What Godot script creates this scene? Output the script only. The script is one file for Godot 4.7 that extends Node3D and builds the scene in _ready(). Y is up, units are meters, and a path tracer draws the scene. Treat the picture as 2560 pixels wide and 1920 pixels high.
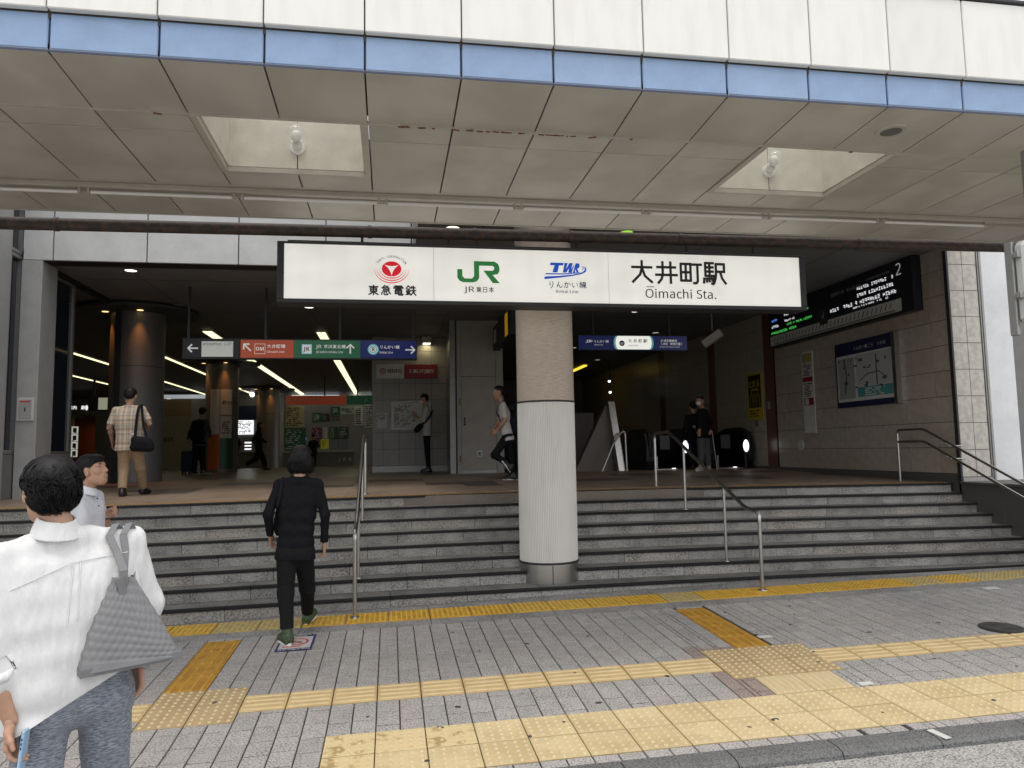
extends Node3D
# A station entrance under a pedestrian deck. Metres, y up; the camera stands at the origin of the place, the pavement about 1.7 m below it.

var mats := {}
var taken := {}
var rng := RandomNumberGenerator.new()
var texes := {}


func _ready() -> void:
	rng.seed = 4711
	setup_camera()
	setup_light()
	make_materials()
	build_ground()
	build_stairs()
	build_concourse()
	build_facade()
	build_deck()
	build_column()
	build_station_sign()
	build_rails()
	build_interior()
	build_right_wall()
	build_street_things()
	build_people()


func setup_camera() -> void:
	var cam := Camera3D.new()
	cam.name = "camera"
	cam.fov = rad_to_deg(2.0 * atan(960.0 / 1826.7))
	cam.near = 0.05
	cam.far = 900.0
	cam.basis = Basis.from_euler(Vector3(0.08978, -0.1665, -0.01755), EULER_ORDER_YXZ)
	add_child(cam)
	cam.current = true


func setup_light() -> void:
	var env := Environment.new()
	env.background_mode = Environment.BG_SKY
	var sky := Sky.new()
	var sm := ProceduralSkyMaterial.new()
	sm.sky_top_color = Color(0.97, 0.975, 0.99)
	sm.sky_horizon_color = Color(0.78, 0.785, 0.795)
	sm.sky_curve = 0.6
	sm.ground_horizon_color = Color(0.5, 0.5, 0.49)
	sm.ground_bottom_color = Color(0.4, 0.4, 0.39)
	sm.sky_energy_multiplier = SKY_ENERGY
	sm.sun_angle_max = 1.0
	sky.sky_material = sm
	env.sky = sky
	env.tonemap_mode = Environment.TONE_MAPPER_LINEAR
	env.tonemap_exposure = EXPOSURE
	env.sdfgi_enabled = true
	env.ssao_enabled = true
	env.ssil_enabled = true
	var we := WorldEnvironment.new()
	we.name = "world_environment"
	we.environment = env
	add_child(we)
	var sun := DirectionalLight3D.new()
	sun.name = "sun"
	sun.light_energy = SUN_ENERGY
	sun.light_color = Color(1.0, 0.975, 0.94)
	sun.light_angular_distance = 22.0
	sun.shadow_enabled = true
	sun.rotation_degrees = Vector3(-74.0, -20.0, 0.0)
	add_child(sun)

const SKY_ENERGY := 1.25
const SUN_ENERGY := 0.4
const EXPOSURE := 1.25


# ---------------------------------------------------------------- mesh builder
class MB:
	var v := PackedVector3Array()
	var n := PackedVector3Array()
	var uv := PackedVector2Array()
	var ix := PackedInt32Array()

	func quad(a: Vector3, b: Vector3, c: Vector3, d: Vector3) -> void:   # counter-clockwise from the front
		var m := (b - a).cross(c - a)
		if m.length_squared() < 1e-16:
			m = (c - a).cross(d - a)
		m = m.normalized()
		var s := v.size()
		v.append(a); v.append(b); v.append(c); v.append(d)
		for i in 4:
			n.append(m)
		uv.append(Vector2(0, 1)); uv.append(Vector2(1, 1)); uv.append(Vector2(1, 0)); uv.append(Vector2(0, 0))
		ix.append(s); ix.append(s + 2); ix.append(s + 1); ix.append(s); ix.append(s + 3); ix.append(s + 2)

	func tri(a: Vector3, b: Vector3, c: Vector3) -> void:
		var m := (b - a).cross(c - a).normalized()
		var s := v.size()
		v.append(a); v.append(b); v.append(c)
		for i in 3:
			n.append(m)
			uv.append(Vector2.ZERO)
		ix.append(s); ix.append(s + 2); ix.append(s + 1)

	func box(c: Vector3, s: Vector3, ch := 0.0, b := Basis.IDENTITY) -> void:
		hexa(c, s, ch, b)

	func hexa(c: Vector3, s: Vector3, ch: float, b: Basis) -> void:
		var h := s * 0.5
		if ch <= 0.0:
			var q := []
			for i in 8:
				q.append(c + b * Vector3(h.x if i & 1 else -h.x, h.y if i & 2 else -h.y, h.z if i & 4 else -h.z))
			quad(q[4], q[5], q[7], q[6]); quad(q[1], q[0], q[2], q[3]); quad(q[5], q[1], q[3], q[7])
			quad(q[0], q[4], q[6], q[2]); quad(q[6], q[7], q[3], q[2]); quad(q[0], q[1], q[5], q[4])
			return
		var i := h - Vector3(ch, ch, ch)
		for ax in 3:
			for sg in [-1.0, 1.0]:
				var u := (ax + 1) % 3
				var w := (ax + 2) % 3
				var p := []
				for k in [[-1, -1], [1, -1], [1, 1], [-1, 1]]:
					var t := Vector3.ZERO
					t[ax] = h[ax] * sg
					t[u] = i[u] * k[0]
					t[w] = i[w] * k[1]
					p.append(c + b * t)
				if sg > 0: quad(p[0], p[1], p[2], p[3])
				else: quad(p[3], p[2], p[1], p[0])
		for ax in 3:      # edges along ax
			var u := (ax + 1) % 3
			var w := (ax + 2) % 3
			for su in [-1.0, 1.0]:
				for sw in [-1.0, 1.0]:
					var t0 := Vector3.ZERO
					var t1 := Vector3.ZERO
					t0[u] = h[u] * su; t0[w] = i[w] * sw
					t1[u] = i[u] * su; t1[w] = h[w] * sw
					var a0 := t0; var a1 := t0; var b0 := t1; var b1 := t1
					a0[ax] = -i[ax]; a1[ax] = i[ax]; b0[ax] = -i[ax]; b1[ax] = i[ax]
					_edge(c, b, a0, a1, b0, b1, t0 + t1)
		for sx in [-1.0, 1.0]:
			for sy in [-1.0, 1.0]:
				for sz in [-1.0, 1.0]:
					var A := c + b * Vector3(h.x * sx, i.y * sy, i.z * sz)
					var B := c + b * Vector3(i.x * sx, h.y * sy, i.z * sz)
					var C := c + b * Vector3(i.x * sx, i.y * sy, h.z * sz)
					if sx * sy * sz > 0: tri(A, B, C)
					else: tri(A, C, B)

	func _edge(c: Vector3, b: Basis, a0: Vector3, a1: Vector3, b0: Vector3, b1: Vector3, out: Vector3) -> void:
		var m := (a1 - a0).cross(b1 - a0)
		if m.dot(out) > 0: quad(c + b * a0, c + b * a1, c + b * b1, c + b * b0)
		else: quad(c + b * b0, c + b * b1, c + b * a1, c + b * a0)

	func span(a: Vector3, b: Vector3, ch := 0.0) -> void:     # box between two corners
		hexa((a + b) * 0.5, (b - a).abs(), ch, Basis.IDENTITY)

	func slab8(t: Array, d: Array) -> void:        # top corners (counter-clockwise from above), bottom corners
		quad(t[0], t[1], t[2], t[3])
		quad(d[3], d[2], d[1], d[0])
		for k in 4:
			var j := (k + 1) % 4
			quad(d[k], d[j], t[j], t[k])

	func frame_of(d: Vector3) -> Basis:
		var y := d.normalized()
		var x := y.cross(Vector3.UP if absf(y.y) < 0.95 else Vector3.RIGHT).normalized()
		return Basis(x, y, x.cross(y))

	func ring(c: Vector3, b: Basis, rx: float, rz: float, k: int, nrm_up := 0.0) -> int:
		var s := v.size()
		for i in k:
			var a := TAU * i / k
			var d := b.x * cos(a) + b.z * sin(a)
			v.append(c + b.x * (cos(a) * rx) + b.z * (sin(a) * rz))
			n.append((d + b.y * nrm_up).normalized())
			uv.append(Vector2(float(i) / k, 0))
		return s

	func join_rings(s0: int, s1: int, k: int) -> void:
		for i in k:
			var j := (i + 1) % k
			ix.append(s0 + i); ix.append(s0 + j); ix.append(s1 + j)
			ix.append(s0 + i); ix.append(s1 + j); ix.append(s1 + i)

	func disc(c: Vector3, b: Basis, rx: float, rz: float, k: int, up: float) -> void:
		var s := v.size()
		v.append(c); n.append(b.y * up); uv.append(Vector2(0.5, 0.5))
		for i in k:
			var a := TAU * i / k
			v.append(c + b.x * (cos(a) * rx) + b.z * (sin(a) * rz))
			n.append(b.y * up)
			uv.append(Vector2(0.5 + 0.5 * cos(a), 0.5 + 0.5 * sin(a)))
		for i in k:
			var j := (i + 1) % k
			if up > 0:
				ix.append(s); ix.append(s + 1 + i); ix.append(s + 1 + j)
			else:
				ix.append(s); ix.append(s + 1 + j); ix.append(s + 1 + i)

	func cyl(a: Vector3, b: Vector3, ra: float, rb: float, k := 12, caps := true) -> void:
		var f := frame_of(b - a)
		var sl := (ra - rb) / maxf((b - a).length(), 1e-5)
		var s0 := ring(a, f, ra, ra, k, sl)
		var s1 := ring(b, f, rb, rb, k, sl)
		join_rings(s0, s1, k)
		if caps:
			if ra > 0: disc(a, f, ra, ra, k, -1.0)
			if rb > 0: disc(b, f, rb, rb, k, 1.0)

	func tube(p: Array, r: float, k := 10, caps := true) -> void:
		var prev := -1
		for i in p.size():
			var d: Vector3 = (p[mini(i + 1, p.size() - 1)] - p[maxi(i - 1, 0)]).normalized()
			var f := frame_of(d)
			var s := ring(p[i], f, r, r, k)
			if prev >= 0:
				# keep the seam from twisting
				var best := 0
				var bd := 1e9
				for q in k:
					var dd := v[prev].distance_squared_to(v[s + q])
					if dd < bd:
						bd = dd; best = q
				for q in k:
					var j := (q + 1) % k
					ix.append(prev + q); ix.append(prev + j); ix.append(s + (j + best) % k)
					ix.append(prev + q); ix.append(s + (j + best) % k); ix.append(s + (q + best) % k)
			prev = s
			if caps and i == 0: disc(p[0], f, r, r, k, -1.0)
			if caps and i == p.size() - 1: disc(p[i], f, r, r, k, 1.0)
			if caps and i == 0: prev = s

	func strap(p: Array, w: Array, side: Array, th: float) -> void:   # a flat band along p, side = width direction at each point
		for i in p.size() - 1:
			var a: Vector3 = p[i]; var b: Vector3 = p[i + 1]
			var sa: Vector3 = side[i] * (w[i] * 0.5); var sb: Vector3 = side[i + 1] * (w[i + 1] * 0.5)
			var na: Vector3 = (b - a).cross(side[i]).normalized() * th * 0.5
			slab8([a - sa + na, a + sa + na, b + sb + na, b - sb + na], [a - sa - na, a + sa - na, b + sb - na, b - sb - na])

	func lathe(o: Vector3, prof: Array, k := 24) -> void:     # [radius, height]
		var prev := -1
		for i in prof.size():
			var q0: Vector2 = prof[maxi(i - 1, 0)]
			var q1: Vector2 = prof[mini(i + 1, prof.size() - 1)]
			var t := (q1 - q0)
			var nn := Vector2(t.y, -t.x).normalized()
			var s := v.size()
			for j in k:
				var a := TAU * j / k
				v.append(o + Vector3(cos(a) * prof[i].x, prof[i].y, sin(a) * prof[i].x))
				n.append(Vector3(cos(a) * nn.x, nn.y, sin(a) * nn.x).normalized())
				uv.append(Vector2(float(j) / k, prof[i].y))
			if prev >= 0:
				for j in k:
					var m := (j + 1) % k
					ix.append(prev + j); ix.append(prev + m); ix.append(s + m)
					ix.append(prev + j); ix.append(s + m); ix.append(s + j)
			prev = s

	func ball(c: Vector3, r: Vector3, b := Basis.IDENTITY, nu := 16, nv := 10) -> void:
		var s := v.size()
		for i in nv + 1:
			var t := PI * i / nv
			for j in nu + 1:
				var a := TAU * j / nu
				var d := Vector3(sin(t) * cos(a), cos(t), sin(t) * sin(a))
				v.append(c + b * (d * r))
				n.append((b * (d / r)).normalized())
				uv.append(Vector2(float(j) / nu, float(i) / nv))
		for i in nv:
			for j in nu:
				var p := s + i * (nu + 1) + j
				ix.append(p); ix.append(p + nu + 2); ix.append(p + 1)
				ix.append(p); ix.append(p + nu + 1); ix.append(p + nu + 2)

	func poly(pts: PackedVector2Array, o: Vector3, b: Basis, d: float) -> void:     # polygon in b.x / b.y, front along b.z, depth d behind
		var t := Geometry2D.triangulate_polygon(pts)
		var s := v.size()
		for q in pts:
			v.append(o + b.x * q.x + b.y * q.y); n.append(b.z); uv.append(q)
		for i in range(0, t.size(), 3):
			var A := pts[t[i]]; var B := pts[t[i + 1]]; var C := pts[t[i + 2]]
			if (B - A).cross(C - A) > 0:
				ix.append(s + t[i]); ix.append(s + t[i + 2]); ix.append(s + t[i + 1])
			else:
				ix.append(s + t[i]); ix.append(s + t[i + 1]); ix.append(s + t[i + 2])
		if d <= 0.0:
			return
		var ccw := 0.0
		for i in pts.size():
			ccw += pts[i].cross(pts[(i + 1) % pts.size()])
		for i in pts.size():
			var A := pts[i]; var B := pts[(i + 1) % pts.size()]
			if ccw < 0:
				var w := A
				A = B
				B = w
			var a3 := o + b.x * A.x + b.y * A.y
			var b3 := o + b.x * B.x + b.y * B.y
			quad(a3 - b.z * d, b3 - b.z * d, b3, a3)

	func add(o: MB) -> void:
		var s := v.size()
		v.append_array(o.v); n.append_array(o.n); uv.append_array(o.uv)
		for i in o.ix:
			ix.append(i + s)

	func mesh(shift := Vector3.ZERO) -> ArrayMesh:
		var a := []
		a.resize(Mesh.ARRAY_MAX)
		if shift != Vector3.ZERO:
			var w := PackedVector3Array()
			w.resize(v.size())
			for i in v.size():
				w[i] = v[i] - shift
			a[Mesh.ARRAY_VERTEX] = w
		else:
			a[Mesh.ARRAY_VERTEX] = v
		a[Mesh.ARRAY_NORMAL] = n
		a[Mesh.ARRAY_TEX_UV] = uv
		a[Mesh.ARRAY_INDEX] = ix
		var m := ArrayMesh.new()
		m.add_surface_from_arrays(Mesh.PRIMITIVE_TRIANGLES, a)
		return m


# ---------------------------------------------------------------- nodes
func where(p: Node) -> Vector3:
	var o := Vector3.ZERO
	while p is Node3D and p != self:
		o += p.position
		p = p.get_parent()
	return o

func numbered(called: String) -> String:
	var k: int = taken.get(called, 0)
	taken[called] = k + 1
	return called if k == 0 else "%s_%03d" % [called, k]

# one named mesh; its builder holds positions in the place, the node gets them relative to its parent
func obj(called: String, mb: MB, m: Material, parent: Node = self) -> MeshInstance3D:
	var o := MeshInstance3D.new()
	o.name = numbered(called) if parent == self else called
	o.mesh = mb.mesh(where(parent))
	o.material_override = m
	parent.add_child(o, true)
	return o

# a copy of a shared mesh
func piece(called: String, m: Mesh, mt: Material, parent: Node, at: Vector3, b := Basis.IDENTITY) -> MeshInstance3D:
	var o := MeshInstance3D.new()
	o.name = numbered(called) if parent == self else called
	o.mesh = m
	o.material_override = mt
	o.transform = Transform3D(b, at - where(parent))
	parent.add_child(o, true)
	return o

func thing(called: String, label: String, category: String, at := Vector3.ZERO, group := "") -> Node3D:
	var o := Node3D.new()
	o.name = numbered(called)
	o.position = at
	add_child(o)
	return tag(o, label, category, group)

func tag(o: Node3D, label: String, category: String, group := "") -> Node3D:
	o.set_meta("label", label)
	o.set_meta("category", category)
	if group: o.set_meta("group", group)
	return o

func setting(called: String, at := Vector3.ZERO) -> Node3D:
	var o := Node3D.new()
	o.name = numbered(called)
	o.position = at
	o.set_meta("kind", "structure")
	add_child(o)
	return o

func structure(called: String, mb: MB, m: Material) -> MeshInstance3D:
	var o := obj(called, mb, m)
	o.set_meta("kind", "structure")
	return o


# ---------------------------------------------------------------- materials
func s8(x: float) -> int:
	x = clampf(x, 0.0, 1.0)
	var s := x * 12.92 if x <= 0.0031308 else 1.055 * pow(x, 1.0 / 2.4) - 0.055
	return int(round(s * 255.0))

func lin(r: float, g: float, b: float) -> Color:
	return Color(r, g, b).linear_to_srgb()

func noise(sd: int, freq: float, octs := 4, kind := FastNoiseLite.TYPE_SIMPLEX_SMOOTH) -> FastNoiseLite:
	var f := FastNoiseLite.new()
	f.seed = sd
	f.noise_type = kind
	f.frequency = freq
	f.fractal_octaves = octs
	return f

# a grey multiplier texture: patches (coarse noise) and grain (fine noise and speckle), linear values around 1 scaled into 0..1
func grain_tex(key: String, sd: int, patch_freq: float, patch: float, fine: float, speck: float, sz := 256, stretch := 1.0) -> ImageTexture:
	if texes.has(key): return texes[key]
	var a := noise(sd, patch_freq, 4).get_seamless_image(sz, sz, false, false, 0.15, false).get_data()
	var b := noise(sd + 1, 0.1 if key in ["g4", "asph", "stair"] else 0.12, 4).get_seamless_image(sz, sz, false, false, 0.15, false).get_data()
	var r := RandomNumberGenerator.new()
	r.seed = sd
	var out := PackedByteArray()
	out.resize(sz * sz * 3)
	for i in sz * sz:
		var k := i
		if stretch != 1.0:
			k = (i / sz) * sz + int((i % sz) / stretch)
		var t := 0.8 + patch * (a[k] / 255.0 - 0.5) + fine * (b[k] / 255.0 - 0.5) + speck * (r.randf() - 0.5)
		var q := s8(t)
		out[i * 3] = q; out[i * 3 + 1] = q; out[i * 3 + 2] = q
	texes[key] = ImageTexture.create_from_image(Image.create_from_data(sz, sz, false, Image.FORMAT_RGB8, out))
	return texes[key]

# two-colour noise (linear colours)
func blend_tex(key: String, sd: int, freq: float, octs: int, c0: Color, c1: Color, lo := 0.3, hi := 0.7, speck := 0.0, sz := 256, sx := 1.0) -> ImageTexture:
	if texes.has(key): return texes[key]
	var f := noise(sd, freq, octs)
	var a: PackedByteArray
	if sx == 1.0:
		a = f.get_seamless_image(sz, sz, false, false, 0.15, false).get_data()
	else:
		var im := f.get_seamless_image(sz, maxi(8, int(sz / sx)), false, false, 0.15, false)
		im.resize(sz, sz, Image.INTERPOLATE_BILINEAR)
		a = im.get_data()
	var r := RandomNumberGenerator.new()
	r.seed = sd
	var out := PackedByteArray()
	out.resize(sz * sz * 3)
	for i in sz * sz:
		var t := smoothstep(lo, hi, a[i] / 255.0)
		var c := c0.lerp(c1, t)
		var s := 1.0 + speck * (r.randf() - 0.5)
		out[i * 3] = s8(c.r * s); out[i * 3 + 1] = s8(c.g * s); out[i * 3 + 2] = s8(c.b * s)
	texes[key] = ImageTexture.create_from_image(Image.create_from_data(sz, sz, false, Image.FORMAT_RGB8, out))
	return texes[key]

func bump_tex(key: String, sd: int, freq: float, octs: int, strength: float, sz := 256) -> ImageTexture:
	if texes.has(key): return texes[key]
	var im := noise(sd, freq, octs).get_seamless_image(sz, sz, false, false, 0.15, false)
	im.convert(Image.FORMAT_RGBA8)
	im.bump_map_to_normal_map(strength)
	texes[key] = ImageTexture.create_from_image(im)
	return texes[key]

func mt(key: String, c: Color, rough: float, o := {}) -> StandardMaterial3D:
	if mats.has(key): return mats[key]
	var m := StandardMaterial3D.new()
	m.resource_name = key
	m.albedo_color = lin(c.r, c.g, c.b)
	m.roughness = rough
	m.metallic = o.get("metal", 0.0)
	m.metallic_specular = o.get("spec", 0.5)
	if o.has("tex"):
		m.albedo_texture = o.tex
	if o.has("nrm"):
		m.normal_enabled = true
		m.normal_texture = o.nrm
		m.normal_scale = o.get("nscale", 1.0)
	if o.has("scale"):
		m.uv1_triplanar = true
		m.uv1_world_triplanar = o.get("world", true)
		m.uv1_scale = o.scale if o.scale is Vector3 else Vector3.ONE * o.scale
	if o.has("glow"):
		m.emission_enabled = true
		var e: Color = o.glow
		m.emission = lin(minf(e.r, 1.0), minf(e.g, 1.0), minf(e.b, 1.0))
		m.emission_energy_multiplier = o.get("power", 1.0)
	if o.has("sheen"):
		m.rim_enabled = true
		m.rim = o.sheen
		m.rim_tint = 0.5
	if o.has("sss"):
		m.subsurf_scatter_enabled = true
		m.subsurf_scatter_strength = o.sss
	if o.has("alpha"):
		m.transparency = BaseMaterial3D.TRANSPARENCY_ALPHA
		m.albedo_color.a = o.alpha
	if o.has("coat"):
		m.clearcoat_enabled = true
		m.clearcoat = o.coat
		m.clearcoat_roughness = 0.15
	mats[key] = m
	return m

func make_materials() -> void:
	var g1 := grain_tex("g1", 11, 0.012, 0.34, 0.12, 0.16)
	var g2 := grain_tex("g2", 23, 0.02, 0.2, 0.06, 0.05)
	var g3 := grain_tex("g3", 31, 0.05, 0.5, 0.35, 0.7, 512)     # granite
	var g4 := grain_tex("g4", 37, 0.012, 0.3, 1.5, 0.5, 512)     # coarse granite speckle
	var st := grain_tex("stair", 39, 0.008, 0.75, 1.2, 0.5, 512)     # worn, soiled granite
	var b1 := bump_tex("b1", 5, 0.1, 4, 3.0)
	var b2 := bump_tex("b2", 8, 0.02, 5, 2.0)
	var b3 := bump_tex("b3", 9, 0.3, 2, 4.0)
	for i in 4:
		var k: Vector3 = [Vector3(0.42, 0.40, 0.382), Vector3(0.445, 0.423, 0.402), Vector3(0.40, 0.384, 0.369), Vector3(0.43, 0.402, 0.38)][i]
		mt("paver%d" % i, Color(k.x, k.y, k.z), 0.85, {"tex": g4, "scale": 1.0 + 0.09 * i, "nrm": b3, "nscale": 0.6})
	mt("paver_red", Color(0.34, 0.27, 0.245), 0.85, {"tex": g4, "scale": 1.2, "nrm": b3, "nscale": 0.6})
	mt("paver_pale", Color(0.48, 0.45, 0.44), 0.85, {"tex": g4, "scale": 1.1, "nrm": b3, "nscale": 0.6})
	mt("mortar", Color(0.05, 0.048, 0.046), 0.95, {"tex": g1, "scale": 1.0})
	mt("kerb", Color(0.17, 0.17, 0.17), 0.8, {"tex": g4, "scale": 1.0, "nrm": b3, "nscale": 0.8})
	mt("asphalt", Color(0.46, 0.45, 0.425), 0.95, {"tex": grain_tex("asph", 77, 0.02, 0.5, 1.5, 0.6, 512), "scale": 0.8, "nrm": b3, "nscale": 1.0})
	mt("concrete_band", Color(0.31, 0.30, 0.285), 0.9, {"tex": st, "scale": 0.5, "nrm": b1, "nscale": 0.25})
	mt("riser", Color(0.40, 0.39, 0.37), 0.85, {"tex": st, "scale": 0.7, "nrm": b3, "nscale": 0.5})
	mt("riser_b", Color(0.33, 0.322, 0.305), 0.85, {"tex": st, "scale": 0.85, "nrm": b3, "nscale": 0.5})
	mt("riser_c", Color(0.41, 0.385, 0.355), 0.85, {"tex": st, "scale": 0.6, "nrm": b3, "nscale": 0.5})
	mt("tread", Color(0.2, 0.195, 0.183), 0.8, {"tex": st, "scale": 0.65, "nrm": b1, "nscale": 0.15})
	mt("nosing", Color(0.02, 0.02, 0.022), 0.6, {"tex": g2, "scale": 3.0, "spec": 0.3})
	mt("granite_dark", Color(0.11, 0.107, 0.102), 0.6, {"tex": g3, "scale": 1.2, "nrm": b1, "nscale": 0.1})
	# tactile paving
	var dirt := blend_tex("dirt_y", 91, 0.012, 5, Color(0.585, 0.465, 0.262), Color(0.50, 0.392, 0.21), 0.3, 0.75, 0.14)
	mt("tactile_pale", Color(1, 1, 1), 0.75, {"tex": dirt, "scale": 1.1})
	mt("tactile_pale_b", Color(0.93, 0.91, 0.88), 0.75, {"tex": dirt, "scale": 0.8})
	mt("tactile_bar", Color(0.93, 0.84, 0.72), 0.75, {"tex": dirt, "scale": 1.3})
	mt("tactile_stained", Color(1, 1, 1), 0.7, {"tex": blend_tex("stain_y", 17, 0.011, 4, Color(0.61, 0.48, 0.265), Color(0.36, 0.25, 0.105), 0.55, 0.72, 0.12), "scale": 1.7})
	mt("tactile_grey", Color(0.72, 0.66, 0.62), 0.75, {"tex": dirt, "scale": 1.0})
	var worn := blend_tex("worn_o", 51, 0.02, 5, Color(0.60, 0.345, 0.032), Color(0.46, 0.25, 0.02), 0.3, 0.7, 0.15)
	mt("tactile_orange", Color(1, 1, 1), 0.6, {"tex": worn, "scale": 1.3})
	mt("tactile_orange_b", Color(0.95, 1.0, 1.3), 0.65, {"tex": worn, "scale": 1.9})
	mt("tactile_guide", Color(1, 1, 1), 0.6, {"tex": blend_tex("worn_g", 52, 0.018, 5, Color(0.48, 0.25, 0.028), Color(0.35, 0.17, 0.018), 0.3, 0.7, 0.15), "scale": 1.1})
	mt("tactile_faded", Color(1, 1, 1), 0.7, {"tex": blend_tex("worn_f", 53, 0.03, 5, Color(0.50, 0.36, 0.10), Color(0.30, 0.25, 0.15), 0.35, 0.65, 0.2), "scale": 1.9})
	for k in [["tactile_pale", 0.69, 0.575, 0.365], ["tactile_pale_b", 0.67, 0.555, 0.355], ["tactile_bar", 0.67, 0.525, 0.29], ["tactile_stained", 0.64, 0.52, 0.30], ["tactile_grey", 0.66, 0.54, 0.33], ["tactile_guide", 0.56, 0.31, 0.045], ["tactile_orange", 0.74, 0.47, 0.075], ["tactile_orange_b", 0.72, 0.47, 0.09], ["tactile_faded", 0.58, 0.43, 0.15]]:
		mt(k[0] + "_raised", Color(k[1], k[2], k[3]), 0.7, {"tex": g1, "scale": 2.3})  # paler than the slab: cleaner bars, and a highlight painted into the dots
	mt("tactile_hall", Color(0.30, 0.18, 0.06), 0.7, {"tex": g1, "scale": 1.3})
	# deck
	var run := blend_tex("streak", 61, 0.03, 4, Color(0.86, 0.85, 0.81), Color(0.81, 0.795, 0.745), 0.3, 0.85, 0.0, 256, 1.0)
	mt("deck_white", Color(0.92, 0.92, 0.92), 0.45, {"tex": run, "scale": Vector3(0.9, 0.22, 0.9)})
	mt("deck_white_b", Color(0.87, 0.875, 0.865), 0.45, {"tex": run, "scale": Vector3(0.7, 0.3, 0.7)})
	mt("deck_under", Color(0.5, 0.48, 0.44), 0.6, {"tex": g2, "scale": 0.6})
	mt("deck_blue", Color(0.31, 0.445, 0.68), 0.4, {"tex": g2, "scale": 0.7})
	mt("deck_blue_b", Color(0.33, 0.465, 0.69), 0.4, {"tex": g2, "scale": 0.5})
	mt("blue_trim", Color(0.035, 0.05, 0.11), 0.5)
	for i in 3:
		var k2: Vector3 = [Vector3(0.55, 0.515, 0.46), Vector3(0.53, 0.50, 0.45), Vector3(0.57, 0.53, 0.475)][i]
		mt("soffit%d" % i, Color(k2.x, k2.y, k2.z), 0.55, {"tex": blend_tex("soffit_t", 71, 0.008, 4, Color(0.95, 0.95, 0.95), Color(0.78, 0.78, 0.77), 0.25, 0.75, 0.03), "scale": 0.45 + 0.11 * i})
	mt("soffit_gap", Color(0.06, 0.055, 0.05), 0.8)
	mt("rust", Color(0.22, 0.09, 0.04), 0.9, {"tex": g1, "scale": 3.0})
	mt("skylight_wall", Color(0.80, 0.775, 0.67), 0.5, {"tex": g2, "scale": 0.8})
	mt("trim_cream", Color(0.55, 0.52, 0.45), 0.5, {"tex": g2, "scale": 1.0})
	mt("pipe", Color(1, 1, 1), 0.6, {"tex": blend_tex("pipe_t", 81, 0.03, 5, Color(0.035, 0.03, 0.028), Color(0.10, 0.055, 0.04), 0.4, 0.75, 0.3), "scale": 1.2})
	mt("glass_globe", Color(0.9, 0.9, 0.88), 0.08, {"alpha": 0.12})
	mt("lamp_off", Color(0.82, 0.82, 0.8), 0.3)
	mt("tube_off", Color(0.74, 0.73, 0.70), 0.3)
	mt("grey_metal", Color(0.35, 0.345, 0.335), 0.4, {"metal": 0.6, "tex": g2, "scale": 1.5})
	mt("dark_metal", Color(0.03, 0.03, 0.033), 0.5, {"tex": g2, "scale": 1.0})
	mt("black", Color(0.012, 0.012, 0.014), 0.5)
	mt("steel", Color(0.56, 0.54, 0.51), 0.28, {"metal": 1.0, "tex": g2, "scale": Vector3(2, 2, 2)})
	mt("steel_band", Color(0.5, 0.49, 0.47), 0.3, {"metal": 1.0, "tex": grain_tex("brush", 7, 0.05, 0.15, 0.05, 0.1), "scale": Vector3(0.4, 6, 0.4)})
	# column
	mt("column_white", Color(0.66, 0.645, 0.62), 0.4, {"tex": blend_tex("col_t", 121, 0.02, 5, Color(1, 1, 1), Color(0.92, 0.905, 0.88), 0.35, 0.85, 0.0), "scale": Vector3(1.6, 0.3, 1.6)})
	mt("wood", Color(1, 1, 1), 0.5, {"tex": blend_tex("wood_t", 101, 0.02, 5, Color(0.52, 0.435, 0.36), Color(0.36, 0.29, 0.232), 0.3, 0.75, 0.06, 256, 0.06), "scale": Vector3(1.6, 1.6, 1.6)})
	# facade
	mt("panel_white", Color(0.62, 0.625, 0.62), 0.4, {"tex": g2, "scale": 0.4})
	mt("panel_grey", Color(0.42, 0.42, 0.41), 0.5, {"tex": g2, "scale": 0.5})
	mt("panel_bright", Color(0.86, 0.875, 0.89), 0.35, {"tex": g2, "scale": 0.3})
	mt("wall_grey", Color(0.21, 0.205, 0.2), 0.7, {"tex": g2, "scale": 0.5})
	mt("ceiling_dark", Color(0.23, 0.23, 0.235), 0.6, {"tex": g2, "scale": 0.4})
	mt("ceiling_line", Color(0.01, 0.01, 0.01), 0.8)
	mt("glass_dark", Color(0.012, 0.016, 0.026), 0.05, {"spec": 0.5})
	mt("tile_pale", Color(1, 1, 1), 0.35, {"tex": blend_tex("tile_t", 111, 0.02, 5, Color(0.56, 0.53, 0.47), Color(0.44, 0.415, 0.365), 0.3, 0.7, 0.03), "scale": 1.3})
	mt("tile_wall", Color(0.95, 0.93, 0.90), 0.3, {"tex": blend_tex("tile_t2", 112, 0.02, 5, Color(0.425, 0.39, 0.34), Color(0.38, 0.345, 0.298), 0.3, 0.7, 0.03), "scale": 1.1})
	mt("tile_wall_b", Color(0.94, 0.87, 0.81), 0.3, {"tex": blend_tex("tile_t2", 112, 0.02, 5, Color.WHITE, Color.WHITE), "scale": 0.9})
	mt("tile_red", Color(0.20, 0.085, 0.06), 0.3, {"tex": g2, "scale": 1.0})
	mt("grout", Color(0.05, 0.046, 0.042), 0.95)
	mt("hall_tile", Color(0.37, 0.35, 0.315), 0.35, {"tex": g2, "scale": 0.7})
	mt("door_paint", Color(0.38, 0.35, 0.31), 0.45, {"tex": g2, "scale": 0.6})
	mt("floor_a", Color(0.34, 0.25, 0.19), 0.45, {"tex": g1, "scale": 0.9})
	mt("floor_b", Color(0.30, 0.222, 0.168), 0.45, {"tex": g1, "scale": 0.7})
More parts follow.
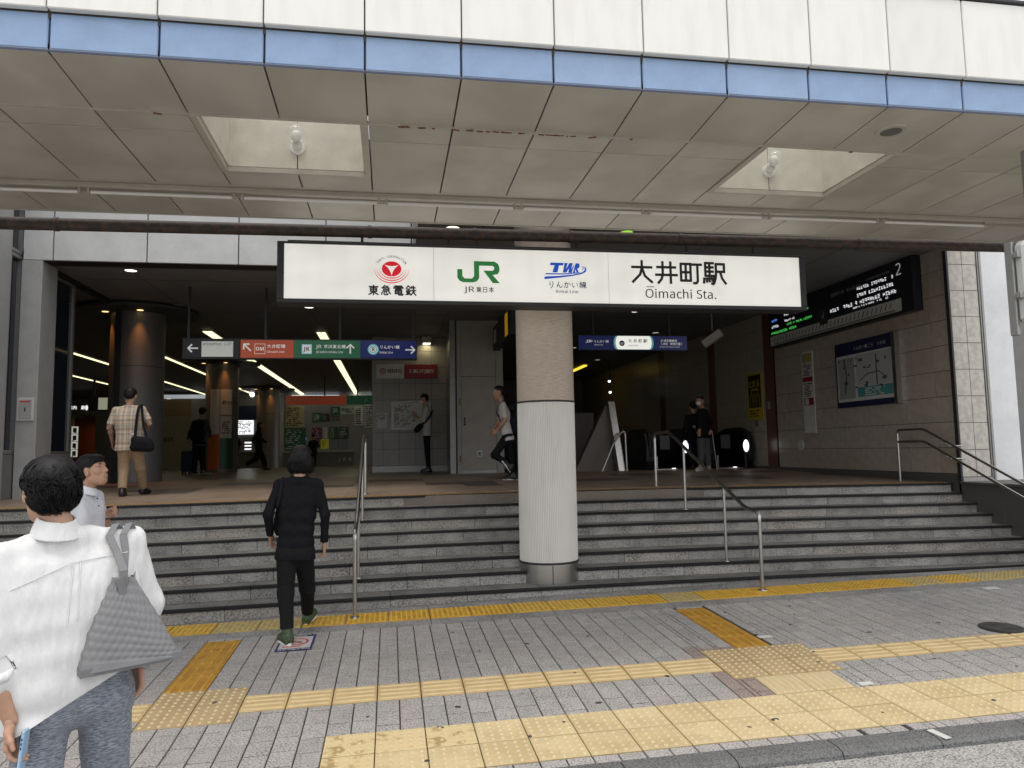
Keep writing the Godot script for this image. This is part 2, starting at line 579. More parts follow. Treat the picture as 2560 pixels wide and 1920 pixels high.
	mt("floor_dark", Color(0.115, 0.092, 0.078), 0.45, {"tex": g1, "scale": 0.8})
	mt("floor_far", Color(0.2, 0.165, 0.135), 0.3, {"tex": g1, "scale": 0.5})
	mt("hall_column", Color(0.20, 0.195, 0.19), 0.45, {"metal": 0.2, "tex": g2, "scale": 0.7})
	mt("hall_dark", Color(0.24, 0.235, 0.23), 0.6, {"tex": g2, "scale": 0.5})
	mt("shutter", Color(0.42, 0.38, 0.29), 0.5, {"tex": g2, "scale": 0.8})
	mt("ink", Color(0.012, 0.012, 0.012), 0.5)
	mt("ink_white", Color(0.78, 0.78, 0.76), 0.5)
	mt("red_ink", Color(0.6, 0.008, 0.02), 0.45)
	mt("red_film", Color(0.6, 0.008, 0.02), 0.45, {"glow": Color(0.6, 0.006, 0.02), "power": 0.4})
	mt("green_ink", Color(0.02, 0.17, 0.04), 0.45, {"glow": Color(0.012, 0.12, 0.025), "power": 0.5})
	mt("blue_ink", Color(0.008, 0.08, 0.48), 0.45, {"glow": Color(0.005, 0.06, 0.4), "power": 0.4})
	mt("navy_ink", Color(0.012, 0.03, 0.14), 0.45)
	mt("paper", Color(0.7, 0.7, 0.67), 0.6, {"tex": g2, "scale": 0.8})
	mt("navy", Color(0.012, 0.018, 0.06), 0.35)
	mt("pole_black", Color(0.015, 0.015, 0.017), 0.5)
	# people
	var weave := bump_tex("weave", 201, 0.35, 2, 2.0)
	mt("skin", Color(0.52, 0.30, 0.20), 0.55, {"sss": 0.08, "tex": grain_tex("skin_t", 202, 0.03, 0.16, 0.06, 0.02), "scale": 6.0, "world": false})
	mt("skin_pale", Color(0.56, 0.36, 0.26), 0.55, {"sss": 0.08})
	mt("lips", Color(0.36, 0.14, 0.11), 0.5)
	mt("hair", Color(0.010, 0.009, 0.009), 0.45, {"nrm": bump_tex("hairb", 203, 0.08, 4, 6.0), "nscale": 0.5, "scale": Vector3(6, 2, 6), "world": false, "spec": 0.32})
	mt("stubble", Color(0.11, 0.075, 0.06), 0.7)
	mt("linen", Color(0.80, 0.80, 0.80), 0.9, {"nrm": crease_tex(), "nscale": 0.16, "scale": Vector3(2.0, 0.5, 2.0), "world": false, "spec": 0.25, "tex": grain_tex("linen_t", 204, 0.03, 0.06, 0.05, 0.1, 256)})
	mt("polo", Color(0.66, 0.68, 0.74), 0.85, {"nrm": crease_tex(), "nscale": 0.4, "scale": Vector3(2.6, 0.9, 2.6), "world": false, "spec": 0.25})
	mt("black_cloth", Color(0.011, 0.0115, 0.014), 0.8, {"nrm": crease_tex(), "nscale": 1.0, "scale": Vector3(2.4, 0.8, 2.4), "world": false, "spec": 0.18})
	mt("black_denim", Color(0.014, 0.0135, 0.014), 0.8, {"nrm": crease_tex(), "nscale": 0.9, "scale": Vector3(2.8, 2.0, 2.8), "world": false, "spec": 0.2})
	mt("dark_cloth", Color(0.013, 0.0135, 0.017), 0.85, {"spec": 0.2})
	mt("slate_cloth", Color(0.05, 0.055, 0.06), 0.85)
	mt("white_cloth", Color(0.5, 0.48, 0.45), 0.85)
	mt("grey_cloth", Color(0.09, 0.088, 0.09), 0.85)
	mt("chino", Color(0.40, 0.285, 0.175), 0.85, {"tex": g2, "scale": 2.0, "world": false, "nrm": crease_tex(), "nscale": 0.8})
	mt("heather", Color(1, 1, 1), 0.85, {"tex": blend_tex("heather_t", 205, 0.03, 4, Color(0.07, 0.08, 0.11), Color(0.29, 0.31, 0.355), 0.28, 0.74, 0.25, 512, 0.2), "scale": Vector3(2.2, 2.2, 2.2), "world": false, "sheen": 0.2})
	mt("plaid", Color(1, 1, 1), 0.85, {"tex": plaid_tex(), "scale": Vector3(5.0, 5.0, 5.0), "world": false})
	mt("felt_grey", Color(0.225, 0.228, 0.235), 0.8, {"tex": g2, "scale": 3.0, "world": false, "nrm": weave, "nscale": 0.2})
	mt("felt_grey_b", Color(0.19, 0.192, 0.198), 0.75, {"tex": g2, "scale": 3.0, "world": false})
	mt("shoe_green", Color(0.12, 0.21, 0.08), 0.6, {"tex": blend_tex("shoe_t", 206, 0.05, 3, Color(1, 1, 1), Color(0.06, 0.06, 0.08), 0.38, 0.46, 0.1), "scale": 7.0, "world": false})
	mt("shoe_black", Color(0.014, 0.013, 0.013), 0.4)
	mt("shoe_sole", Color(0.72, 0.71, 0.68), 0.6)
	mt("phone_case", Color(0.30, 0.46, 0.62), 0.35)
	mt("mask", Color(0.72, 0.72, 0.72), 0.8)

func plaid_tex() -> ImageTexture:
	var sz := 128
	var im := Image.create(sz, sz, false, Image.FORMAT_RGB8)
	var bands := [[0, 20, Color(0.55, 0.43, 0.32)], [20, 30, Color(0.16, 0.20, 0.20)], [30, 38, Color(0.50, 0.40, 0.30)], [38, 42, Color(0.42, 0.17, 0.10)], [42, 60, Color(0.58, 0.47, 0.36)], [60, 66, Color(0.12, 0.15, 0.16)], [66, 72, Color(0.5, 0.42, 0.33)], [72, 78, Color(0.12, 0.15, 0.16)], [78, 98, Color(0.60, 0.49, 0.37)], [98, 103, Color(0.45, 0.20, 0.12)], [103, 118, Color(0.36, 0.33, 0.27)], [118, 128, Color(0.17, 0.22, 0.21)]]
	var line := []
	for b in bands:
		for i in range(b[0], b[1]):
			line.append(b[2])
	for y in sz:
		for x in sz:
			var c: Color = line[x].lerp(line[y], 0.5)
			if (x + y) % 2: c = line[x].lerp(line[y], 0.38)
			im.set_pixel(x, y, c.linear_to_srgb())
	return ImageTexture.create_from_image(im)

func crease_tex() -> ImageTexture:
	if texes.has("crease"): return texes.crease
	var f := noise(207, 0.012, 4)
	f.fractal_type = FastNoiseLite.FRACTAL_RIDGED
	f.fractal_gain = 0.42
	f.domain_warp_enabled = true
	f.domain_warp_amplitude = 18.0
	f.domain_warp_frequency = 0.012
	var im := f.get_seamless_image(512, 512, false, false, 0.2)
	im.convert(Image.FORMAT_RGBA8)
	im.bump_map_to_normal_map(7.0)
	texes.crease = ImageTexture.create_from_image(im)
	return texes.crease


# ---------------------------------------------------------------- ground, pavement, stairs
const PROF := [[-3.86, -1.742], [-4.75, -1.715], [-5.47, -1.66], [-7.5, -1.60], [-8.6, -1.588]]

func gy(x: float, z: float) -> float:
	var y := -1.742
	if z < PROF[4][0]: y = PROF[4][1]
	else:
		for i in 4:
			if z <= PROF[i][0] and z >= PROF[i + 1][0]:
				y = lerpf(PROF[i][1], PROF[i + 1][1], (z - PROF[i][0]) / (PROF[i + 1][0] - PROF[i][0]))
	return y + 0.013 * (x + 0.5)

func road_y(x: float, z: float) -> float:
	return -1.782 + 0.013 * (clampf(x, -30, 30) + 0.5) - 0.012 * minf(z + 3.86, 5.0)

func g3(x: float, z: float, up := 0.0) -> Vector3:
	return Vector3(x, gy(x, z) + up, z)

func ground_basis(x: float, z: float) -> Basis:
	var ex := (g3(x + 0.1, z) - g3(x - 0.1, z)).normalized()
	var ez := (g3(x, z + 0.1) - g3(x, z - 0.1)).normalized()
	var ey := ez.cross(ex).normalized()
	return Basis(ex, ey, ex.cross(ey))

func build_ground() -> void:
	# wide sheet of ground that everything stands on
	var mb := MB.new()
	mb.quad(Vector3(-300, -2.6, 300), Vector3(300, -2.6, 300), Vector3(300, -2.6, -300), Vector3(-300, -2.6, -300))
	structure("ground", mb, mt("earth", Color(0.16, 0.155, 0.15), 0.95, {"tex": texes.g1, "scale": 0.3}))
	# roadway in front of the kerb
	mb = MB.new()
	var xs := [-90.0, -30.0, -10.0, -2.0, 3.0, 10.0, 30.0, 90.0]
	var zs := [-3.87, -2.0, 0.0, 4.0, 16.0, 60.0]
	for i in xs.size() - 1:
		for j in zs.size() - 1:
			var q := []
			for k in [[0, 1], [1, 1], [1, 0], [0, 0]]:
				var x: float = xs[i + k[0]]
				var z: float = zs[j + k[1]]
				q.append(Vector3(x, road_y(x, z), z))
			mb.quad(q[0], q[1], q[2], q[3])
	structure("road", mb, mats.asphalt)
	# pavement bed: dark mortar seen in the joints
	var pave := setting("pavement", Vector3(1.5, -1.72, -5.5))
	mb = MB.new()
	xs = [-14.0, -6.0, -2.0, 2.0, 6.0, 14.0, 24.0]
	zs = [-3.9, -4.75, -5.47, -7.02]
	for i in xs.size() - 1:
		for j in zs.size() - 1:
			mb.quad(g3(xs[i], zs[j], -0.009), g3(xs[i + 1], zs[j], -0.009), g3(xs[i + 1], zs[j + 1], -0.009), g3(xs[i], zs[j + 1], -0.009))
	obj("mortar_bed", mb, mats.mortar, pave)
	# tactile areas: [x0, x1, z far, z near]
	var G0 := -0.39
	var holes := [[-0.39, 60.0, -4.74, -4.13], [-60.0, 60.0, -5.475, -5.20], [-1.59, -0.99, -5.65, -5.06], [-1.59, -1.29, -6.93, -5.65], [2.73, 3.03, -6.94, -5.64], [2.42, 3.28, -5.64, -5.05], [2.57, 3.16, -5.05, -4.74]]
	var cells := []
	var breaks := []
	for i in range(-34, 64):
		breaks.append(G0 + 0.15 * i)
	for b in [2.73, 3.03, 2.42, 3.28, 2.57, 3.16]:
		breaks.append(b)
	breaks.sort()
	for i in breaks.size() - 1:
		var x0: float = breaks[i]
		var x1: float = breaks[i + 1]
		if x1 - x0 < 0.03:
			continue
		var cuts := [[-7.0, -4.035]]
		for h in holes:
			if h[0] < x1 - 0.005 and h[1] > x0 + 0.005:
				var nc := []
				for c in cuts:
					if h[2] >= c[1] or h[3] <= c[0]:
						nc.append(c)
						continue
					if h[2] - c[0] > 0.015: nc.append([c[0], h[2]])
					if c[1] - h[3] > 0.015: nc.append([h[3], c[1]])
				cuts = nc
		for c in cuts:
			var z: float = c[1]
			var first := true
			while z > c[0] + 0.012:
				var l := 0.2 if c[0] < -5.6 else 0.2
				if first and c[1] - c[0] > 0.25:
					l = rng.randf_range(0.05, 0.19)
				first = false
				var z0 := maxf(z - l, c[0])
				if z0 - c[0] < 0.03: z0 = c[0]
				cells.append([x0, x1, z0, z])
				z = z0
	# nearest and in view first
	var order := []
	for c in cells:
		var cx: float = (c[0] + c[1]) * 0.5
		var cz: float = (c[2] + c[3]) * 0.5
		var ang := atan2(cx, -cz)
		var seen := ang > -0.44 and ang < 0.77 and cz < -4.0
		order.append([Vector2(cx * 0.5, cz).length() + (0.0 if seen else 100.0), c])
	order.sort_custom(func(a, b): return a[0] < b[0])
	var rest := [MB.new(), MB.new(), MB.new(), MB.new()]
	var done := 0
	for e in order:
		var c: Array = e[1]
		var one := MB.new()
		var gap := 0.0042
		var lift := rng.randf_range(-0.0015, 0.0015)
		var t := []
		var d := []
		var w := []
		for k in [[0, 3], [1, 3], [1, 2], [0, 2]]:
			var x: float = c[k[0]] + (gap if k[0] == 0 else -gap)
			var z: float = c[k[1]] + (-gap * 1.5 if k[1] == 3 else gap * 1.5)
			w.append(g3(x, z, lift - 0.0035))
			d.append(g3(x, z, -0.03))
			t.append(g3(x + (0.003 if k[0] == 0 else -0.003), z + (-0.003 if k[1] == 3 else 0.003), lift))
		one.quad(t[0], t[1], t[2], t[3])
		for k in 4:
			var j := (k + 1) % 4
			one.quad(w[k], w[j], t[j], t[k])
			one.quad(d[k], d[j], w[j], w[k])
		var cx2: float = (c[0] + c[1]) * 0.5
		var mk := rng.randi() % 4
		var key := "paver%d" % mk
		if cx2 > 2.36 and cx2 < 2.74 and c[2] < -4.7: key = "paver_red"
		elif c[2] > -4.2: key = ["paver_pale", "paver_pale", "paver1"][rng.randi() % 3]
		if done < 300 and e[0] < 100.0:
			obj("paver", one, mats[key], pave)
			done += 1
		else:
			rest[mk].add(one)
	for i in 4:
		var o := obj("farther_pavers", rest[i], mats["paver%d" % i], pave)
		o.set_meta("kind", "stuff")
	build_tactile(pave, G0)
	# kerb stones
	var kerb := setting("kerb", Vector3(2.0, -1.74, -3.95))
	var x := 1.86 - 0.62 * 24
	while x < 16.0:
		var one := MB.new()
		var p := [[-4.03, 0.004], [-3.92, 0.004], [-3.885, -0.004], [-3.868, -0.018], [-3.862, -0.06]]
		for i in p.size() - 1:
			var xa := x + 0.004
			var xb := x + 0.616
			one.quad(g3(xa, p[i + 1][0], p[i + 1][1]), g3(xb, p[i + 1][0], p[i + 1][1]), g3(xb, p[i][0], p[i][1]), g3(xa, p[i][0], p[i][1]))
		for xe in [x + 0.004, x + 0.616]:
			for i in p.size() - 1:
				one.quad(g3(xe, p[i][0], -0.09), g3(xe, p[i + 1][0], -0.09), g3(xe, p[i + 1][0], p[i + 1][1]), g3(xe, p[i][0], p[i][1]))
		obj("kerb_stone", one, mats.kerb, kerb)
		x += 0.62
	var bed := MB.new()
	bed.quad(g3(-14, -3.87, -0.03), g3(16, -3.87, -0.03), g3(16, -4.03, -0.03), g3(-14, -4.03, -0.03))
	obj("mortar_bed", bed, mats.mortar, kerb)


func dot_tile(w: float, d: float, nx: int, nz: int, r: float) -> Array:
	var slab := MB.new()
	slab.box(Vector3(0, -0.0115, 0), Vector3(w, 0.025, d), 0.002)
	var mb := MB.new()
	for i in nx:
		for j in nz:
			var c := Vector3((i + 0.5) / nx * w - w / 2, 0.001, (j + 0.5) / nz * d - d / 2)
			var k := 8
			var f := Basis.IDENTITY
			var s0 := mb.ring(c, f, r, r, k, 0.6)
			var s1 := mb.ring(c + Vector3(0, 0.0055, 0), f, r * 0.6, r * 0.6, k, 1.5)
			mb.join_rings(s0, s1, k)
			mb.disc(c + Vector3(0, 0.0055, 0), f, r * 0.6, r * 0.6, k, 1.0)
	return [slab.mesh(), mb.mesh(), "dots"]

func bar_tile(w: float, d: float, bars: int, along_x: bool) -> Array:
	var slab := MB.new()
	slab.box(Vector3(0, -0.0115, 0), Vector3(w, 0.025, d), 0.002)
	var mb := MB.new()
	for i in bars:
		var a := (i + 0.5) / bars
		var l := (w if along_x else d) - 0.024
		var y := 0.001
		var h := 0.0055
		var q := []
		for s in [[0.013, y], [0.007, y + h]]:
			var hw: float = s[0]
			var hl: float = l * 0.5 - (0.0 if s[1] == y else 0.006)
			for k in [[-1, 1], [1, 1], [1, -1], [-1, -1]]:
				if along_x: q.append(Vector3(hl * k[0], s[1], a * d - d / 2 + hw * k[1]))
				else: q.append(Vector3(a * w - w / 2 + hw * k[0], s[1], hl * k[1]))
		mb.quad(q[4], q[5], q[6], q[7])
		for k in 4:
			var j := (k + 1) % 4
			mb.quad(q[k], q[j], q[4 + j], q[4 + k])
	return [slab.mesh(), mb.mesh(), "bars"]

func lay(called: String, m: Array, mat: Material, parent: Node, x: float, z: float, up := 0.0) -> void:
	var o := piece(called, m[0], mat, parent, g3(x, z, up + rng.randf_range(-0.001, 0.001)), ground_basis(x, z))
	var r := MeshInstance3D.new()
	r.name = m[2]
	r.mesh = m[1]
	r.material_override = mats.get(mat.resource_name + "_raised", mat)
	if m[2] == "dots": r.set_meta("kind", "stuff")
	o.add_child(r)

func build_tactile(pave: Node3D, G0: float) -> void:
	var dots := dot_tile(0.2935, 0.2935, 5, 5, 0.0135)
	var bar_x := bar_tile(0.2925, 0.268, 4, true)
	var bar_z := bar_tile(0.296, 0.312, 4, false)
	var bar_z2 := bar_tile(0.292, 0.30, 6, false)
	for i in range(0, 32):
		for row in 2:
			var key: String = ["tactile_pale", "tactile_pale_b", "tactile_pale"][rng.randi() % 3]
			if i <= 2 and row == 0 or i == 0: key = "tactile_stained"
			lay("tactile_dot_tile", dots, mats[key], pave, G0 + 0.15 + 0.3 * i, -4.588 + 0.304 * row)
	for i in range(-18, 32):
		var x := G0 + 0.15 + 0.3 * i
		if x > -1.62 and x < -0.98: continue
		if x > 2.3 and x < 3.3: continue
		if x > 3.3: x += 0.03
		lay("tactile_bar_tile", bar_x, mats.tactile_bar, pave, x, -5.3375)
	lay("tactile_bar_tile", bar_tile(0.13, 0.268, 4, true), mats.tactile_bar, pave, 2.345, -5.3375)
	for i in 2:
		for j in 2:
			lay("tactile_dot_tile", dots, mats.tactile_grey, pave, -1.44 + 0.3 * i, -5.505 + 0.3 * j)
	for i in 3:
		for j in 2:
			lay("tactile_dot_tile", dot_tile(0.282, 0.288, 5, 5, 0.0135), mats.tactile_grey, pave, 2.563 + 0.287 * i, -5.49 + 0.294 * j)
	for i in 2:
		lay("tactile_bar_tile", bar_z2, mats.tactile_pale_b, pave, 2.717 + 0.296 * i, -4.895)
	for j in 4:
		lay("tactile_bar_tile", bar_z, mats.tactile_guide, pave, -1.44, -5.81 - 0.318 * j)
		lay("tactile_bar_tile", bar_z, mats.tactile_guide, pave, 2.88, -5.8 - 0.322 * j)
	# concrete band at the foot of the stairs, with its own dotted strip
	var band := setting("stair_foot_band", Vector3(1.5, -1.6, -7.4))
	var x := 1.58 - 1.2 * 9
	while x < 12.0:
		var mb := MB.new()
		mb.slab8([g3(x + 0.003, -7.0), g3(x + 1.197, -7.0), g3(x + 1.197, -8.4), g3(x + 0.003, -8.4)], [g3(x + 0.003, -7.0, -0.08), g3(x + 1.197, -7.0, -0.08), g3(x + 1.197, -8.4, -0.08), g3(x + 0.003, -8.4, -0.08)])
		obj("concrete_slab", mb, mats.concrete_band, band)
		x += 1.2
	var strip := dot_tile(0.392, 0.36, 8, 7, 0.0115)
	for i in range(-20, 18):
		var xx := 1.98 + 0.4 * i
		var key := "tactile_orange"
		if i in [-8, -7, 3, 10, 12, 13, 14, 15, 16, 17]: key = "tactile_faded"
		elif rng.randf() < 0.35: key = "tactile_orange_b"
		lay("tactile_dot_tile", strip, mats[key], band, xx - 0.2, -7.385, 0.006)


# ---- stairs
const NOSE_X := [-2.45, 2.25, 6.6]
const NOSE_Z := [[-9.52, -9.97, -9.60], [-9.38, -9.70, -9.40], [-9.10, -9.41, -9.14], [-8.80, -9.13, -8.88], [-8.50, -8.84, -8.58], [-8.20, -8.50, -8.31], [-7.93, -8.20, -8.06], [-7.61, -7.86, -7.80]]
const RISE := 0.1286
const TOP := -0.585

func nose(i: int, x: float) -> float:
	var X := NOSE_X
	var Z: Array = NOSE_Z[i]
	if x < X[0]:
		var s: float = (Z[1] - Z[0]) / (X[1] - X[0]) * 0.9
		return Z[0] + s * (x - X[0])
	if x > X[2]:
		return Z[2] + (Z[2] - Z[1]) / (X[2] - X[1]) * 1.3 * (x - X[2])
	var t := 0.0
	for a in 3:
		var l := 1.0
		for b in 3:
			if b != a: l *= (x - X[b]) / (X[a] - X[b])
		t += l * Z[a]
	return t

func build_stairs() -> void:
	var st := setting("stairs", Vector3(1.5, -1.5, -8.5))
	var step := 0.8
	for i in 8:
		var y := TOP - RISE * i
		var x := -6.4 + 0.09 * ((i * 5) % 7)
		var k := 0
		while x < 8.0:
			var x1 := minf(x + step, 8.02)
			if x1 - x < 0.05: break
			var za := nose(i, x)
			var zb := nose(i, x1)
			var a := x + 0.003
			var b := x1 - 0.003
			# riser stone, a little behind the nosing
			var mb := MB.new()
			var lo := y - RISE - 0.03
			if i == 7: lo = y - 0.35
			var hi := y - 0.028
			mb.slab8([Vector3(a, hi, za - 0.022), Vector3(b, hi, zb - 0.022), Vector3(b, hi, zb - 0.09), Vector3(a, hi, za - 0.09)], [Vector3(a, lo, za - 0.022), Vector3(b, lo, zb - 0.022), Vector3(b, lo, zb - 0.09), Vector3(a, lo, za - 0.09)])
			obj("riser_stone", mb, mats[["riser", "riser_b", "riser", "riser_c", "riser_b"][rng.randi() % 5]], st)
			# nosing
			mb = MB.new()
			var yn := y + 0.002
			mb.slab8([Vector3(a, yn, za - 0.006), Vector3(b, yn, zb - 0.006), Vector3(b, yn, zb - 0.055), Vector3(a, yn, za - 0.055)], [Vector3(a, yn - 0.008, za), Vector3(b, yn - 0.008, zb), Vector3(b, yn - 0.008, zb - 0.056), Vector3(a, yn - 0.008, za - 0.056)])
			mb.slab8([Vector3(a, yn - 0.008, za), Vector3(b, yn - 0.008, zb), Vector3(b, yn - 0.008, zb - 0.056), Vector3(a, yn - 0.008, za - 0.056)], [Vector3(a, yn - 0.030, za), Vector3(b, yn - 0.030, zb), Vector3(b, yn - 0.030, zb - 0.056), Vector3(a, yn - 0.030, za - 0.056)])
			obj("nosing", mb, mats.nosing, st)
			# tread behind the nosing up to the next riser
			if i > 0:
				mb = MB.new()
				var ra := nose(i - 1, x) - 0.03
				var rb := nose(i - 1, x1) - 0.03
				mb.slab8([Vector3(a, y, za - 0.057), Vector3(b, y, zb - 0.057), Vector3(b, y, rb), Vector3(a, y, ra)], [Vector3(a, y - 0.036, za - 0.057), Vector3(b, y - 0.036, zb - 0.057), Vector3(b, y - 0.036, rb), Vector3(a, y - 0.036, ra)])
				obj("tread_stone", mb, mats.tread, st)
			x = x1
			k += 1
	# dark granite cheek block at the right end of the stairs
	var blk := thing("granite_plinth", "dark granite plinth closing the right end of the stairs under the handrails", "plinth", Vector3(8.8, -1.5, -8.4))
	for j in 5:
		var mb := MB.new()
		var z0 := -9.3 + 0.72 * j
		mb.span(Vector3(8.02, -1.9, z0 + 0.002), Vector3(10.4, -0.60, z0 + 0.718), 0.004)
		obj("granite_block", mb, mats.granite_dark, blk)
	var cap := MB.new()
	cap.span(Vector3(8.0, -0.598, -9.3), Vector3(10.42, -0.560, -5.7), 0.005)
	obj("coping", cap, mats.granite_dark, blk)


const FLOOR := [[-9.3, -0.590], [-9.9, -0.585], [-12.0, -0.56], [-15.0, -0.49], [-18.0, -0.49], [-24.0, -0.53], [-34.0, -0.60], [-42.0, -0.63]]
func fy(z: float) -> float:
	for i in FLOOR.size() - 1:
		if z <= FLOOR[i][0] and z >= FLOOR[i + 1][0]:
			return lerpf(FLOOR[i][1], FLOOR[i + 1][1], (z - FLOOR[i][0]) / (FLOOR[i + 1][0] - FLOOR[i][0]))
	return -0.59

func build_concourse() -> void:
	var fl := setting("concourse_floor", Vector3(0, -0.55, -16))
	# bed under the landing, then tiles; farther in one sheet
	var mb := MB.new()
	var zs := [-9.9, -12.0, -15.0, -18.0, -24.0, -34.0, -42.0]
	for i in zs.size() - 1:
		var y0 := fy(zs[i]) - 0.006
		var y1 := fy(zs[i + 1]) - 0.006
		mb.slab8([Vector3(-16, y0, zs[i]), Vector3(9.6, y0, zs[i]), Vector3(9.6, y1, zs[i + 1]), Vector3(-16, y1, zs[i + 1])], [Vector3(-16, y0 - 0.3, zs[i]), Vector3(9.6, y0 - 0.3, zs[i]), Vector3(9.6, y1 - 0.3, zs[i + 1]), Vector3(-16, y1 - 0.3, zs[i + 1])])
	obj("floor_bed", mb, mats.floor_far, fl)
	var step := 0.6
	var ix := 0
	var x := -6.6
	while x < 8.0:
		var x1 := minf(x + step, 8.03)
		var z := -99.0
		for j in 9:
			var za := -10.42 - step * (j - 1) if j > 0 else nose(0, (x + x1) * 0.5) - 0.36
			var zb := -10.42 - step * j
			if j == 0: za = minf(nose(0, x), nose(0, x1)) - 0.365
			if za - zb < 0.04: continue
			var t := MB.new()
			var e := 0.002
			var l := rng.randf_range(-0.0008, 0.0008)
			t.slab8([Vector3(x + e, fy(za) + l, za - e), Vector3(x1 - e, fy(za) + l, za - e), Vector3(x1 - e, fy(zb) + l, zb + e), Vector3(x + e, fy(zb) + l, zb + e)], [Vector3(x + e, fy(za) - 0.02, za - e), Vector3(x1 - e, fy(za) - 0.02, za - e), Vector3(x1 - e, fy(zb) - 0.02, zb + e), Vector3(x + e, fy(zb) - 0.02, zb + e)])
			var key: String = ["floor_a", "floor_b", "floor_a"][rng.randi() % 3]
			if (j == 4 and ix % 4 < 2) or (j == 6 and ix % 4 >= 2) or (j == 3 and ix % 8 == 5): key = "floor_dark"
			obj("floor_tile", t, mats[key], fl)
		# dotted warning strip along the landing's edge
		var zc := nose(0, (x + x1) * 0.5)
		var s := MB.new()
		var z0a := nose(0, x) - 0.06
		var z0b := nose(0, x1) - 0.06
		s.slab8([Vector3(x + 0.002, TOP, z0a), Vector3(x1 - 0.002, TOP, z0b), Vector3(x1 - 0.002, TOP, z0b - 0.298), Vector3(x + 0.002, TOP, z0a - 0.298)], [Vector3(x + 0.002, TOP - 0.03, z0a), Vector3(x1 - 0.002, TOP - 0.03, z0b), Vector3(x1 - 0.002, TOP - 0.03, z0b - 0.298), Vector3(x + 0.002, TOP - 0.03, z0a - 0.298)])
		for i in 10:
			for k in 5:
				var u := (i + 0.5) / 10.0
				var c := Vector3(lerpf(x, x1, u), TOP, lerpf(z0a, z0b, u) - 0.03 - 0.059 * k)
				s.cyl(c, c + Vector3(0, 0.0055, 0), 0.014, 0.009, 7)
		obj("tactile_dot_tile", s, mats.tactile_hall, fl)
		x = x1
		ix += 1


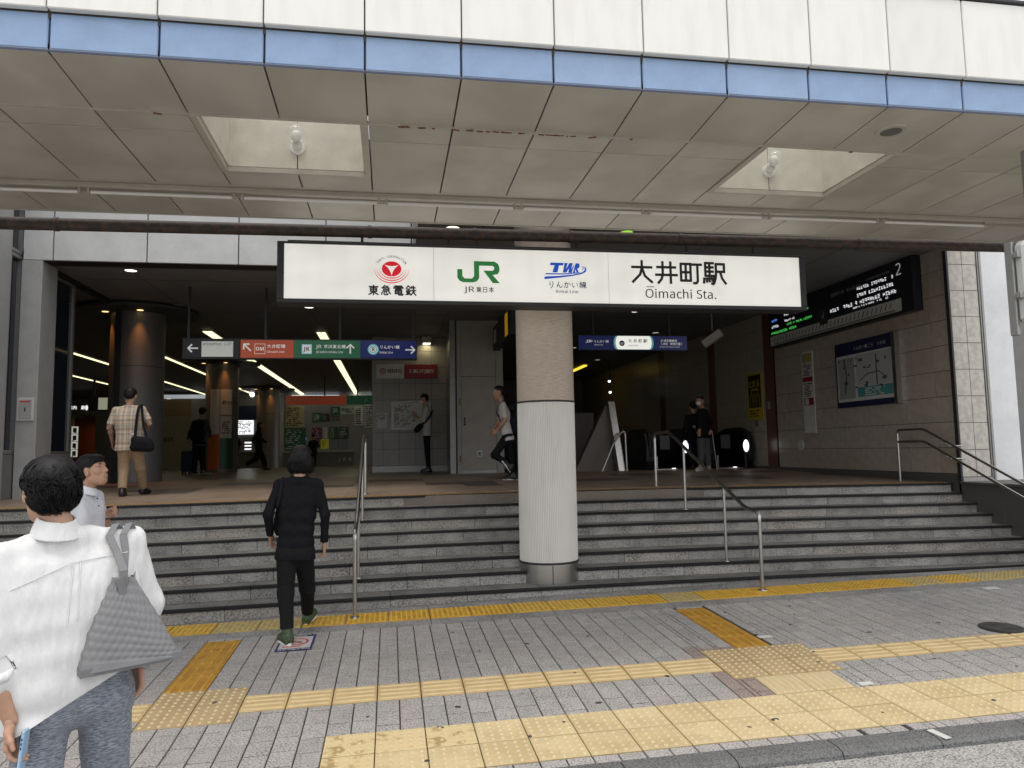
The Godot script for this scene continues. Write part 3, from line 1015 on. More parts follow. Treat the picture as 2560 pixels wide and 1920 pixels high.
# ---------------------------------------------------------------- lettering drawn stroke by stroke
const GLYPH := {
	"大": "8,32 92,32;50,6 50,34 42,62 10,94;51,38 62,68 92,94",
	"井": "10,30 90,30;4,62 96,62;34,8 34,62 28,80 14,96;68,8 68,96",
	"町": "8,14 8,84;8,14 50,14 50,84 8,84;29,14 29,84;8,49 50,49;56,16 98,16;80,16 80,86 74,94 62,94",
	"駅": "10,8 10,62;10,8 46,8;28,8 28,62;10,26 44,26;10,44 44,44;10,62 46,62 46,84 42,96 36,94;4,72 2,92;14,72 16,88;24,71 28,86;34,70 40,82;56,12 92,12 92,44 56,44;56,12 56,48 54,70 46,94;74,44 82,72 98,94",
	"東": "8,18 92,18;22,32 78,32 78,64 22,64 22,32;22,48 78,48;50,4 50,98;46,64 30,82 6,94;54,64 70,82 94,94",
	"急": "36,4 28,18 12,30;34,12 66,12 56,26;20,28 78,28 78,58 20,58;24,43 78,43;14,70 8,92;32,66 32,88 38,94 64,94 68,84;48,64 56,78;78,68 92,86",
	"電": "16,8 84,8;8,34 8,20 92,20 92,34;50,8 50,44;22,29 40,29;60,29 78,29;22,40 40,40;60,40 78,40;20,52 80,52 80,82 20,82 20,52;20,67 80,67;50,52 50,92 58,96 88,96 94,86",
	"鉄": "26,4 6,30;26,4 46,24;14,36 40,36;6,54 46,54;26,36 26,86;12,62 16,78;40,60 36,76;4,90 48,84;60,10 54,30;54,24 94,24;50,50 98,50;76,6 76,50 68,76 48,96;78,54 84,78 98,96",
	"日": "20,10 80,10 80,92 20,92 20,10;20,50 80,50",
	"本": "8,26 92,26;50,4 50,98;48,28 30,58 6,78;52,28 70,58 94,78;30,74 70,74",
	"り": "30,10 26,40 30,56 38,46;68,8 72,40 66,72 44,96",
	"ん": "46,8 28,50 12,90 30,60 44,54 52,66 54,84 66,92 80,84 92,62",
	"か": "8,36 56,32 60,44 54,78 44,92 32,86;36,8 28,50 10,90;72,22 88,40 94,56",
	"い": "16,20 18,60 28,84 40,70;72,24 84,44 88,66",
	"線": "24,4 8,26 24,28;36,16 8,46 38,42;30,32 42,50;24,46 24,92;10,60 6,82;38,58 44,76;70,4 62,16;52,16 90,16 90,46 52,46 52,16;52,31 90,31;71,46 71,90 64,94;48,58 62,58 46,86;92,52 78,66;74,56 84,76 98,90",
	"京": "50,4 50,18;6,18 94,18;26,32 74,32 74,54 26,54 26,32;50,54 50,90 42,96;28,64 10,86;70,64 90,84",
	"浜": "10,12 22,22;4,36 18,46;6,92 22,64;86,8 44,16;44,16 44,62;44,36 92,36;72,36 72,62;32,62 98,62;50,70 34,92;74,70 94,92",
	"北": "34,8 34,94;6,34 34,34;4,84 34,70;60,8 60,84 66,92 90,92 94,74;92,28 62,44",
	"三": "14,16 86,16;20,50 80,50;6,86 94,86",
	"菱": "8,14 92,14;32,4 32,24;68,4 68,24;50,26 50,46;24,36 76,36;10,46 90,46;36,48 16,60;60,48 84,58;42,56 18,80;38,64 72,64 50,84 18,96;40,72 58,86 90,96",
	"銀": "24,4 4,30;24,4 44,24;12,36 38,36;4,54 44,54;24,36 24,86;12,62 16,78;38,60 34,76;4,90 46,84;54,8 90,8 90,44 54,44;54,26 90,26;54,8 54,92 72,84;70,44 78,70 98,94;94,52 78,64",
	"行": "30,4 8,28;34,28 6,56;22,44 22,96;46,16 94,16;42,42 98,42;76,42 76,88 70,94 58,92",
	"と": "34,8 38,36 46,48;84,26 34,54 20,74 34,90 84,90",
	"ま": "14,24 86,24;18,46 82,46;52,6 52,76 44,90 24,90 18,78 30,68 56,74 86,92",
	"る": "24,14 74,12 20,60 46,46 74,48 84,66 74,88 50,94 36,84 46,72 60,78 62,92",
	"野": "8,8 46,8 46,44 8,44 8,8;8,26 46,26;27,8 27,86;10,62 44,62;4,88 50,84;58,8 90,8 72,26;60,18 80,34;54,38 94,38 84,54;74,38 74,88 66,94",
	"村": "4,30 46,30;26,4 26,96;26,32 4,68;28,38 46,56;52,30 98,30;82,4 82,88 76,94 66,92;60,48 68,64",
	"の": "52,18 44,60 26,84 12,70 16,44 40,22 66,20 86,40 84,68 60,90",
	"埼": "4,34 36,34;20,8 20,80;2,86 40,74;44,20 96,20;70,4 64,26 46,40;70,16 92,36;44,46 98,46;50,58 70,58 70,78 50,78 50,58;86,46 86,90 78,96",
	"直": "8,16 92,16;50,4 50,26;28,28 78,28 78,78 28,78 28,28;28,45 78,45;28,61 78,61;12,40 12,92 92,92",
	"通": "10,10 22,22;4,40 20,40 18,76 4,90;18,78 40,92 98,94;38,8 82,8 64,22;38,80 38,26 88,26 88,80;38,44 88,44;38,62 88,62;63,26 63,80",
	"渋": "10,12 22,22;4,36 18,46;6,92 22,64;62,4 62,44;62,22 90,22;42,22 42,44;32,44 98,44;46,56 34,80;58,56 70,66;74,64 60,80;52,72 44,92;84,54 96,76",
	"谷": "34,6 12,30;64,6 90,28;50,22 30,48 4,62;50,22 72,48 96,62;30,60 72,60 72,94 30,94 30,60",
	"新": "26,4 26,16;6,16 48,16;16,22 20,36;38,22 34,36;4,38 50,38;8,54 46,54;27,38 27,96;24,58 8,82;32,60 46,76;88,8 58,18;60,18 58,56 50,92;60,42 98,42;82,42 82,96",
	"宿": "50,4 50,14;10,28 10,16 90,16 88,28;28,30 10,58;20,48 20,96;34,38 96,38;62,38 54,52;42,52 88,52 88,94 42,94 42,52;42,72 88,72",
	"方": "50,4 50,20;6,22 94,22;40,22 36,56 10,92;38,46 80,46 76,84 68,94 54,90",
	"面": "4,10 96,10;48,10 42,26;12,26 88,26 88,94 12,94 12,26;38,26 38,94;64,26 64,94;38,48 64,48;38,70 64,70",
	"国": "10,8 90,8 90,94 10,94 10,8;26,26 74,26;28,50 72,50;22,76 78,76;50,26 50,76;62,58 70,68",
	"示": "24,14 76,14;6,38 94,38;50,38 50,90 40,96;28,54 10,80;70,54 92,78",
	"木": "8,30 92,30;50,4 50,98;48,32 30,64 6,84;52,32 70,64 94,84",
	"場": "4,34 34,34;18,8 18,80;2,84 36,72;48,8 86,8 86,38 48,38 48,8;48,23 86,23;38,50 98,50;58,50 36,78;54,62 94,62 88,90 78,94;70,62 48,92;84,62 64,94",
	"展": "12,8 88,8 88,26 14,26;12,8 12,60 4,94;36,26 36,52;64,26 64,52;18,38 92,38;14,54 96,54;34,54 34,90 54,80;56,56 72,76 96,92;84,62 70,74",
	"際": "8,8 8,96;8,8 26,8 18,34 30,54 22,70 10,66;46,6 34,30;44,16 58,16 42,48;40,26 52,36;70,10 94,10 76,44;66,20 96,46;46,52 86,52;36,66 98,66;68,66 68,96;50,74 40,90;84,74 96,88",
	"ご": "24,22 70,22;20,66 26,86 80,88;78,8 84,20;90,4 96,16",
	"案": "50,2 50,12;12,24 12,12 88,12 88,24;12,34 88,34;44,18 30,44 66,54;70,26 56,44 26,54;8,66 92,66;50,54 50,98;46,68 12,92;54,68 90,92",
	"内": "50,4 50,24;12,96 12,24 88,24 88,92 78,96;50,26 46,48 24,72;52,46 74,70",
	"き": "18,22 80,16;14,42 84,36;44,6 74,66;74,64 48,58;26,66 24,82 40,92 74,90",
	"っ": "16,56 60,46 82,60 76,80 44,92",
	"ぷ": "44,10 58,18 50,30;40,40 56,62 50,86 30,84;12,70 24,88;74,58 92,78;82,10 90,16",
	"う": "30,10 66,18;18,42 56,34 76,46 70,74 34,96",
	"ば": "16,10 10,50 16,92;38,32 94,32;70,8 72,78 58,92 40,84 48,70 92,86;86,6 94,14",
	"(": "70,4 46,30 46,70 70,96",
	")": "30,4 54,30 54,70 30,96",
	"・": "44,50 56,50",
}

# strokes as thin raised bars; each stroke lies a hair above the one before
func write_cjk(mb: MB, text: String, o: Vector3, b: Basis, sz: float, pitch: float, th: float, lift := 0.0004) -> void:
	var x := 0.0
	for ch in text:
		if GLYPH.has(ch):
			var lv := 0
			for st in String(GLYPH[ch]).split(";"):
				var pts := PackedVector2Array()
				for q in st.split(" "):
					var c := q.split(",")
					pts.append(Vector2(x + float(c[0]) * sz * 0.01, (100.0 - float(c[1])) * sz * 0.01))
				ribbon(mb, pts, th, o + b.z * (lift * (lv + 1)), b)
				lv += 1
		x += pitch

func ribbon(mb: MB, p: PackedVector2Array, th: float, o: Vector3, b: Basis) -> void:
	var k := p.size()
	var l := PackedVector2Array()
	var r := PackedVector2Array()
	var closed := k > 2 and p[0].is_equal_approx(p[k - 1])
	for i in k:
		var d0 := (p[i] - p[i - 1]).normalized() if i > 0 else ((p[0] - p[k - 2]).normalized() if closed else (p[1] - p[0]).normalized())
		var d1 := (p[i + 1] - p[i]).normalized() if i < k - 1 else ((p[1] - p[0]).normalized() if closed else (p[k - 1] - p[k - 2]).normalized())
		var m := (d0 + d1)
		m = m.normalized() if m.length() > 0.2 else d0
		var nn := Vector2(-m.y, m.x)
		var w := th * 0.5 / maxf(0.55, absf(nn.dot(Vector2(-d0.y, d0.x))))
		var c := p[i]
		if not closed and i == 0: c -= d1 * th * 0.3
		if not closed and i == k - 1: c += d0 * th * 0.3
		l.append(c + nn * w)
		r.append(c - nn * w)
	for i in k - 1:
		mb.quad(o + b.x * r[i].x + b.y * r[i].y, o + b.x * r[i + 1].x + b.y * r[i + 1].y, o + b.x * l[i + 1].x + b.y * l[i + 1].y, o + b.x * l[i].x + b.y * l[i].y)

var fonts := {}
func font(bold: bool) -> Font:
	if not fonts.has(bold):
		var f := SystemFont.new()
		f.font_names = PackedStringArray(["Droid Sans"])
		f.font_weight = 700 if bold else 400
		fonts[bold] = f
	return fonts[bold]

# Latin lettering; o is the centre of the line
func write_latin(called: String, text: String, parent: Node, m: Material, o: Vector3, b: Basis, cap: float, bold := false, width := 0.0) -> MeshInstance3D:
	var tm := TextMesh.new()
	tm.text = text
	tm.font = font(bold)
	tm.font_size = 64
	tm.pixel_size = cap / 46.0
	tm.depth = 0.0012
	tm.curve_step = 4.0
	var k := 1.0
	if width > 0.0:
		var w := tm.get_aabb().size.x
		if w > 0.0: k = width / w
	var bb := Basis(b.x * k, b.y, b.z)
	return piece(called, tm, m, parent, o + b.z * 0.0008, bb)

func arrow(mb: MB, o: Vector3, b: Basis, ang: float, s: float) -> void:
	var c := cos(ang)
	var sn := sin(ang)
	var bb := Basis(b.x * c + b.y * sn, -b.x * sn + b.y * c, b.z)
	mb.poly(PackedVector2Array([Vector2(-0.5, -0.07), Vector2(0.3, -0.07), Vector2(0.02, -0.34), Vector2(0.14, -0.44), Vector2(0.55, 0), Vector2(0.14, 0.44), Vector2(0.02, 0.34), Vector2(0.3, 0.07), Vector2(-0.5, 0.07)].map(func(q): return q * s)), o + b.z * 0.001, bb, 0.0)


# ---------------------------------------------------------------- facade, deck over the pavement, column, sign, handrails
const CEIL := 2.88

func build_facade() -> void:
	# station block above and beside the opening
	var fc := thing("station_facade", "white panelled band of the station front above the left entrance", "facade", Vector3(-2.4, 2.87, -11.4))
	var xs := [-5.24, -4.84, -3.56, -2.26, -0.97, 0.34]
	for i in xs.size() - 1:
		for r in 2:
			var mb := MB.new()
			var y0 := 2.872 + 1.45 * r
			mb.span(Vector3(xs[i] + 0.008, y0, -11.45), Vector3(xs[i + 1] - 0.008, y0 + 1.435, -11.4), 0.003)
			obj("white_panel", mb, mats.panel_white, fc)
	var mb := MB.new()
	mb.span(Vector3(-5.24, 2.87, -11.75), Vector3(0.36, 5.9, -11.452))
	obj("backing_wall", mb, mats.black, fc)
	# left side building: grey wall running towards the street, with its narrow window
	var lb := thing("side_building", "grey side building with a tall narrow window beside the left pilaster", "building", Vector3(-6.5, -0.58, -10.5))
	mb = MB.new()
	mb.span(Vector3(-9.5, -1.9, -11.12), Vector3(-5.26, 6.0, -8.4))
	mb.span(Vector3(-9.5, -1.9, -11.48), Vector3(-5.5, 6.0, -11.12))
	obj("wall", mb, mats.panel_grey, lb)
	mb = MB.new()
	mb.span(Vector3(-5.5, -1.9, -11.47), Vector3(-5.27, 0.06, -11.125))
	obj("lower_panel", mb, mats.wall_grey, lb)
	for r in 2:
		var y0 := 0.09 if r == 0 else 2.96
		var y1 := 2.9 if r == 0 else 5.8
		var wn := MB.new()
		wn.span(Vector3(-5.34, y0 + 0.03, -11.43), Vector3(-5.325, y1 - 0.03, -11.15))
		var pane := obj("window_pane", wn, mats.glass_dark, lb)
		var fr := MB.new()
		fr.span(Vector3(-5.345, y0 - 0.025, -11.47), Vector3(-5.262, y0 + 0.03, -11.125), 0.004)
		fr.span(Vector3(-5.345, y1 - 0.03, -11.47), Vector3(-5.262, y1 + 0.025, -11.125), 0.004)
		fr.span(Vector3(-5.345, y0 + 0.03, -11.47), Vector3(-5.262, y1 - 0.03, -11.435), 0.004)
		fr.span(Vector3(-5.345, y0 + 0.03, -11.155), Vector3(-5.262, y1 - 0.03, -11.125), 0.004)
		obj("window_frame", fr, mats.grey_metal, lb)
	# pilaster and its switch cabinet
	var pl := thing("pilaster", "pale grey pilaster at the left edge of the station opening", "pilaster", Vector3(-5.1, -0.58, -11.55))
	mb = MB.new()
	mb.span(Vector3(-5.25, -0.6, -11.9), Vector3(-4.975, 2.865, -11.4), 0.006)
	obj("cladding", mb, mats.panel_grey, pl)
	var cab := thing("switch_cabinet", "small framed cabinet door on the left pilaster", "cabinet", Vector3(-5.11, 0.53, -11.4))
	mb = MB.new()
	mb.span(Vector3(-5.225, 0.53, -11.398), Vector3(-5.0, 0.86, -11.37), 0.006)
	obj("frame", mb, mats.panel_white, cab)
	mb = MB.new()
	mb.span(Vector3(-5.195, 0.56, -11.37), Vector3(-5.03, 0.83, -11.362), 0.003)
	obj("door", mb, mats.panel_grey, cab)
	mb = MB.new()
	mb.span(Vector3(-5.18, 0.795, -11.362), Vector3(-5.045, 0.812, -11.3605))
	obj("red_stripe", mb, mats.red_ink, cab)
	mb = MB.new()
	mb.span(Vector3(-5.12, 0.66, -11.362), Vector3(-5.105, 0.72, -11.36))
	obj("keyhole_plate", mb, mats.ink, cab)
	# ceiling over the hall and, on the right, out to the deck
	var ce := setting("ceiling", Vector3(0, CEIL, -18))
	mb = MB.new()
	mb.span(Vector3(-16.2, CEIL, -42), Vector3(0.4, CEIL + 0.25, -11.76))
	mb.span(Vector3(0.4, CEIL, -9.4), Vector3(8.1, CEIL + 0.25, -7.95))
	mb.span(Vector3(0.4, CEIL, -42), Vector3(8.7, CEIL + 0.25, -9.4))
	obj("ceiling_board", mb, mats.ceiling_dark, ce)
	for x in [-3.97, -1.57, 1.2, 3.9, 6.6]:
		mb = MB.new()
		mb.span(Vector3(x - 0.004, CEIL - 0.003, -41), Vector3(x + 0.004, CEIL - 0.0005, -11.8 if x < 0.4 else -8.0))
		obj("ceiling_joint", mb, mats.ceiling_line, ce)
	for z in [-9.7, -12.6, -15.4, -18.2, -21.0]:
		mb = MB.new()
		mb.span(Vector3(-4.9 if z < -12 else 0.5, CEIL - 0.003, z - 0.004), Vector3(7.9, CEIL - 0.0005, z + 0.004))
		obj("ceiling_joint", mb, mats.ceiling_line, ce)
	# fascia under the roof slab seen past the pipe
	mb = MB.new()
	mb.span(Vector3(0.36, CEIL, -11.4), Vector3(0.4, 5.9, -7.95))
	mb.span(Vector3(0.4, CEIL + 0.25, -8.05), Vector3(8.0, 3.6, -7.95))
	obj("roof_edge", mb, mats.wall_grey, ce)
	# downlights of the ceiling
	var lit := mt("lamp_warm", Color(0.9, 0.85, 0.75), 0.4, {"glow": Color(1.0, 0.86, 0.62), "power": 1.5})
	var white := mt("lamp_white", Color(0.9, 0.9, 0.88), 0.4, {"glow": Color(1.0, 0.97, 0.9), "power": 2.2})
	var lime := mt("lamp_lime", Color(0.35, 0.55, 0.08), 0.4, {"glow": Color(0.35, 0.75, 0.05), "power": 0.8})
	var off := mt("lamp_unlit", Color(0.45, 0.44, 0.42), 0.4)
	var dim := mt("lamp_dim", Color(0.6, 0.55, 0.5), 0.4, {"glow": Color(0.8, 0.66, 0.5), "power": 0.45})
	var spots := [[0.81, -9.23, lit, "warm downlight under the roof edge, leftmost above the sign"], [3.13, -9.17, lime, "lime green downlight above the station sign"], [5.06, -9.1, off, "unlit downlight above the right end of the sign"], [6.94, -9.06, lit, "warm downlight under the roof edge near the right wall"],
		[-3.96, -11.95, white, "bright downlight just inside the left entrance"], [-3.98, -14.67, off, "unlit downlight beside the first hall column"], [-1.57, -14.7, white, "white downlight below the left end of the station sign"], [5.14, -14.65, white, "white downlight in front of the blue hanging sign"], [6.49, -14.55, white, "white downlight left of the security camera"], [6.61, -17.37, dim, "dim downlight above the escalators"], [5.21, -20.12, dim, "dim downlight deep behind the round column"], [6.69, -22.89, dim, "farthest dim downlight above the escalators"]]
	for s in spots:
		var t := thing("downlight", s[3], "downlight", Vector3(s[0], CEIL, s[1]), "ceiling downlights")
		mb = MB.new()
		mb.lathe(t.position, [Vector2(0.085, -0.001), Vector2(0.108, -0.002), Vector2(0.112, -0.008), Vector2(0.1, -0.012), Vector2(0.086, -0.01)], 20)
		obj("rim", mb, mats.grey_metal, t)
		mb = MB.new()
		mb.disc(t.position + Vector3(0, -0.006, 0), Basis.IDENTITY, 0.087, 0.087, 20, -1.0)
		obj("lens", mb, s[2], t)
		if s[2] != off:
			var sp := SpotLight3D.new()
			sp.name = "light"
			sp.position = Vector3(0, -0.02, 0)
			sp.rotation_degrees = Vector3(-90, 0, 0)
			sp.spot_angle = 55
			sp.spot_range = 12
			sp.light_color = Color(0.75, 1.0, 0.4) if s[2] == lime else Color(1.0, 0.9, 0.74)
			sp.light_energy = 0.25 if s[2] == white else 0.12
			sp.light_size = 0.08
			sp.shadow_enabled = true
			t.add_child(sp)


# ---- the pedestrian deck that roofs the pavement
const P := 0.6
func jx(k: int) -> float:
	return P * (-0.2455 + k)

func build_deck() -> void:
	var dk := thing("pedestrian_deck", "pedestrian deck with white and blue fascia panels roofing the pavement", "deck", Vector3(1.5, 2.31, -5.9))
	var y := 2.312
	var g := 0.006
	var r := RandomNumberGenerator.new()
	r.seed = 99
	for k in range(-16, 13):
		var a := jx(k)
		var b := jx(k + 1)
		# white parapet panel, standing 5 cm proud of the blue band
		var mb := MB.new()
		mb.span(Vector3(a + g * 0.7, 2.585, -4.42), Vector3(b - g * 0.7, 3.16, -4.372), 0.006)
		obj("white_panel", mb, mats["deck_white" if r.randf() < 0.6 else "deck_white_b"], dk)
		mb = MB.new()
		mb.span(Vector3(a + g, 2.362, -4.46), Vector3(b - g, 2.581, -4.422), 0.006)
		obj("blue_panel", mb, mats["deck_blue" if r.randf() < 0.6 else "deck_blue_b"], dk)
		# soffit rows
		var rows := [[-4.428, -5.066], [-5.086, -5.36], [-5.366, -6.42], [-6.76, -7.27]]
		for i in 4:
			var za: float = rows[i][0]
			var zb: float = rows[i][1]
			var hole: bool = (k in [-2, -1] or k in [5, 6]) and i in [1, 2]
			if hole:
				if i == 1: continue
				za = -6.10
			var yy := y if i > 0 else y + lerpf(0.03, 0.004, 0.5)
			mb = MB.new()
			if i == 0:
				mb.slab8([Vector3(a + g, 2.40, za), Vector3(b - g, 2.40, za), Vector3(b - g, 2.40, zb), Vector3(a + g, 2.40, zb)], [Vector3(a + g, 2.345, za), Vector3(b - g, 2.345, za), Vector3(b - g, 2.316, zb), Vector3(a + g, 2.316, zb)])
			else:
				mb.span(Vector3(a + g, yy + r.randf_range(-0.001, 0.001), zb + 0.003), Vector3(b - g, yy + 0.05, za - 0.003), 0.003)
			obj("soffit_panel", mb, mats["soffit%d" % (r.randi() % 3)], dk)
	# dark core behind the joints, with the two light wells left open
	var wells := [[jx(-2), jx(0)], [jx(5), jx(7)]]
	var x0 := jx(-16)
	var x1 := jx(13)
	var mb := MB.new()
	var lo := 2.366
	var hi := 2.55
	mb.span(Vector3(x0, lo, -5.06), Vector3(x1, hi, -4.48))
	mb.span(Vector3(x0, lo, -7.24), Vector3(x1, hi, -6.1))
	var from := x0
	for w in wells:
		mb.span(Vector3(from, lo, -6.1), Vector3(w[0] - 0.01, hi, -5.06))
		from = w[1] + 0.01
	mb.span(Vector3(from, lo, -6.1), Vector3(x1, hi, -5.06))
	mb.span(Vector3(x0, hi, -4.47), Vector3(x1, 3.14, -4.425))
	mb.span(Vector3(x0, 2.33, -7.272), Vector3(x1, 3.14, -7.242))
	mb.span(Vector3(x0, 2.345, -4.462), Vector3(x1, 2.585, -4.45))
	obj("deck_core", mb, mats.soffit_gap, dk)
	mb = MB.new()
	mb.span(Vector3(x0, 2.346, -4.47), Vector3(x1, 2.358, -4.424))
	obj("blue_trim", mb, mats.blue_trim, dk)
	mb = MB.new()
	mb.span(Vector3(x0, 3.162, -4.50), Vector3(x1, 3.195, -4.355), 0.008)
	obj("coping", mb, mats.dark_metal, dk)
	mb = MB.new()
	mb.span(Vector3(x0, 2.306, -5.084), Vector3(x1, 2.33, -5.068))
	mb.span(Vector3(x0, 2.302, -7.285), Vector3(x1, 2.36, -7.273))
	obj("edge_trim", mb, mats.trim_cream, dk)
	# flakes of rust along the front groove
	mb = MB.new()
	for i in 30:
		var fx := r.randf_range(0.05, 1.35)
		if i % 5 == 0: fx = r.randf_range(-2.0, 4.0)
		mb.box(Vector3(fx, 2.304, -5.076 + r.randf_range(-0.006, 0.006)), Vector3(r.randf_range(0.01, 0.06), r.randf_range(0.003, 0.008), r.randf_range(0.008, 0.02)), 0.0, Basis(Vector3.UP, r.randf_range(-0.3, 0.3)))
	obj("rust_flakes", mb, mats.rust, dk).set_meta("kind", "stuff")
	# light wells
	for w in wells:
		var a: float = w[0]
		var b: float = w[1]
		var m := (a + b) * 0.5
		var zf := -5.10
		var zb := -6.06
		var top := 3.12
		for q in [[Vector3(a + 0.06, 2.345, zb - 0.03), Vector3(m - 0.004, top, zb)], [Vector3(m + 0.004, 2.345, zb - 0.03), Vector3(b - 0.06, top, zb)], [Vector3(a + 0.03, 2.345, zb), Vector3(a + 0.06, top, zf)], [Vector3(b - 0.06, 2.345, zb), Vector3(b - 0.03, top, zf)], [Vector3(a + 0.06, 2.345, zf), Vector3(b - 0.06, top, zf + 0.03)]]:
			mb = MB.new()
			mb.span(q[0], q[1])
			obj("light_well_panel", mb, mats.skylight_wall, dk)
		mb = MB.new()
		mb.span(Vector3(a + 0.003, 2.300, zb - 0.035), Vector3(b - 0.003, 2.344, zb - 0.002), 0.003)
		mb.span(Vector3(a + 0.003, 2.300, zb - 0.002), Vector3(a + 0.05, 2.344, zf + 0.02), 0.003)
		mb.span(Vector3(b - 0.05, 2.300, zb - 0.002), Vector3(b - 0.003, 2.344, zf + 0.02), 0.003)
		obj("light_well_trim", mb, mats.trim_cream, dk)
		mb = MB.new()
		mb.span(Vector3(a, 3.13, zb - 0.05), Vector3(b, 3.142, zf + 0.05))
		obj("light_well_glass", mb, mt("milk_glass", Color(0.85, 0.87, 0.88), 0.1, {"alpha": 0.06}), dk)
		# globe lamp on the back wall of the well
		var gx := m
		var gl := thing("globe_lamp", "unlit clear globe lamp in the %s light well of the deck" % ("left" if m < 1.0 else "right"), "lamp", Vector3(gx, 2.52, zb), "globe lamps in the light wells")
		mb = MB.new()
		mb.cyl(Vector3(gx, 2.52, zb + 0.001), Vector3(gx, 2.52, zb + 0.02), 0.062, 0.06, 24)
		mb.cyl(Vector3(gx, 2.52, zb + 0.02), Vector3(gx, 2.55, zb + 0.07), 0.036, 0.042, 20)
		obj("socket", mb, mats.lamp_off, gl)
		mb = MB.new()
		mb.ball(Vector3(gx, 2.595, zb + 0.125), Vector3(0.068, 0.068, 0.068), Basis.IDENTITY, 24, 16)
		obj("globe", mb, mats.glass_globe, gl)
		mb = MB.new()
		mb.ball(Vector3(gx, 2.578, zb + 0.105), Vector3(0.042, 0.05, 0.042), Basis.IDENTITY, 18, 12)
		obj("bulb", mb, mats.lamp_off, gl)
	# channel with the tube lights
	mb = MB.new()
	mb.span(Vector3(x0, 2.318, -6.46), Vector3(x1, 2.36, -6.425), 0.0)
	mb.span(Vector3(x0, 2.352, -6.755), Vector3(x1, 2.36, -6.46))
	mb.span(Vector3(x0, 2.306, -6.64), Vector3(x1, 2.352, -6.58), 0.004)
	mb.span(Vector3(x0, 2.318, -6.757), Vector3(x1, 2.36, -6.735), 0.0)
	obj("light_channel", mb, mats.trim_cream, dk)
	for i in range(-3, 5):
		var a := -0.06 + 1.26 * i
		var nth: String = ["leftmost", "second", "third", "fourth", "fifth", "sixth", "seventh", "rightmost"][i + 3]
		var t := thing("tube_light", "%s unlit white tube in the row along the deck soffit, counted from the left" % nth, "tube light", Vector3(a + 0.63, 2.27, -6.61), "tube lights in the deck soffit")
		mb = MB.new()
		mb.cyl(Vector3(a + 0.05, 2.268, -6.61), Vector3(a + 1.21, 2.268, -6.61), 0.0155, 0.0155, 14)
		obj("tube", mb, mats.tube_off, t)
		for e in [a + 0.035, a + 1.225]:
			mb = MB.new()
			mb.box(Vector3(e, 2.276, -6.61), Vector3(0.018, 0.05, 0.04), 0.003)
			obj("socket", mb, mats.trim_cream, t)
	# round loudspeaker grille
	var sp := thing("soffit_speaker", "round grey loudspeaker grille in the deck soffit near the right light well", "speaker", Vector3(3.71, 2.325, -4.74))
	mb = MB.new()
	mb.lathe(sp.position, [Vector2(0.075, -0.004), Vector2(0.105, -0.006), Vector2(0.112, -0.001), Vector2(0.112, 0.01)], 28)
	obj("rim", mb, mats.trim_cream, sp)
	mb = MB.new()
	mb.disc(sp.position + Vector3(0, -0.003, 0), Basis.IDENTITY, 0.077, 0.077, 28, -1.0)
	obj("grille", mb, mt("grille", Color(0.13, 0.13, 0.125), 0.6), sp)
	# service pipe along the back edge
	mb = MB.new()
	var pts := []
	for i in 40:
		var x := lerpf(-9.5, 7.45, i / 39.0)
		pts.append(Vector3(x, 2.262 + 0.0075 * (x + 3.7), -7.58))
	mb.tube(pts, 0.062, 16)
	var pp := thing("service_pipe", "long rusty brown pipe along the back edge of the deck above the sign", "pipe", Vector3(-1.0, 2.28, -7.58))
	obj("pipe", mb, mats.pipe, pp)
	for x in [-6.0, -3.2, -0.2, 0.9, 1.95, 3.2, 5.4, 7.44]:
		mb = MB.new()
		var py: float = 2.262 + 0.0075 * (x + 3.7)
		mb.cyl(Vector3(x - 0.02, py, -7.58), Vector3(x + 0.02, py, -7.58), 0.069, 0.069, 18)
		obj("collar", mb, mats.pipe, pp)


# ---- round column in the stairs
func build_column() -> void:
	var c := Vector3(1.8, -1.485, -8.36)
	var t := thing("round_column", "round column in the stairs, white fluted below and wood clad above", "column", c)
	var mb := MB.new()
	mb.lathe(c, [Vector2(0.338, -0.15), Vector2(0.338, 0.205), Vector2(0.33, 0.212)], 48)
	obj("steel_base", mb, mats.steel_band, t)
	mb = MB.new()
	mb.box(c + Vector3(-0.03, 0.03, 0.339), Vector3(0.008, 0.35, 0.004))
	obj("base_seam", mb, mats.black, t)
	mb = MB.new()
	mb.lathe(c, [Vector2(0.325, 0.2), Vector2(0.343, 0.21), Vector2(0.343, 0.226), Vector2(0.325, 0.234)], 48)
	obj("base_rim", mb, mats.black, t)
	# fluted sleeve
	mb = MB.new()
	var k := 104
	var ring := []
	for i in k * 4:
		var a := TAU * i / (k * 4)
		var rr: float = [0.330, 0.3345, 0.3345, 0.330][i % 4]
		ring.append(Vector2(cos(a) * rr, sin(a) * rr))
	var y0 := -1.485 + 0.23
	var y1 := 0.535
	for i in ring.size():
		var p: Vector2 = ring[i]
		var q: Vector2 = ring[(i + 1) % ring.size()]
		mb.quad(Vector3(c.x + q.x, y0, c.z + q.y), Vector3(c.x + p.x, y0, c.z + p.y), Vector3(c.x + p.x, y1, c.z + p.y), Vector3(c.x + q.x, y1, c.z + q.y))
	obj("fluted_sleeve", mb, mats.column_white, t)
	mb = MB.new()
	mb.lathe(Vector3(c.x, 0, c.z), [Vector2(0.32, 0.53), Vector2(0.341, 0.535), Vector2(0.341, 0.552), Vector2(0.32, 0.558)], 48)
	obj("dark_ring", mb, mats.dark_metal, t)
	mb = MB.new()
	mb.lathe(Vector3(c.x, 0, c.z), [Vector2(0.333, 0.555), Vector2(0.333, CEIL + 0.02)], 64)
	obj("wood_cladding", mb, mats.wood, t)


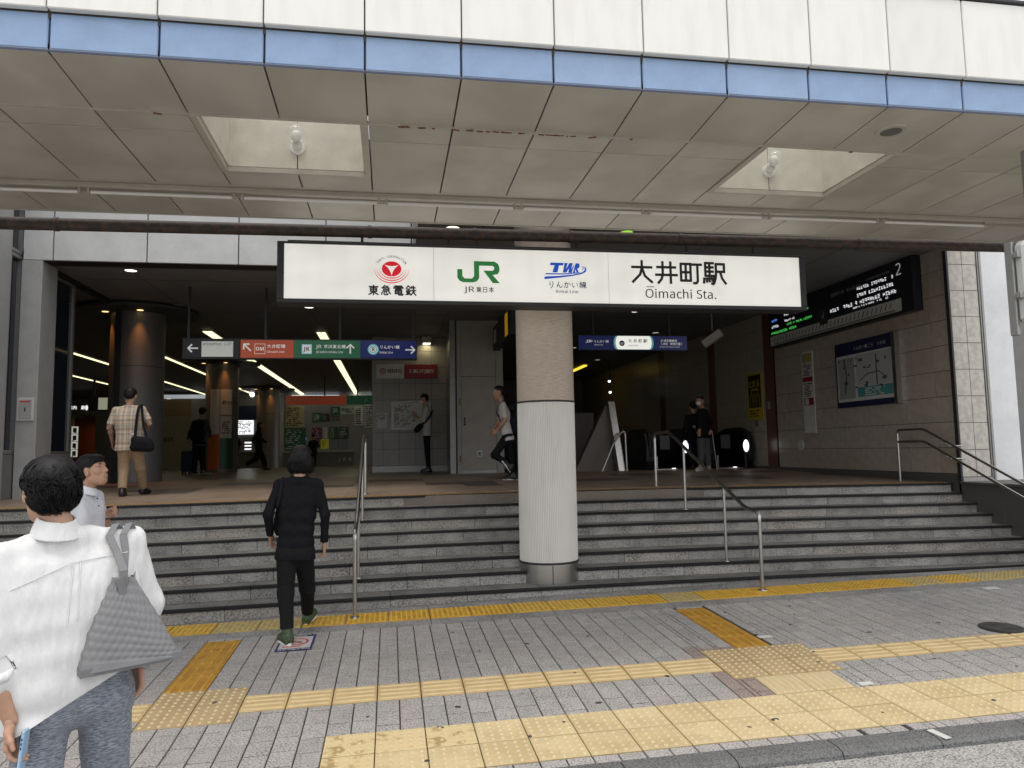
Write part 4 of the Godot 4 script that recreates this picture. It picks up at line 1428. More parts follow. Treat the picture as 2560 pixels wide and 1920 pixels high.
# ---- illuminated station sign
func build_station_sign() -> void:
	var zf := -7.5
	var s := thing("station_sign", "long backlit white station name sign hanging in front of the round column", "sign", Vector3(1.77, 1.51, -7.62))
	var mb := MB.new()
	mb.span(Vector3(-1.115, 1.512, -7.74), Vector3(4.66, 1.553, zf + 0.012), 0.004)
	mb.span(Vector3(-1.115, 2.118, -7.74), Vector3(4.66, 2.140, zf + 0.012), 0.004)
	mb.span(Vector3(-1.115, 1.553, -7.74), Vector3(-1.047, 2.118, zf + 0.012), 0.004)
	mb.span(Vector3(4.592, 1.553, -7.74), Vector3(4.66, 2.118, zf + 0.012), 0.004)
	mb.span(Vector3(-1.047, 1.553, -7.74), Vector3(4.592, 2.118, -7.70))
	mb.span(Vector3(-1.02, 2.141, -7.70), Vector3(4.55, 2.165, -7.53))
	obj("frame", mb, mats.dark_metal, s)
	var glow := mt("sign_face", Color(0.8, 0.8, 0.77), 0.4, {"glow": Color(0.93, 0.93, 0.87), "power": SIGN_POWER})
	glow.emission_texture = sign_tex()
	glow.emission_operator = BaseMaterial3D.EMISSION_OP_MULTIPLY
	glow.uv1_triplanar = true
	glow.uv1_world_triplanar = true
	glow.uv1_scale = Vector3(0.37, 0.9, 0.37)
	for q in [[-1.047, 0.4535], [0.4565, 2.3405], [2.3435, 4.592]]:
		mb = MB.new()
		mb.span(Vector3(q[0], 1.553, zf - 0.02), Vector3(q[1], 2.118, zf))
		obj("lit_face", mb, glow, s)
	for x in [0.455, 2.342]:
		mb = MB.new()
		mb.span(Vector3(x - 0.0015, 1.553, zf - 0.018), Vector3(x + 0.0015, 2.118, zf - 0.001))
		obj("seam", mb, mats.dark_metal, s)
	var al := AreaLight3D.new()
	al.name = "light"
	al.area_size = Vector2(5.6, 0.55)
	al.position = Vector3(1.77, 1.835, zf + 0.02) - s.position
	al.rotation_degrees = Vector3(0, 180, 0)
	al.light_energy = 0.35
	al.area_range = 12.0
	al.light_color = Color(1, 0.99, 0.95)
	al.shadow_enabled = true
	s.add_child(al)
	var b := Basis.IDENTITY
	var z := zf + 0.0012
	# red emblem: disc, white three-pointed star, three arcs below, name in an arc above
	mb = MB.new()
	mb.disc(Vector3(0.022, 1.88, z), Basis(Vector3.RIGHT, Vector3.BACK, Vector3.DOWN), 0.1, 0.08, 40, 1.0)
	obj("red_disc", mb, mats.red_film, s)
	mb = MB.new()
	var star := PackedVector2Array()
	var tips := [Vector2(-0.075, 0.042), Vector2(0.075, 0.042), Vector2(0.0, -0.078)]
	for i in 3:
		var p: Vector2 = tips[i]
		var q: Vector2 = tips[(i + 1) % 3]
		for j in 8:
			var u := j / 8.0
			var mid := (p + q) * 0.5 * 0.25
			star.append(p * (1 - u) * (1 - u) + mid * 2 * u * (1 - u) + q * u * u)
	mb.poly(star, Vector3(0.022, 1.882, z + 0.001), b, 0.0)
	obj("white_star", mb, glow, s)
	mb = MB.new()
	for i in 3:
		var rx := 0.122 + 0.027 * i
		var ry := 0.098 + 0.024 * i
		var pts := []
		for j in 25:
			var a := PI * (1.0 + j / 24.0)
			pts.append(Vector2(0.022 + cos(a) * rx, 1.88 + sin(a) * ry))
		for j in 24:
			var w0: float = 0.0008 + 0.0045 * sin(PI * j / 24.0)
			var w1: float = 0.0008 + 0.0045 * sin(PI * (j + 1) / 24.0)
			var p: Vector2 = pts[j]
			var q: Vector2 = pts[j + 1]
			var nn := (q - p).normalized().orthogonal()
			mb.quad(Vector3(p.x + nn.x * w0, p.y + nn.y * w0, z), Vector3(q.x + nn.x * w1, q.y + nn.y * w1, z), Vector3(q.x - nn.x * w1, q.y - nn.y * w1, z), Vector3(p.x - nn.x * w0, p.y - nn.y * w0, z))
	obj("red_arcs", mb, mats.red_film, s)
	var word := "TOKYU CORPORATION"
	for i in word.length():
		if word[i] == " ": continue
		var a := deg_to_rad(lerpf(148.0, 32.0, i / 16.0))
		var o := Vector3(0.022 + cos(a) * 0.168, 1.868 + sin(a) * 0.142, z)
		write_latin("letter", word[i], s, mats.ink, o, Basis(Vector3.BACK, a - PI / 2), 0.023)
	mb = MB.new()
	write_cjk(mb, "東急電鉄", Vector3(-0.215, 1.602, z), b, 0.108, 0.126, 0.014)
	obj("lettering", mb, mats.ink, s)
	# green emblem
	mb = MB.new()
	mb.poly(jr_poly(0.45, 0.232), Vector3(0.70, 1.752, z), b, 0.0)
	obj("green_emblem", mb, mats.green_ink, s)
	write_latin("lettering", "JR", s, mats.ink, Vector3(0.828, 1.681, z), b, 0.058, false, 0.115)
	mb = MB.new()
	write_cjk(mb, "東日本", Vector3(0.895, 1.65, z), b, 0.062, 0.066, 0.006)
	obj("lettering", mb, mats.ink, s)
	# blue emblem
	mb = MB.new()
	twr_logo(mb, Vector3(1.63, 1.805, z), 0.47, 0.185)
	obj("blue_emblem", mb, mats.blue_ink, s)
	mb = MB.new()
	write_cjk(mb, "りんかい線", Vector3(1.668, 1.712, z), b, 0.078, 0.086, 0.0075)
	obj("lettering", mb, mats.navy_ink, s)
	write_latin("lettering", "Rinkai Line", s, mats.navy_ink, Vector3(1.875, 1.677, z), b, 0.033, false, 0.245)
	# station name
	mb = MB.new()
	write_cjk(mb, "大井町駅", Vector3(2.588, 1.782, z), b, 0.268, 0.281, 0.029)
	obj("lettering", mb, mats.ink, s)
	write_latin("lettering", "Oimachi Sta.", s, mats.ink, Vector3(3.165, 1.672, z), b, 0.098, false, 0.82)
	mb = MB.new()
	mb.span(Vector3(2.77, 1.744, z), Vector3(2.855, 1.752, z + 0.001))
	obj("macron", mb, mats.ink, s)
	# hangers up to the pipe
	for x in [-0.28, 0.62, 2.02, 3.3, 4.1]:
		mb = MB.new()
		mb.cyl(Vector3(x, 2.16, -7.62), Vector3(x, 2.31, -7.60), 0.014, 0.014, 10)
		obj("hanger", mb, mats.dark_metal, s)

const SIGN_POWER := 0.4

func jr_poly(w: float, h: float) -> PackedVector2Array:
	var src := [[1463, 300], [1463, 370], [1480, 395], [1510, 407], [1590, 407], [1620, 395], [1637, 370], [1637, 268], [1745, 268], [1757, 280], [1757, 295], [1745, 308], [1670, 308], [1745, 410], [1802, 410], [1745, 343], [1785, 335], [1800, 310], [1800, 280], [1790, 250], [1760, 232], [1596, 232], [1596, 355], [1580, 375], [1520, 375], [1503, 355], [1503, 300]]
	var out := PackedVector2Array()
	for q in src:
		out.append(Vector2((q[0] - 1463.0) / 339.0 * w, (410.0 - q[1]) / 178.0 * h))
	return out

func twr_logo(mb: MB, o: Vector3, w: float, h: float) -> void:
	var sc := func(pts: Array) -> PackedVector2Array:
		var r := PackedVector2Array()
		for q in pts:
			r.append(Vector2((q[0] - 185.0) / 315.0 * w, (297.0 - q[1]) / 127.0 * h))
		return r
	var b := Basis.IDENTITY
	var k := 0
	for poly in [[[233, 170], [330, 170], [325, 190], [295, 190], [283, 243], [245, 243], [262, 190], [228, 190]],
			[[336, 170], [360, 170], [345, 220], [372, 170], [398, 170], [382, 220], [412, 170], [388, 243], [362, 243], [368, 210], [348, 243], [322, 243]],
			[[396, 243], [418, 170], [442, 172], [449, 186], [443, 204], [429, 212], [442, 243], [424, 243], [415, 214], [412, 243]],
			[[196, 250], [330, 249], [420, 240], [455, 235], [420, 248], [330, 258], [192, 260]],
			[[188, 275], [300, 268], [400, 256], [470, 236], [486, 218], [484, 202], [470, 190], [490, 198], [499, 215], [490, 236], [460, 252], [390, 268], [300, 282], [184, 296]],
			[[455, 188], [474, 198], [476, 214], [462, 230], [470, 212], [468, 200]]]:
		mb.poly(sc.call(poly), o + Vector3(0, 0, 0.0004 * k), b, 0.0)
		k += 1

func sign_tex() -> ImageTexture:
	# grime and weathering of the face: faint vertical runs and cloudy patches, the clouds also painting in uneven tube light
	if texes.has("sign_t"): return texes.sign_t
	var sz := 256
	var a := noise(301, 0.012, 4).get_seamless_image(sz, sz, false, false, 0.15, false).get_data()
	var c := noise(302, 0.05, 3).get_seamless_image(sz, 1, false, false, 0.15, false).get_data()
	var out := PackedByteArray()
	out.resize(sz * sz * 3)
	for i in sz * sz:
		var t := 0.88 + 0.3 * (a[i] / 255.0 - 0.5) + 0.2 * (c[i % sz] / 255.0 - 0.5)
		out[i * 3] = s8(t); out[i * 3 + 1] = s8(t * 0.995); out[i * 3 + 2] = s8(t * 0.98)
	texes.sign_t = ImageTexture.create_from_image(Image.create_from_data(sz, sz, false, Image.FORMAT_RGB8, out))
	return texes.sign_t


# ---- handrails
func bend(pts: Array, r := 0.06, n := 6) -> Array:     # round the corners of a path
	var out := [pts[0]]
	for i in range(1, pts.size() - 1):
		var a: Vector3 = pts[i - 1]
		var c: Vector3 = pts[i]
		var e: Vector3 = pts[i + 1]
		var d0 := (a - c).normalized() * minf(r, a.distance_to(c) * 0.45)
		var d1 := (e - c).normalized() * minf(r, e.distance_to(c) * 0.45)
		for k in n + 1:
			var u := float(k) / n
			out.append((c + d0) * (1 - u) * (1 - u) + c * 2 * u * (1 - u) + (c + d1) * u * u)
	out.append(pts[-1])
	return out

func build_rails() -> void:
	for q in [[-0.34, "steel handrail up the stairs on the left, behind the person in black"], [3.92, "steel handrail up the stairs right of the round column"]]:
		var x: float = q[0]
		var t := thing("handrail", q[1], "handrail", g3(x, -7.42), "handrails dividing the stairs")
		var mb := MB.new()
		var g := gy(x, -7.42)
		var low := g + 0.83
		mb.tube(bend([Vector3(x, g - 0.02, -7.42), Vector3(x, low, -7.42), Vector3(x, low + 0.02, -7.72), Vector3(x, 0.215, -9.93), Vector3(x, 0.215, -10.5), Vector3(x, fy(-10.5) - 0.02, -10.5)], 0.09, 7), 0.021, 14)
		obj("rail", mb, mats.steel, t)
		for z in [-8.25, -9.42]:
			mb = MB.new()
			var u: float = (z + 7.72) / (-9.93 + 7.72)
			var yr := lerpf(low + 0.02, 0.215, u)
			var i := 0
			var ys := TOP
			for s in range(7, -1, -1):
				if z < nose(s, x): ys = TOP - RISE * s
			mb.cyl(Vector3(x, ys - 0.02, z), Vector3(x, yr, z), 0.017, 0.017, 12)
			obj("post", mb, mats.steel, t)
			mb = MB.new()
			mb.cyl(Vector3(x, ys, z), Vector3(x, ys + 0.006, z), 0.036, 0.034, 16)
			obj("flange", mb, mats.steel, t)
		for w in [[-7.42, g + 0.006], [-10.5, fy(-10.5)]]:
			mb = MB.new()
			mb.cyl(Vector3(x, w[1], w[0]), Vector3(x, w[1] + 0.007, w[0]), 0.05, 0.046, 18)
			obj("flange", mb, mats.steel, t)
	var x := 7.75
	var t := thing("handrail", "double wall handrail at the right end of the stairs", "handrail", Vector3(x, -0.58, -9.6), "wall handrails")
	var slope := 0.44
	for k in 2:
		var y := 0.20 - 0.18 * k
		var mb := MB.new()
		var pts := [Vector3(x, -0.6, -10.2), Vector3(x, y, -10.2)] if k == 0 else [Vector3(x, y, -10.2)]
		pts += [Vector3(x, y, -9.64), Vector3(x, y - slope * 3.4, -9.64 + 3.4), Vector3(x, y - slope * 3.4, -9.64 + 3.7)]
		mb.tube(bend(pts, 0.07, 6), 0.019, 12)
		obj("rail", mb, mats.steel, t)
		for z in [-9.2, -7.9, -6.9]:
			mb = MB.new()
			var yy: float = y - slope * (z + 9.64)
			mb.tube([Vector3(x, yy - 0.015, z), Vector3(x + 0.05, yy - 0.06, z), Vector3(x + 0.275, yy - 0.06, z)], 0.009, 8)
			mb.cyl(Vector3(x, yy - 0.035, z), Vector3(x, yy - 0.015, z), 0.02, 0.02, 10)
			obj("bracket", mb, mats.steel, t)


# ---------------------------------------------------------------- inside the station
func wall_box(called: String, a: Vector3, b: Vector3, m: Material, parent: Node) -> MeshInstance3D:
	var mb := MB.new()
	mb.span(a, b)
	return obj(called, mb, m, parent)

func soft_light(parent: Node3D, at: Vector3, size: Vector2, rot: Vector3, c: Color, e: float) -> void:
	var al := AreaLight3D.new()
	al.name = "light"
	al.area_size = size
	al.position = at - where(parent)
	al.rotation_degrees = rot
	al.light_energy = e
	al.light_color = c
	al.area_range = 25.0
	al.shadow_enabled = true
	parent.add_child(al)

func hall_column(x: float, z: float, r: float, label: String, spots: bool, lower: bool) -> Node3D:
	var base := Vector3(x, fy(z), z)
	var t := thing("hall_column", label, "column", base, "round columns of the ticket hall")
	var mb := MB.new()
	var seam := 1.72
	mb.lathe(Vector3(x, 0, z), [Vector2(r, fy(z)), Vector2(r, seam)], 40)
	obj("lower_cladding", mb, mats.hall_column, t)
	mb = MB.new()
	mb.lathe(Vector3(x, 0, z), [Vector2(r - 0.01, seam), Vector2(r - 0.01, seam + 0.012)], 40)
	obj("joint", mb, mats.black, t)
	mb = MB.new()
	mb.lathe(Vector3(x, 0, z), [Vector2(r, seam + 0.012), Vector2(r, CEIL)], 40)
	obj("upper_cladding", mb, mats.hall_column, t)
	mb = MB.new()
	mb.lathe(Vector3(x, 0, z), [Vector2(r, CEIL - 0.10), Vector2(r + 0.62, CEIL - 0.10), Vector2(r + 0.64, CEIL - 0.07), Vector2(r + 0.60, CEIL - 0.03)], 40)
	obj("ceiling_ring", mb, mt("ring_green", Color(0.05, 0.06, 0.058), 0.5), t)
	for a in [-0.9, 0.35]:
		var d := Vector3(sin(a), 0, cos(a))
		var p := Vector3(x, CEIL - 0.105, z) + d * (r + 0.12)
		mb = MB.new()
		mb.disc(p, Basis.IDENTITY, 0.06, 0.06, 14, -1.0)
		obj("spot_lens", mb, mt("lamp_orange", Color(0.8, 0.6, 0.35), 0.4, {"glow": Color(1.0, 0.62, 0.25), "power": 2.0}), t)
		if spots:
			var sp := SpotLight3D.new()
			sp.name = "light"
			sp.position = p + Vector3(0, -0.02, 0) - base
			sp.rotation_degrees = Vector3(-90, 0, 0)
			sp.spot_angle = 30
			sp.spot_range = 6
			sp.light_color = Color(1.0, 0.62, 0.3)
			sp.light_energy = 0.8
			sp.light_size = 0.04
			sp.shadow_enabled = true
			t.add_child(sp)
	if lower:
		for q in [[-0.75, 0.02, Color(0.45, 0.13, 0.03), "orange_panel"], [0.02, 0.85, Color(0.012, 0.085, 0.04), "green_panel"]]:
			mb = MB.new()
			curved_panel(mb, x, z, r + 0.012, q[0] + 0.1, q[1] + 0.1, fy(z) + 0.1, fy(z) + 1.28)
			obj(q[3], mb, mt(q[3], q[2], 0.4), t)
	return t

func curved_panel(mb: MB, x: float, z: float, r: float, a0: float, a1: float, y0: float, y1: float) -> void:
	var n := 10
	for i in n:
		var a := lerpf(a0, a1, float(i) / n)
		var b := lerpf(a0, a1, float(i + 1) / n)
		mb.quad(Vector3(x + sin(a) * r, y0, z + cos(a) * r), Vector3(x + sin(b) * r, y0, z + cos(b) * r), Vector3(x + sin(b) * r, y1, z + cos(b) * r), Vector3(x + sin(a) * r, y1, z + cos(a) * r))

func lines_print(mb: MB, o: Vector3, b: Basis, w: float, h: float, rows: int, sd: int, fill := 0.75) -> void:   # rows of illegible small print
	var r := RandomNumberGenerator.new()
	r.seed = sd
	for i in rows:
		var y := h * (1.0 - (i + 0.5) / rows)
		var x := 0.0
		while x < w * (0.6 + 0.4 * r.randf()):
			var l := r.randf_range(0.03, 0.12) * w
			if r.randf() < fill and x + l < w:
				var t := h / rows * 0.3
				mb.quad(o + b.x * x + b.y * (y - t), o + b.x * (x + l) + b.y * (y - t), o + b.x * (x + l) + b.y * (y + t), o + b.x * x + b.y * (y + t))
			x += l + 0.015 * w

func panel_at(called: String, parent: Node, m: Material, o: Vector3, b: Basis, w: float, h: float, d: float) -> MeshInstance3D:   # o = lower left front corner
	var mb := MB.new()
	mb.hexa(o + b.x * w * 0.5 + b.y * h * 0.5 - b.z * d * 0.5, Vector3(w, h, d), minf(0.003, d * 0.3), b)
	return obj(called, mb, m, parent)

func flat(called: String, parent: Node, m: Material, o: Vector3, b: Basis, w: float, h: float) -> MeshInstance3D:
	var mb := MB.new()
	mb.quad(o, o + b.x * w, o + b.x * w + b.y * h, o + b.y * h)
	return obj(called, mb, m, parent)

func tiled(parent: Node, o: Vector3, b: Basis, w: float, h: float, tw: float, th: float, x_off: float, keys: Array, called := "tile", th_d := 0.008) -> void:
	var r := RandomNumberGenerator.new()
	r.seed = int(o.x * 100 + o.z * 7)
	var y := 0.0
	while y < h - 0.02:
		var y1 := minf(y + th, h)
		var x := 0.0
		var first := true
		while x < w - 0.01:
			var x1 := minf(x + (x_off if first and x_off > 0 else tw), w)
			first = false
			var mb := MB.new()
			var g := 0.0035
			mb.hexa(o + b.x * (x + x1) * 0.5 + b.y * (y + y1) * 0.5 + b.z * (th_d * 0.5 + r.randf_range(-0.0006, 0.0006)), Vector3(x1 - x - 2 * g, y1 - y - 2 * g, th_d), 0.0015, b)
			obj(called, mb, mats[keys[r.randi() % keys.size()]], parent)
			x = x1
		y = y1

func build_interior() -> void:
	var I := Basis.IDENTITY
	# shell of the hall
	var hall := setting("hall_walls", Vector3(-3, -0.6, -30))
	wall_box("rear_wall", Vector3(-16.2, -0.9, -42.2), Vector3(9.8, CEIL, -41.8), mats.hall_dark, hall)
	wall_box("left_wall", Vector3(-16.3, -0.9, -42), Vector3(-16.0, CEIL, -11.5), mats.hall_dark, hall)
	wall_box("left_front_wall", Vector3(-16.0, -0.9, -11.75), Vector3(-5.27, CEIL, -11.5), mats.hall_dark, hall)
	# glass partition running in from the pilaster
	var gp := thing("glass_partition", "tall dark glass panel in a metal frame inside the left pilaster", "partition", Vector3(-5.08, -0.56, -12.3))
	wall_box("glass", Vector3(-5.09, 0.1, -12.65), Vector3(-5.07, 2.74, -11.93), mats.glass_dark, gp)
	wall_box("sill_panel", Vector3(-5.12, -0.6, -12.75), Vector3(-5.04, 0.06, -11.9), mats.wall_grey, gp)
	for q in [[Vector3(-5.11, 0.06, -12.72), Vector3(-5.04, 0.10, -11.9)], [Vector3(-5.11, 2.74, -12.72), Vector3(-5.04, 2.78, -11.9)], [Vector3(-5.11, 0.1, -12.72), Vector3(-5.04, 2.74, -12.655)], [Vector3(-5.11, 0.1, -11.925), Vector3(-5.04, 2.74, -11.9)]]:
		wall_box("frame_bar", q[0], q[1], mats.grey_metal, gp)
	wall_box("header", Vector3(-5.12, 2.79, -14.8), Vector3(-5.04, CEIL - 0.002, -11.9), mats.black, gp)
	wall_box("end_post", Vector3(-5.13, -0.5, -14.86), Vector3(-5.05, 2.79, -14.74), mats.black, gp)
	# columns
	hall_column(-4.9, -15.3, 0.49, "nearest brown round column of the ticket hall, behind the checked shirt", true, false)
	var c2 := hall_column(-5.1, -23.65, 0.48, "brown round column with notices and an orange and green base", true, true)
	var c3 := hall_column(-5.2, -33.0, 0.48, "farthest brown round column beside the ticket counter", true, false)
	for q in [[-0.62, -0.02, 0.62, 1.98, 401], [0.02, 0.72, 1.2, 1.98, 402], [0.02, 0.72, 0.5, 1.16, 403]]:
		var mb := MB.new()
		curved_panel(mb, -5.1, -23.65, 0.494, q[0] + 0.1, q[1] + 0.1, q[2], q[3])
		obj("notice", mb, mats.paper, c2)
	var nb := Basis(Vector3.UP, 0.25)
	var nmb := MB.new()
	write_cjk(nmb, "野村の", Vector3(-4.98, 1.5, -23.135), nb, 0.13, 0.145, 0.014)
	obj("lettering", nmb, mats.ink, c2)
	nmb = MB.new()
	lines_print(nmb, Vector3(-4.98, 0.62, -23.13), nb, 0.3, 0.4, 6, 404)
	obj("print", nmb, mats.ink, c2).set_meta("kind", "stuff")
	write_latin("lettering", "JK", c2, mats.paper, Vector3(-5.0, 0.55, -23.135), Basis(Vector3.UP, 0.2), 0.09, true)
	nmb = MB.new()
	arrow(nmb, Vector3(-4.78, 0.55, -23.17), Basis(Vector3.UP, 0.5), 0.0, 0.16)
	obj("arrow", nmb, mats.paper, c2)
	# rows of tube lights along the hall ceiling
	var tube := mt("hall_tube", Color(0.8, 0.78, 0.6), 0.4, {"glow": Color(1.0, 0.93, 0.58), "power": 1.15})
	var rows := [[-8.48, -21.0, -41.0, "second"], [-6.35, -21.0, -41.0, "third"], [-10.85, -21.0, -41.0, "leftmost"], [-4.15, -17.6, -41.0, "fourth"], [-1.6, -17.6, -41.0, "rightmost"]]
	for q in rows:
		var t := thing("strip_light", "%s long glowing strip light on the ticket hall ceiling" % q[3], "strip light", Vector3(q[0], CEIL, (q[1] + q[2]) * 0.5), "ticket hall strip lights")
		wall_box("housing", Vector3(q[0] - 0.15, CEIL - 0.03, q[2]), Vector3(q[0] + 0.15, CEIL, q[1]), mats.hall_dark, t)
		var z: float = q[1]
		var k := 0
		while z > q[2] + 0.5:
			for s in [-0.055, 0.055]:
				if q[0] < -4.5 and s > 0: continue
				var mb := MB.new()
				mb.span(Vector3(q[0] + s - 0.045, CEIL - 0.055, z - 1.2), Vector3(q[0] + s + 0.045, CEIL - 0.031, z), 0.006)
				obj("tube", mb, tube, t)
			z -= 1.27
			if k == 0 and q[1] > -18: z -= 3.0
			k += 1
		soft_light(t, Vector3(q[0], CEIL - 0.07, (q[1] + q[2]) * 0.5), Vector2(0.12, absf(q[1] - q[2])), Vector3(-90, 0, 0), Color(1.0, 0.92, 0.66), HALL_LIGHT)
	# hanging direction sign
	var zs := -13.0
	var hs := thing("direction_sign", "hanging line direction sign in black, white, orange, green and blue", "sign", Vector3(-1.5, 1.64, zs - 0.08))
	wall_box("casing", Vector3(-3.46, 1.63, zs - 0.16), Vector3(0.48, 1.98, zs - 0.012), mats.pole_black, hs)
	var lo := 1.65
	var hh := 0.31
	for q in [[-3.44, -2.53, Color(0.012, 0.014, 0.02), "black_face", 0.0], [-2.52, -1.64, Color(0.42, 0.075, 0.03), "orange_face", 0.22], [-1.637, -0.505, Color(0.015, 0.10, 0.045), "green_face", 0.3], [-0.502, 0.465, Color(0.01, 0.016, 0.10), "blue_face", 0.3]]:
		panel_at(q[3], hs, mt(q[3], q[2], 0.25, {"glow": q[2], "power": q[4]}), Vector3(q[0], lo, zs), I, q[1] - q[0], hh, 0.012)
	panel_at("white_face", hs, mt("white_face", Color(0.55, 0.56, 0.53), 0.3, {"glow": Color(0.5, 0.52, 0.48), "power": 0.25}), Vector3(-3.15, lo + 0.015, zs + 0.004), I, 0.51, 0.265, 0.003)
	var ink_l := mt("sign_letter", Color(0.75, 0.75, 0.72), 0.4, {"glow": Color(0.8, 0.8, 0.78), "power": 0.22})
	var mb := MB.new()
	var z1 := zs + 0.0015
	for q in [[-3.29, 1.81, PI], [-2.41, 1.83, PI * 0.75], [-0.68, 1.81, PI * 0.5], [0.36, 1.80, 0.0]]:
		mb = MB.new()
		arrow(mb, Vector3(q[0], q[1], z1), I, q[2], 0.17)
		obj("arrow", mb, ink_l, hs)
	write_latin("lettering", "etomo", hs, mt("maroon", Color(0.12, 0.05, 0.04), 0.5), Vector3(-2.98, 1.885, zs + 0.0045), I, 0.05, false, 0.3)
	write_latin("lettering", "|2F", hs, mt("maroon", Color(0.12, 0.05, 0.04), 0.5), Vector3(-2.73, 1.885, zs + 0.0045), I, 0.045, false, 0.11)
	for q in [["OM", -2.20, "square"], ["JK", -1.42, "plate"], ["R", -0.285, "ring"]]:
		mb = MB.new()
		var c := Vector3(q[1], 1.805, z1)
		if q[2] == "square":
			var s := 0.085
			ribbon(mb, PackedVector2Array([Vector2(-s, -s), Vector2(s, -s), Vector2(s, s), Vector2(-s, s), Vector2(-s, -s)]), 0.007, c, I)
			obj("emblem_frame", mb, ink_l, hs)
			write_latin("lettering", "OM", hs, ink_l, c, I, 0.06, true, 0.13)
		elif q[2] == "plate":
			mb.box(c, Vector3(0.17, 0.17, 0.003))
			obj("emblem_frame", mb, mt("pale_blue", Color(0.25, 0.5, 0.65), 0.4, {"glow": Color(0.25, 0.5, 0.65), "power": 0.3}), hs)
			mb = MB.new()
			mb.box(c + Vector3(0, 0, 0.002), Vector3(0.14, 0.14, 0.003))
			obj("emblem_plate", mb, ink_l, hs)
			write_latin("lettering", "JK", hs, mats.navy_ink, c + Vector3(0, 0, 0.0035), I, 0.072, true, 0.115)
		else:
			var f := Basis(Vector3.RIGHT, Vector3.BACK, Vector3.DOWN)
			mb.disc(c, f, 0.097, 0.097, 32, 1.0)
			obj("emblem_ring", mb, mt("teal", Color(0.09, 0.33, 0.38), 0.4, {"glow": Color(0.09, 0.33, 0.38), "power": 0.4}), hs)
			mb = MB.new()
			mb.disc(c + Vector3(0, 0, 0.001), f, 0.078, 0.078, 32, 1.0)
			mb.disc(c + Vector3(0, 0, 0.003), f, 0.05, 0.05, 32, 1.0)
			obj("emblem_plate", mb, ink_l, hs)
			mb = MB.new()
			mb.disc(c + Vector3(0, 0, 0.002), f, 0.066, 0.066, 32, 1.0)
			obj("emblem_ring", mb, mt("teal", Color.WHITE, 0.4), hs)
			write_latin("lettering", "R", hs, mats.navy_ink, c + Vector3(0, 0, 0.0035), I, 0.066, true)
	for q in [["大井町線", -2.085, 0.072, 0.078], ["京浜東北線", -1.135, 0.072, 0.076], ["りんかい線", -0.175, 0.066, 0.07]]:
		mb = MB.new()
		write_cjk(mb, q[0], Vector3(q[1], 1.815, z1), I, q[2], q[3], 0.007)
		obj("lettering", mb, ink_l, hs)
	write_latin("lettering", "JR", hs, ink_l, Vector3(-1.215, 1.85, z1), I, 0.06, false, 0.1)
	write_latin("lettering", "Oimachi Line", hs, ink_l, Vector3(-1.94, 1.755, z1), I, 0.04, false, 0.29)
	write_latin("lettering", "JR Keihin-tohoku Line", hs, ink_l, Vector3(-1.03, 1.755, z1), I, 0.04, false, 0.46)
	write_latin("lettering", "Rinkai Line", hs, ink_l, Vector3(-0.06, 1.752, z1), I, 0.04, false, 0.23)
	for x in [-3.38, -2.12, -0.86, 0.42]:
		wall_box("hanger", Vector3(x - 0.02, 1.98, zs - 0.1), Vector3(x + 0.02, CEIL, zs - 0.06), mats.pole_black, hs)
	# blue hanging sign on the right
	var ts := thing("blue_line_sign", "dark blue hanging sign with a white station name plate on the right", "sign", Vector3(4.5, 1.82, -13.08))
	wall_box("casing", Vector3(3.44, 1.815, -13.16), Vector3(5.57, 2.095, -13.01), mats.navy, ts)
	panel_at("blue_face", ts, mt("blue_lit", Color(0.008, 0.015, 0.09), 0.3, {"glow": Color(0.008, 0.014, 0.075), "power": 0.35}), Vector3(3.45, 1.83, -13.0), I, 2.11, 0.255, 0.01)
	mb = MB.new()
	var rr := PackedVector2Array()
	for i in 13:
		var a := -PI / 2 + PI * i / 12.0
		rr.append(Vector2(0.33 + 0.06 * cos(a), 0.1275 * sin(a)))
	for i in 13:
		var a := PI / 2 + PI * i / 12.0
		rr.append(Vector2(-0.33 + 0.06 * cos(a), 0.1275 * sin(a)))
	mb.poly(rr, Vector3(4.51, 1.9575, -12.998), I, 0.0)
	obj("teal_plate", mb, mt("teal_lit", Color(0.15, 0.5, 0.55), 0.4, {"glow": Color(0.15, 0.5, 0.55), "power": 0.3}), ts)
	mb = MB.new()
	for i in rr.size():
		rr[i] = Vector2(rr[i].x * 0.9, rr[i].y * 0.985)
	mb.poly(rr, Vector3(4.51, 1.9575, -12.9965), I, 0.0)
	obj("white_plate", mb, mt("plate_lit", Color(0.7, 0.7, 0.66), 0.4, {"glow": Color(0.9, 0.9, 0.82), "power": 0.62}), ts)
	mb = MB.new()
	write_cjk(mb, "大井町駅", Vector3(4.40, 1.955, -12.995), I, 0.075, 0.1, 0.0075)
	obj("lettering", mb, mats.ink, ts)
	write_latin("lettering", "Oimachi Station", ts, mats.ink, Vector3(4.5, 1.905, -12.995), I, 0.026, false, 0.2)
	mb = MB.new()
	mb.disc(Vector3(4.28, 1.945, -12.9955), Basis(Vector3.RIGHT, Vector3.BACK, Vector3.DOWN), 0.053, 0.053, 24, 1.0)
	obj("number_disc", mb, mats.navy_ink, ts)
	write_latin("lettering", "07", ts, ink_l, Vector3(4.28, 1.937, -12.9945), I, 0.04, true, 0.055)
	mb = MB.new()
	twr_logo(mb, Vector3(3.58, 1.95, -12.998), 0.14, 0.055)
	obj("line_emblem", mb, ink_l, ts)
	for q in [["りんかい線", 3.735, 1.95, 0.056, 0.058], ["埼京線直通", 5.10, 1.975, 0.05, 0.053], ["(渋谷・新宿方面)", 5.03, 1.915, 0.05, 0.05]]:
		mb = MB.new()
		write_cjk(mb, q[0], Vector3(q[1], q[2], -12.998), I, q[3], q[4], 0.0055)
		obj("lettering", mb, ink_l, ts)
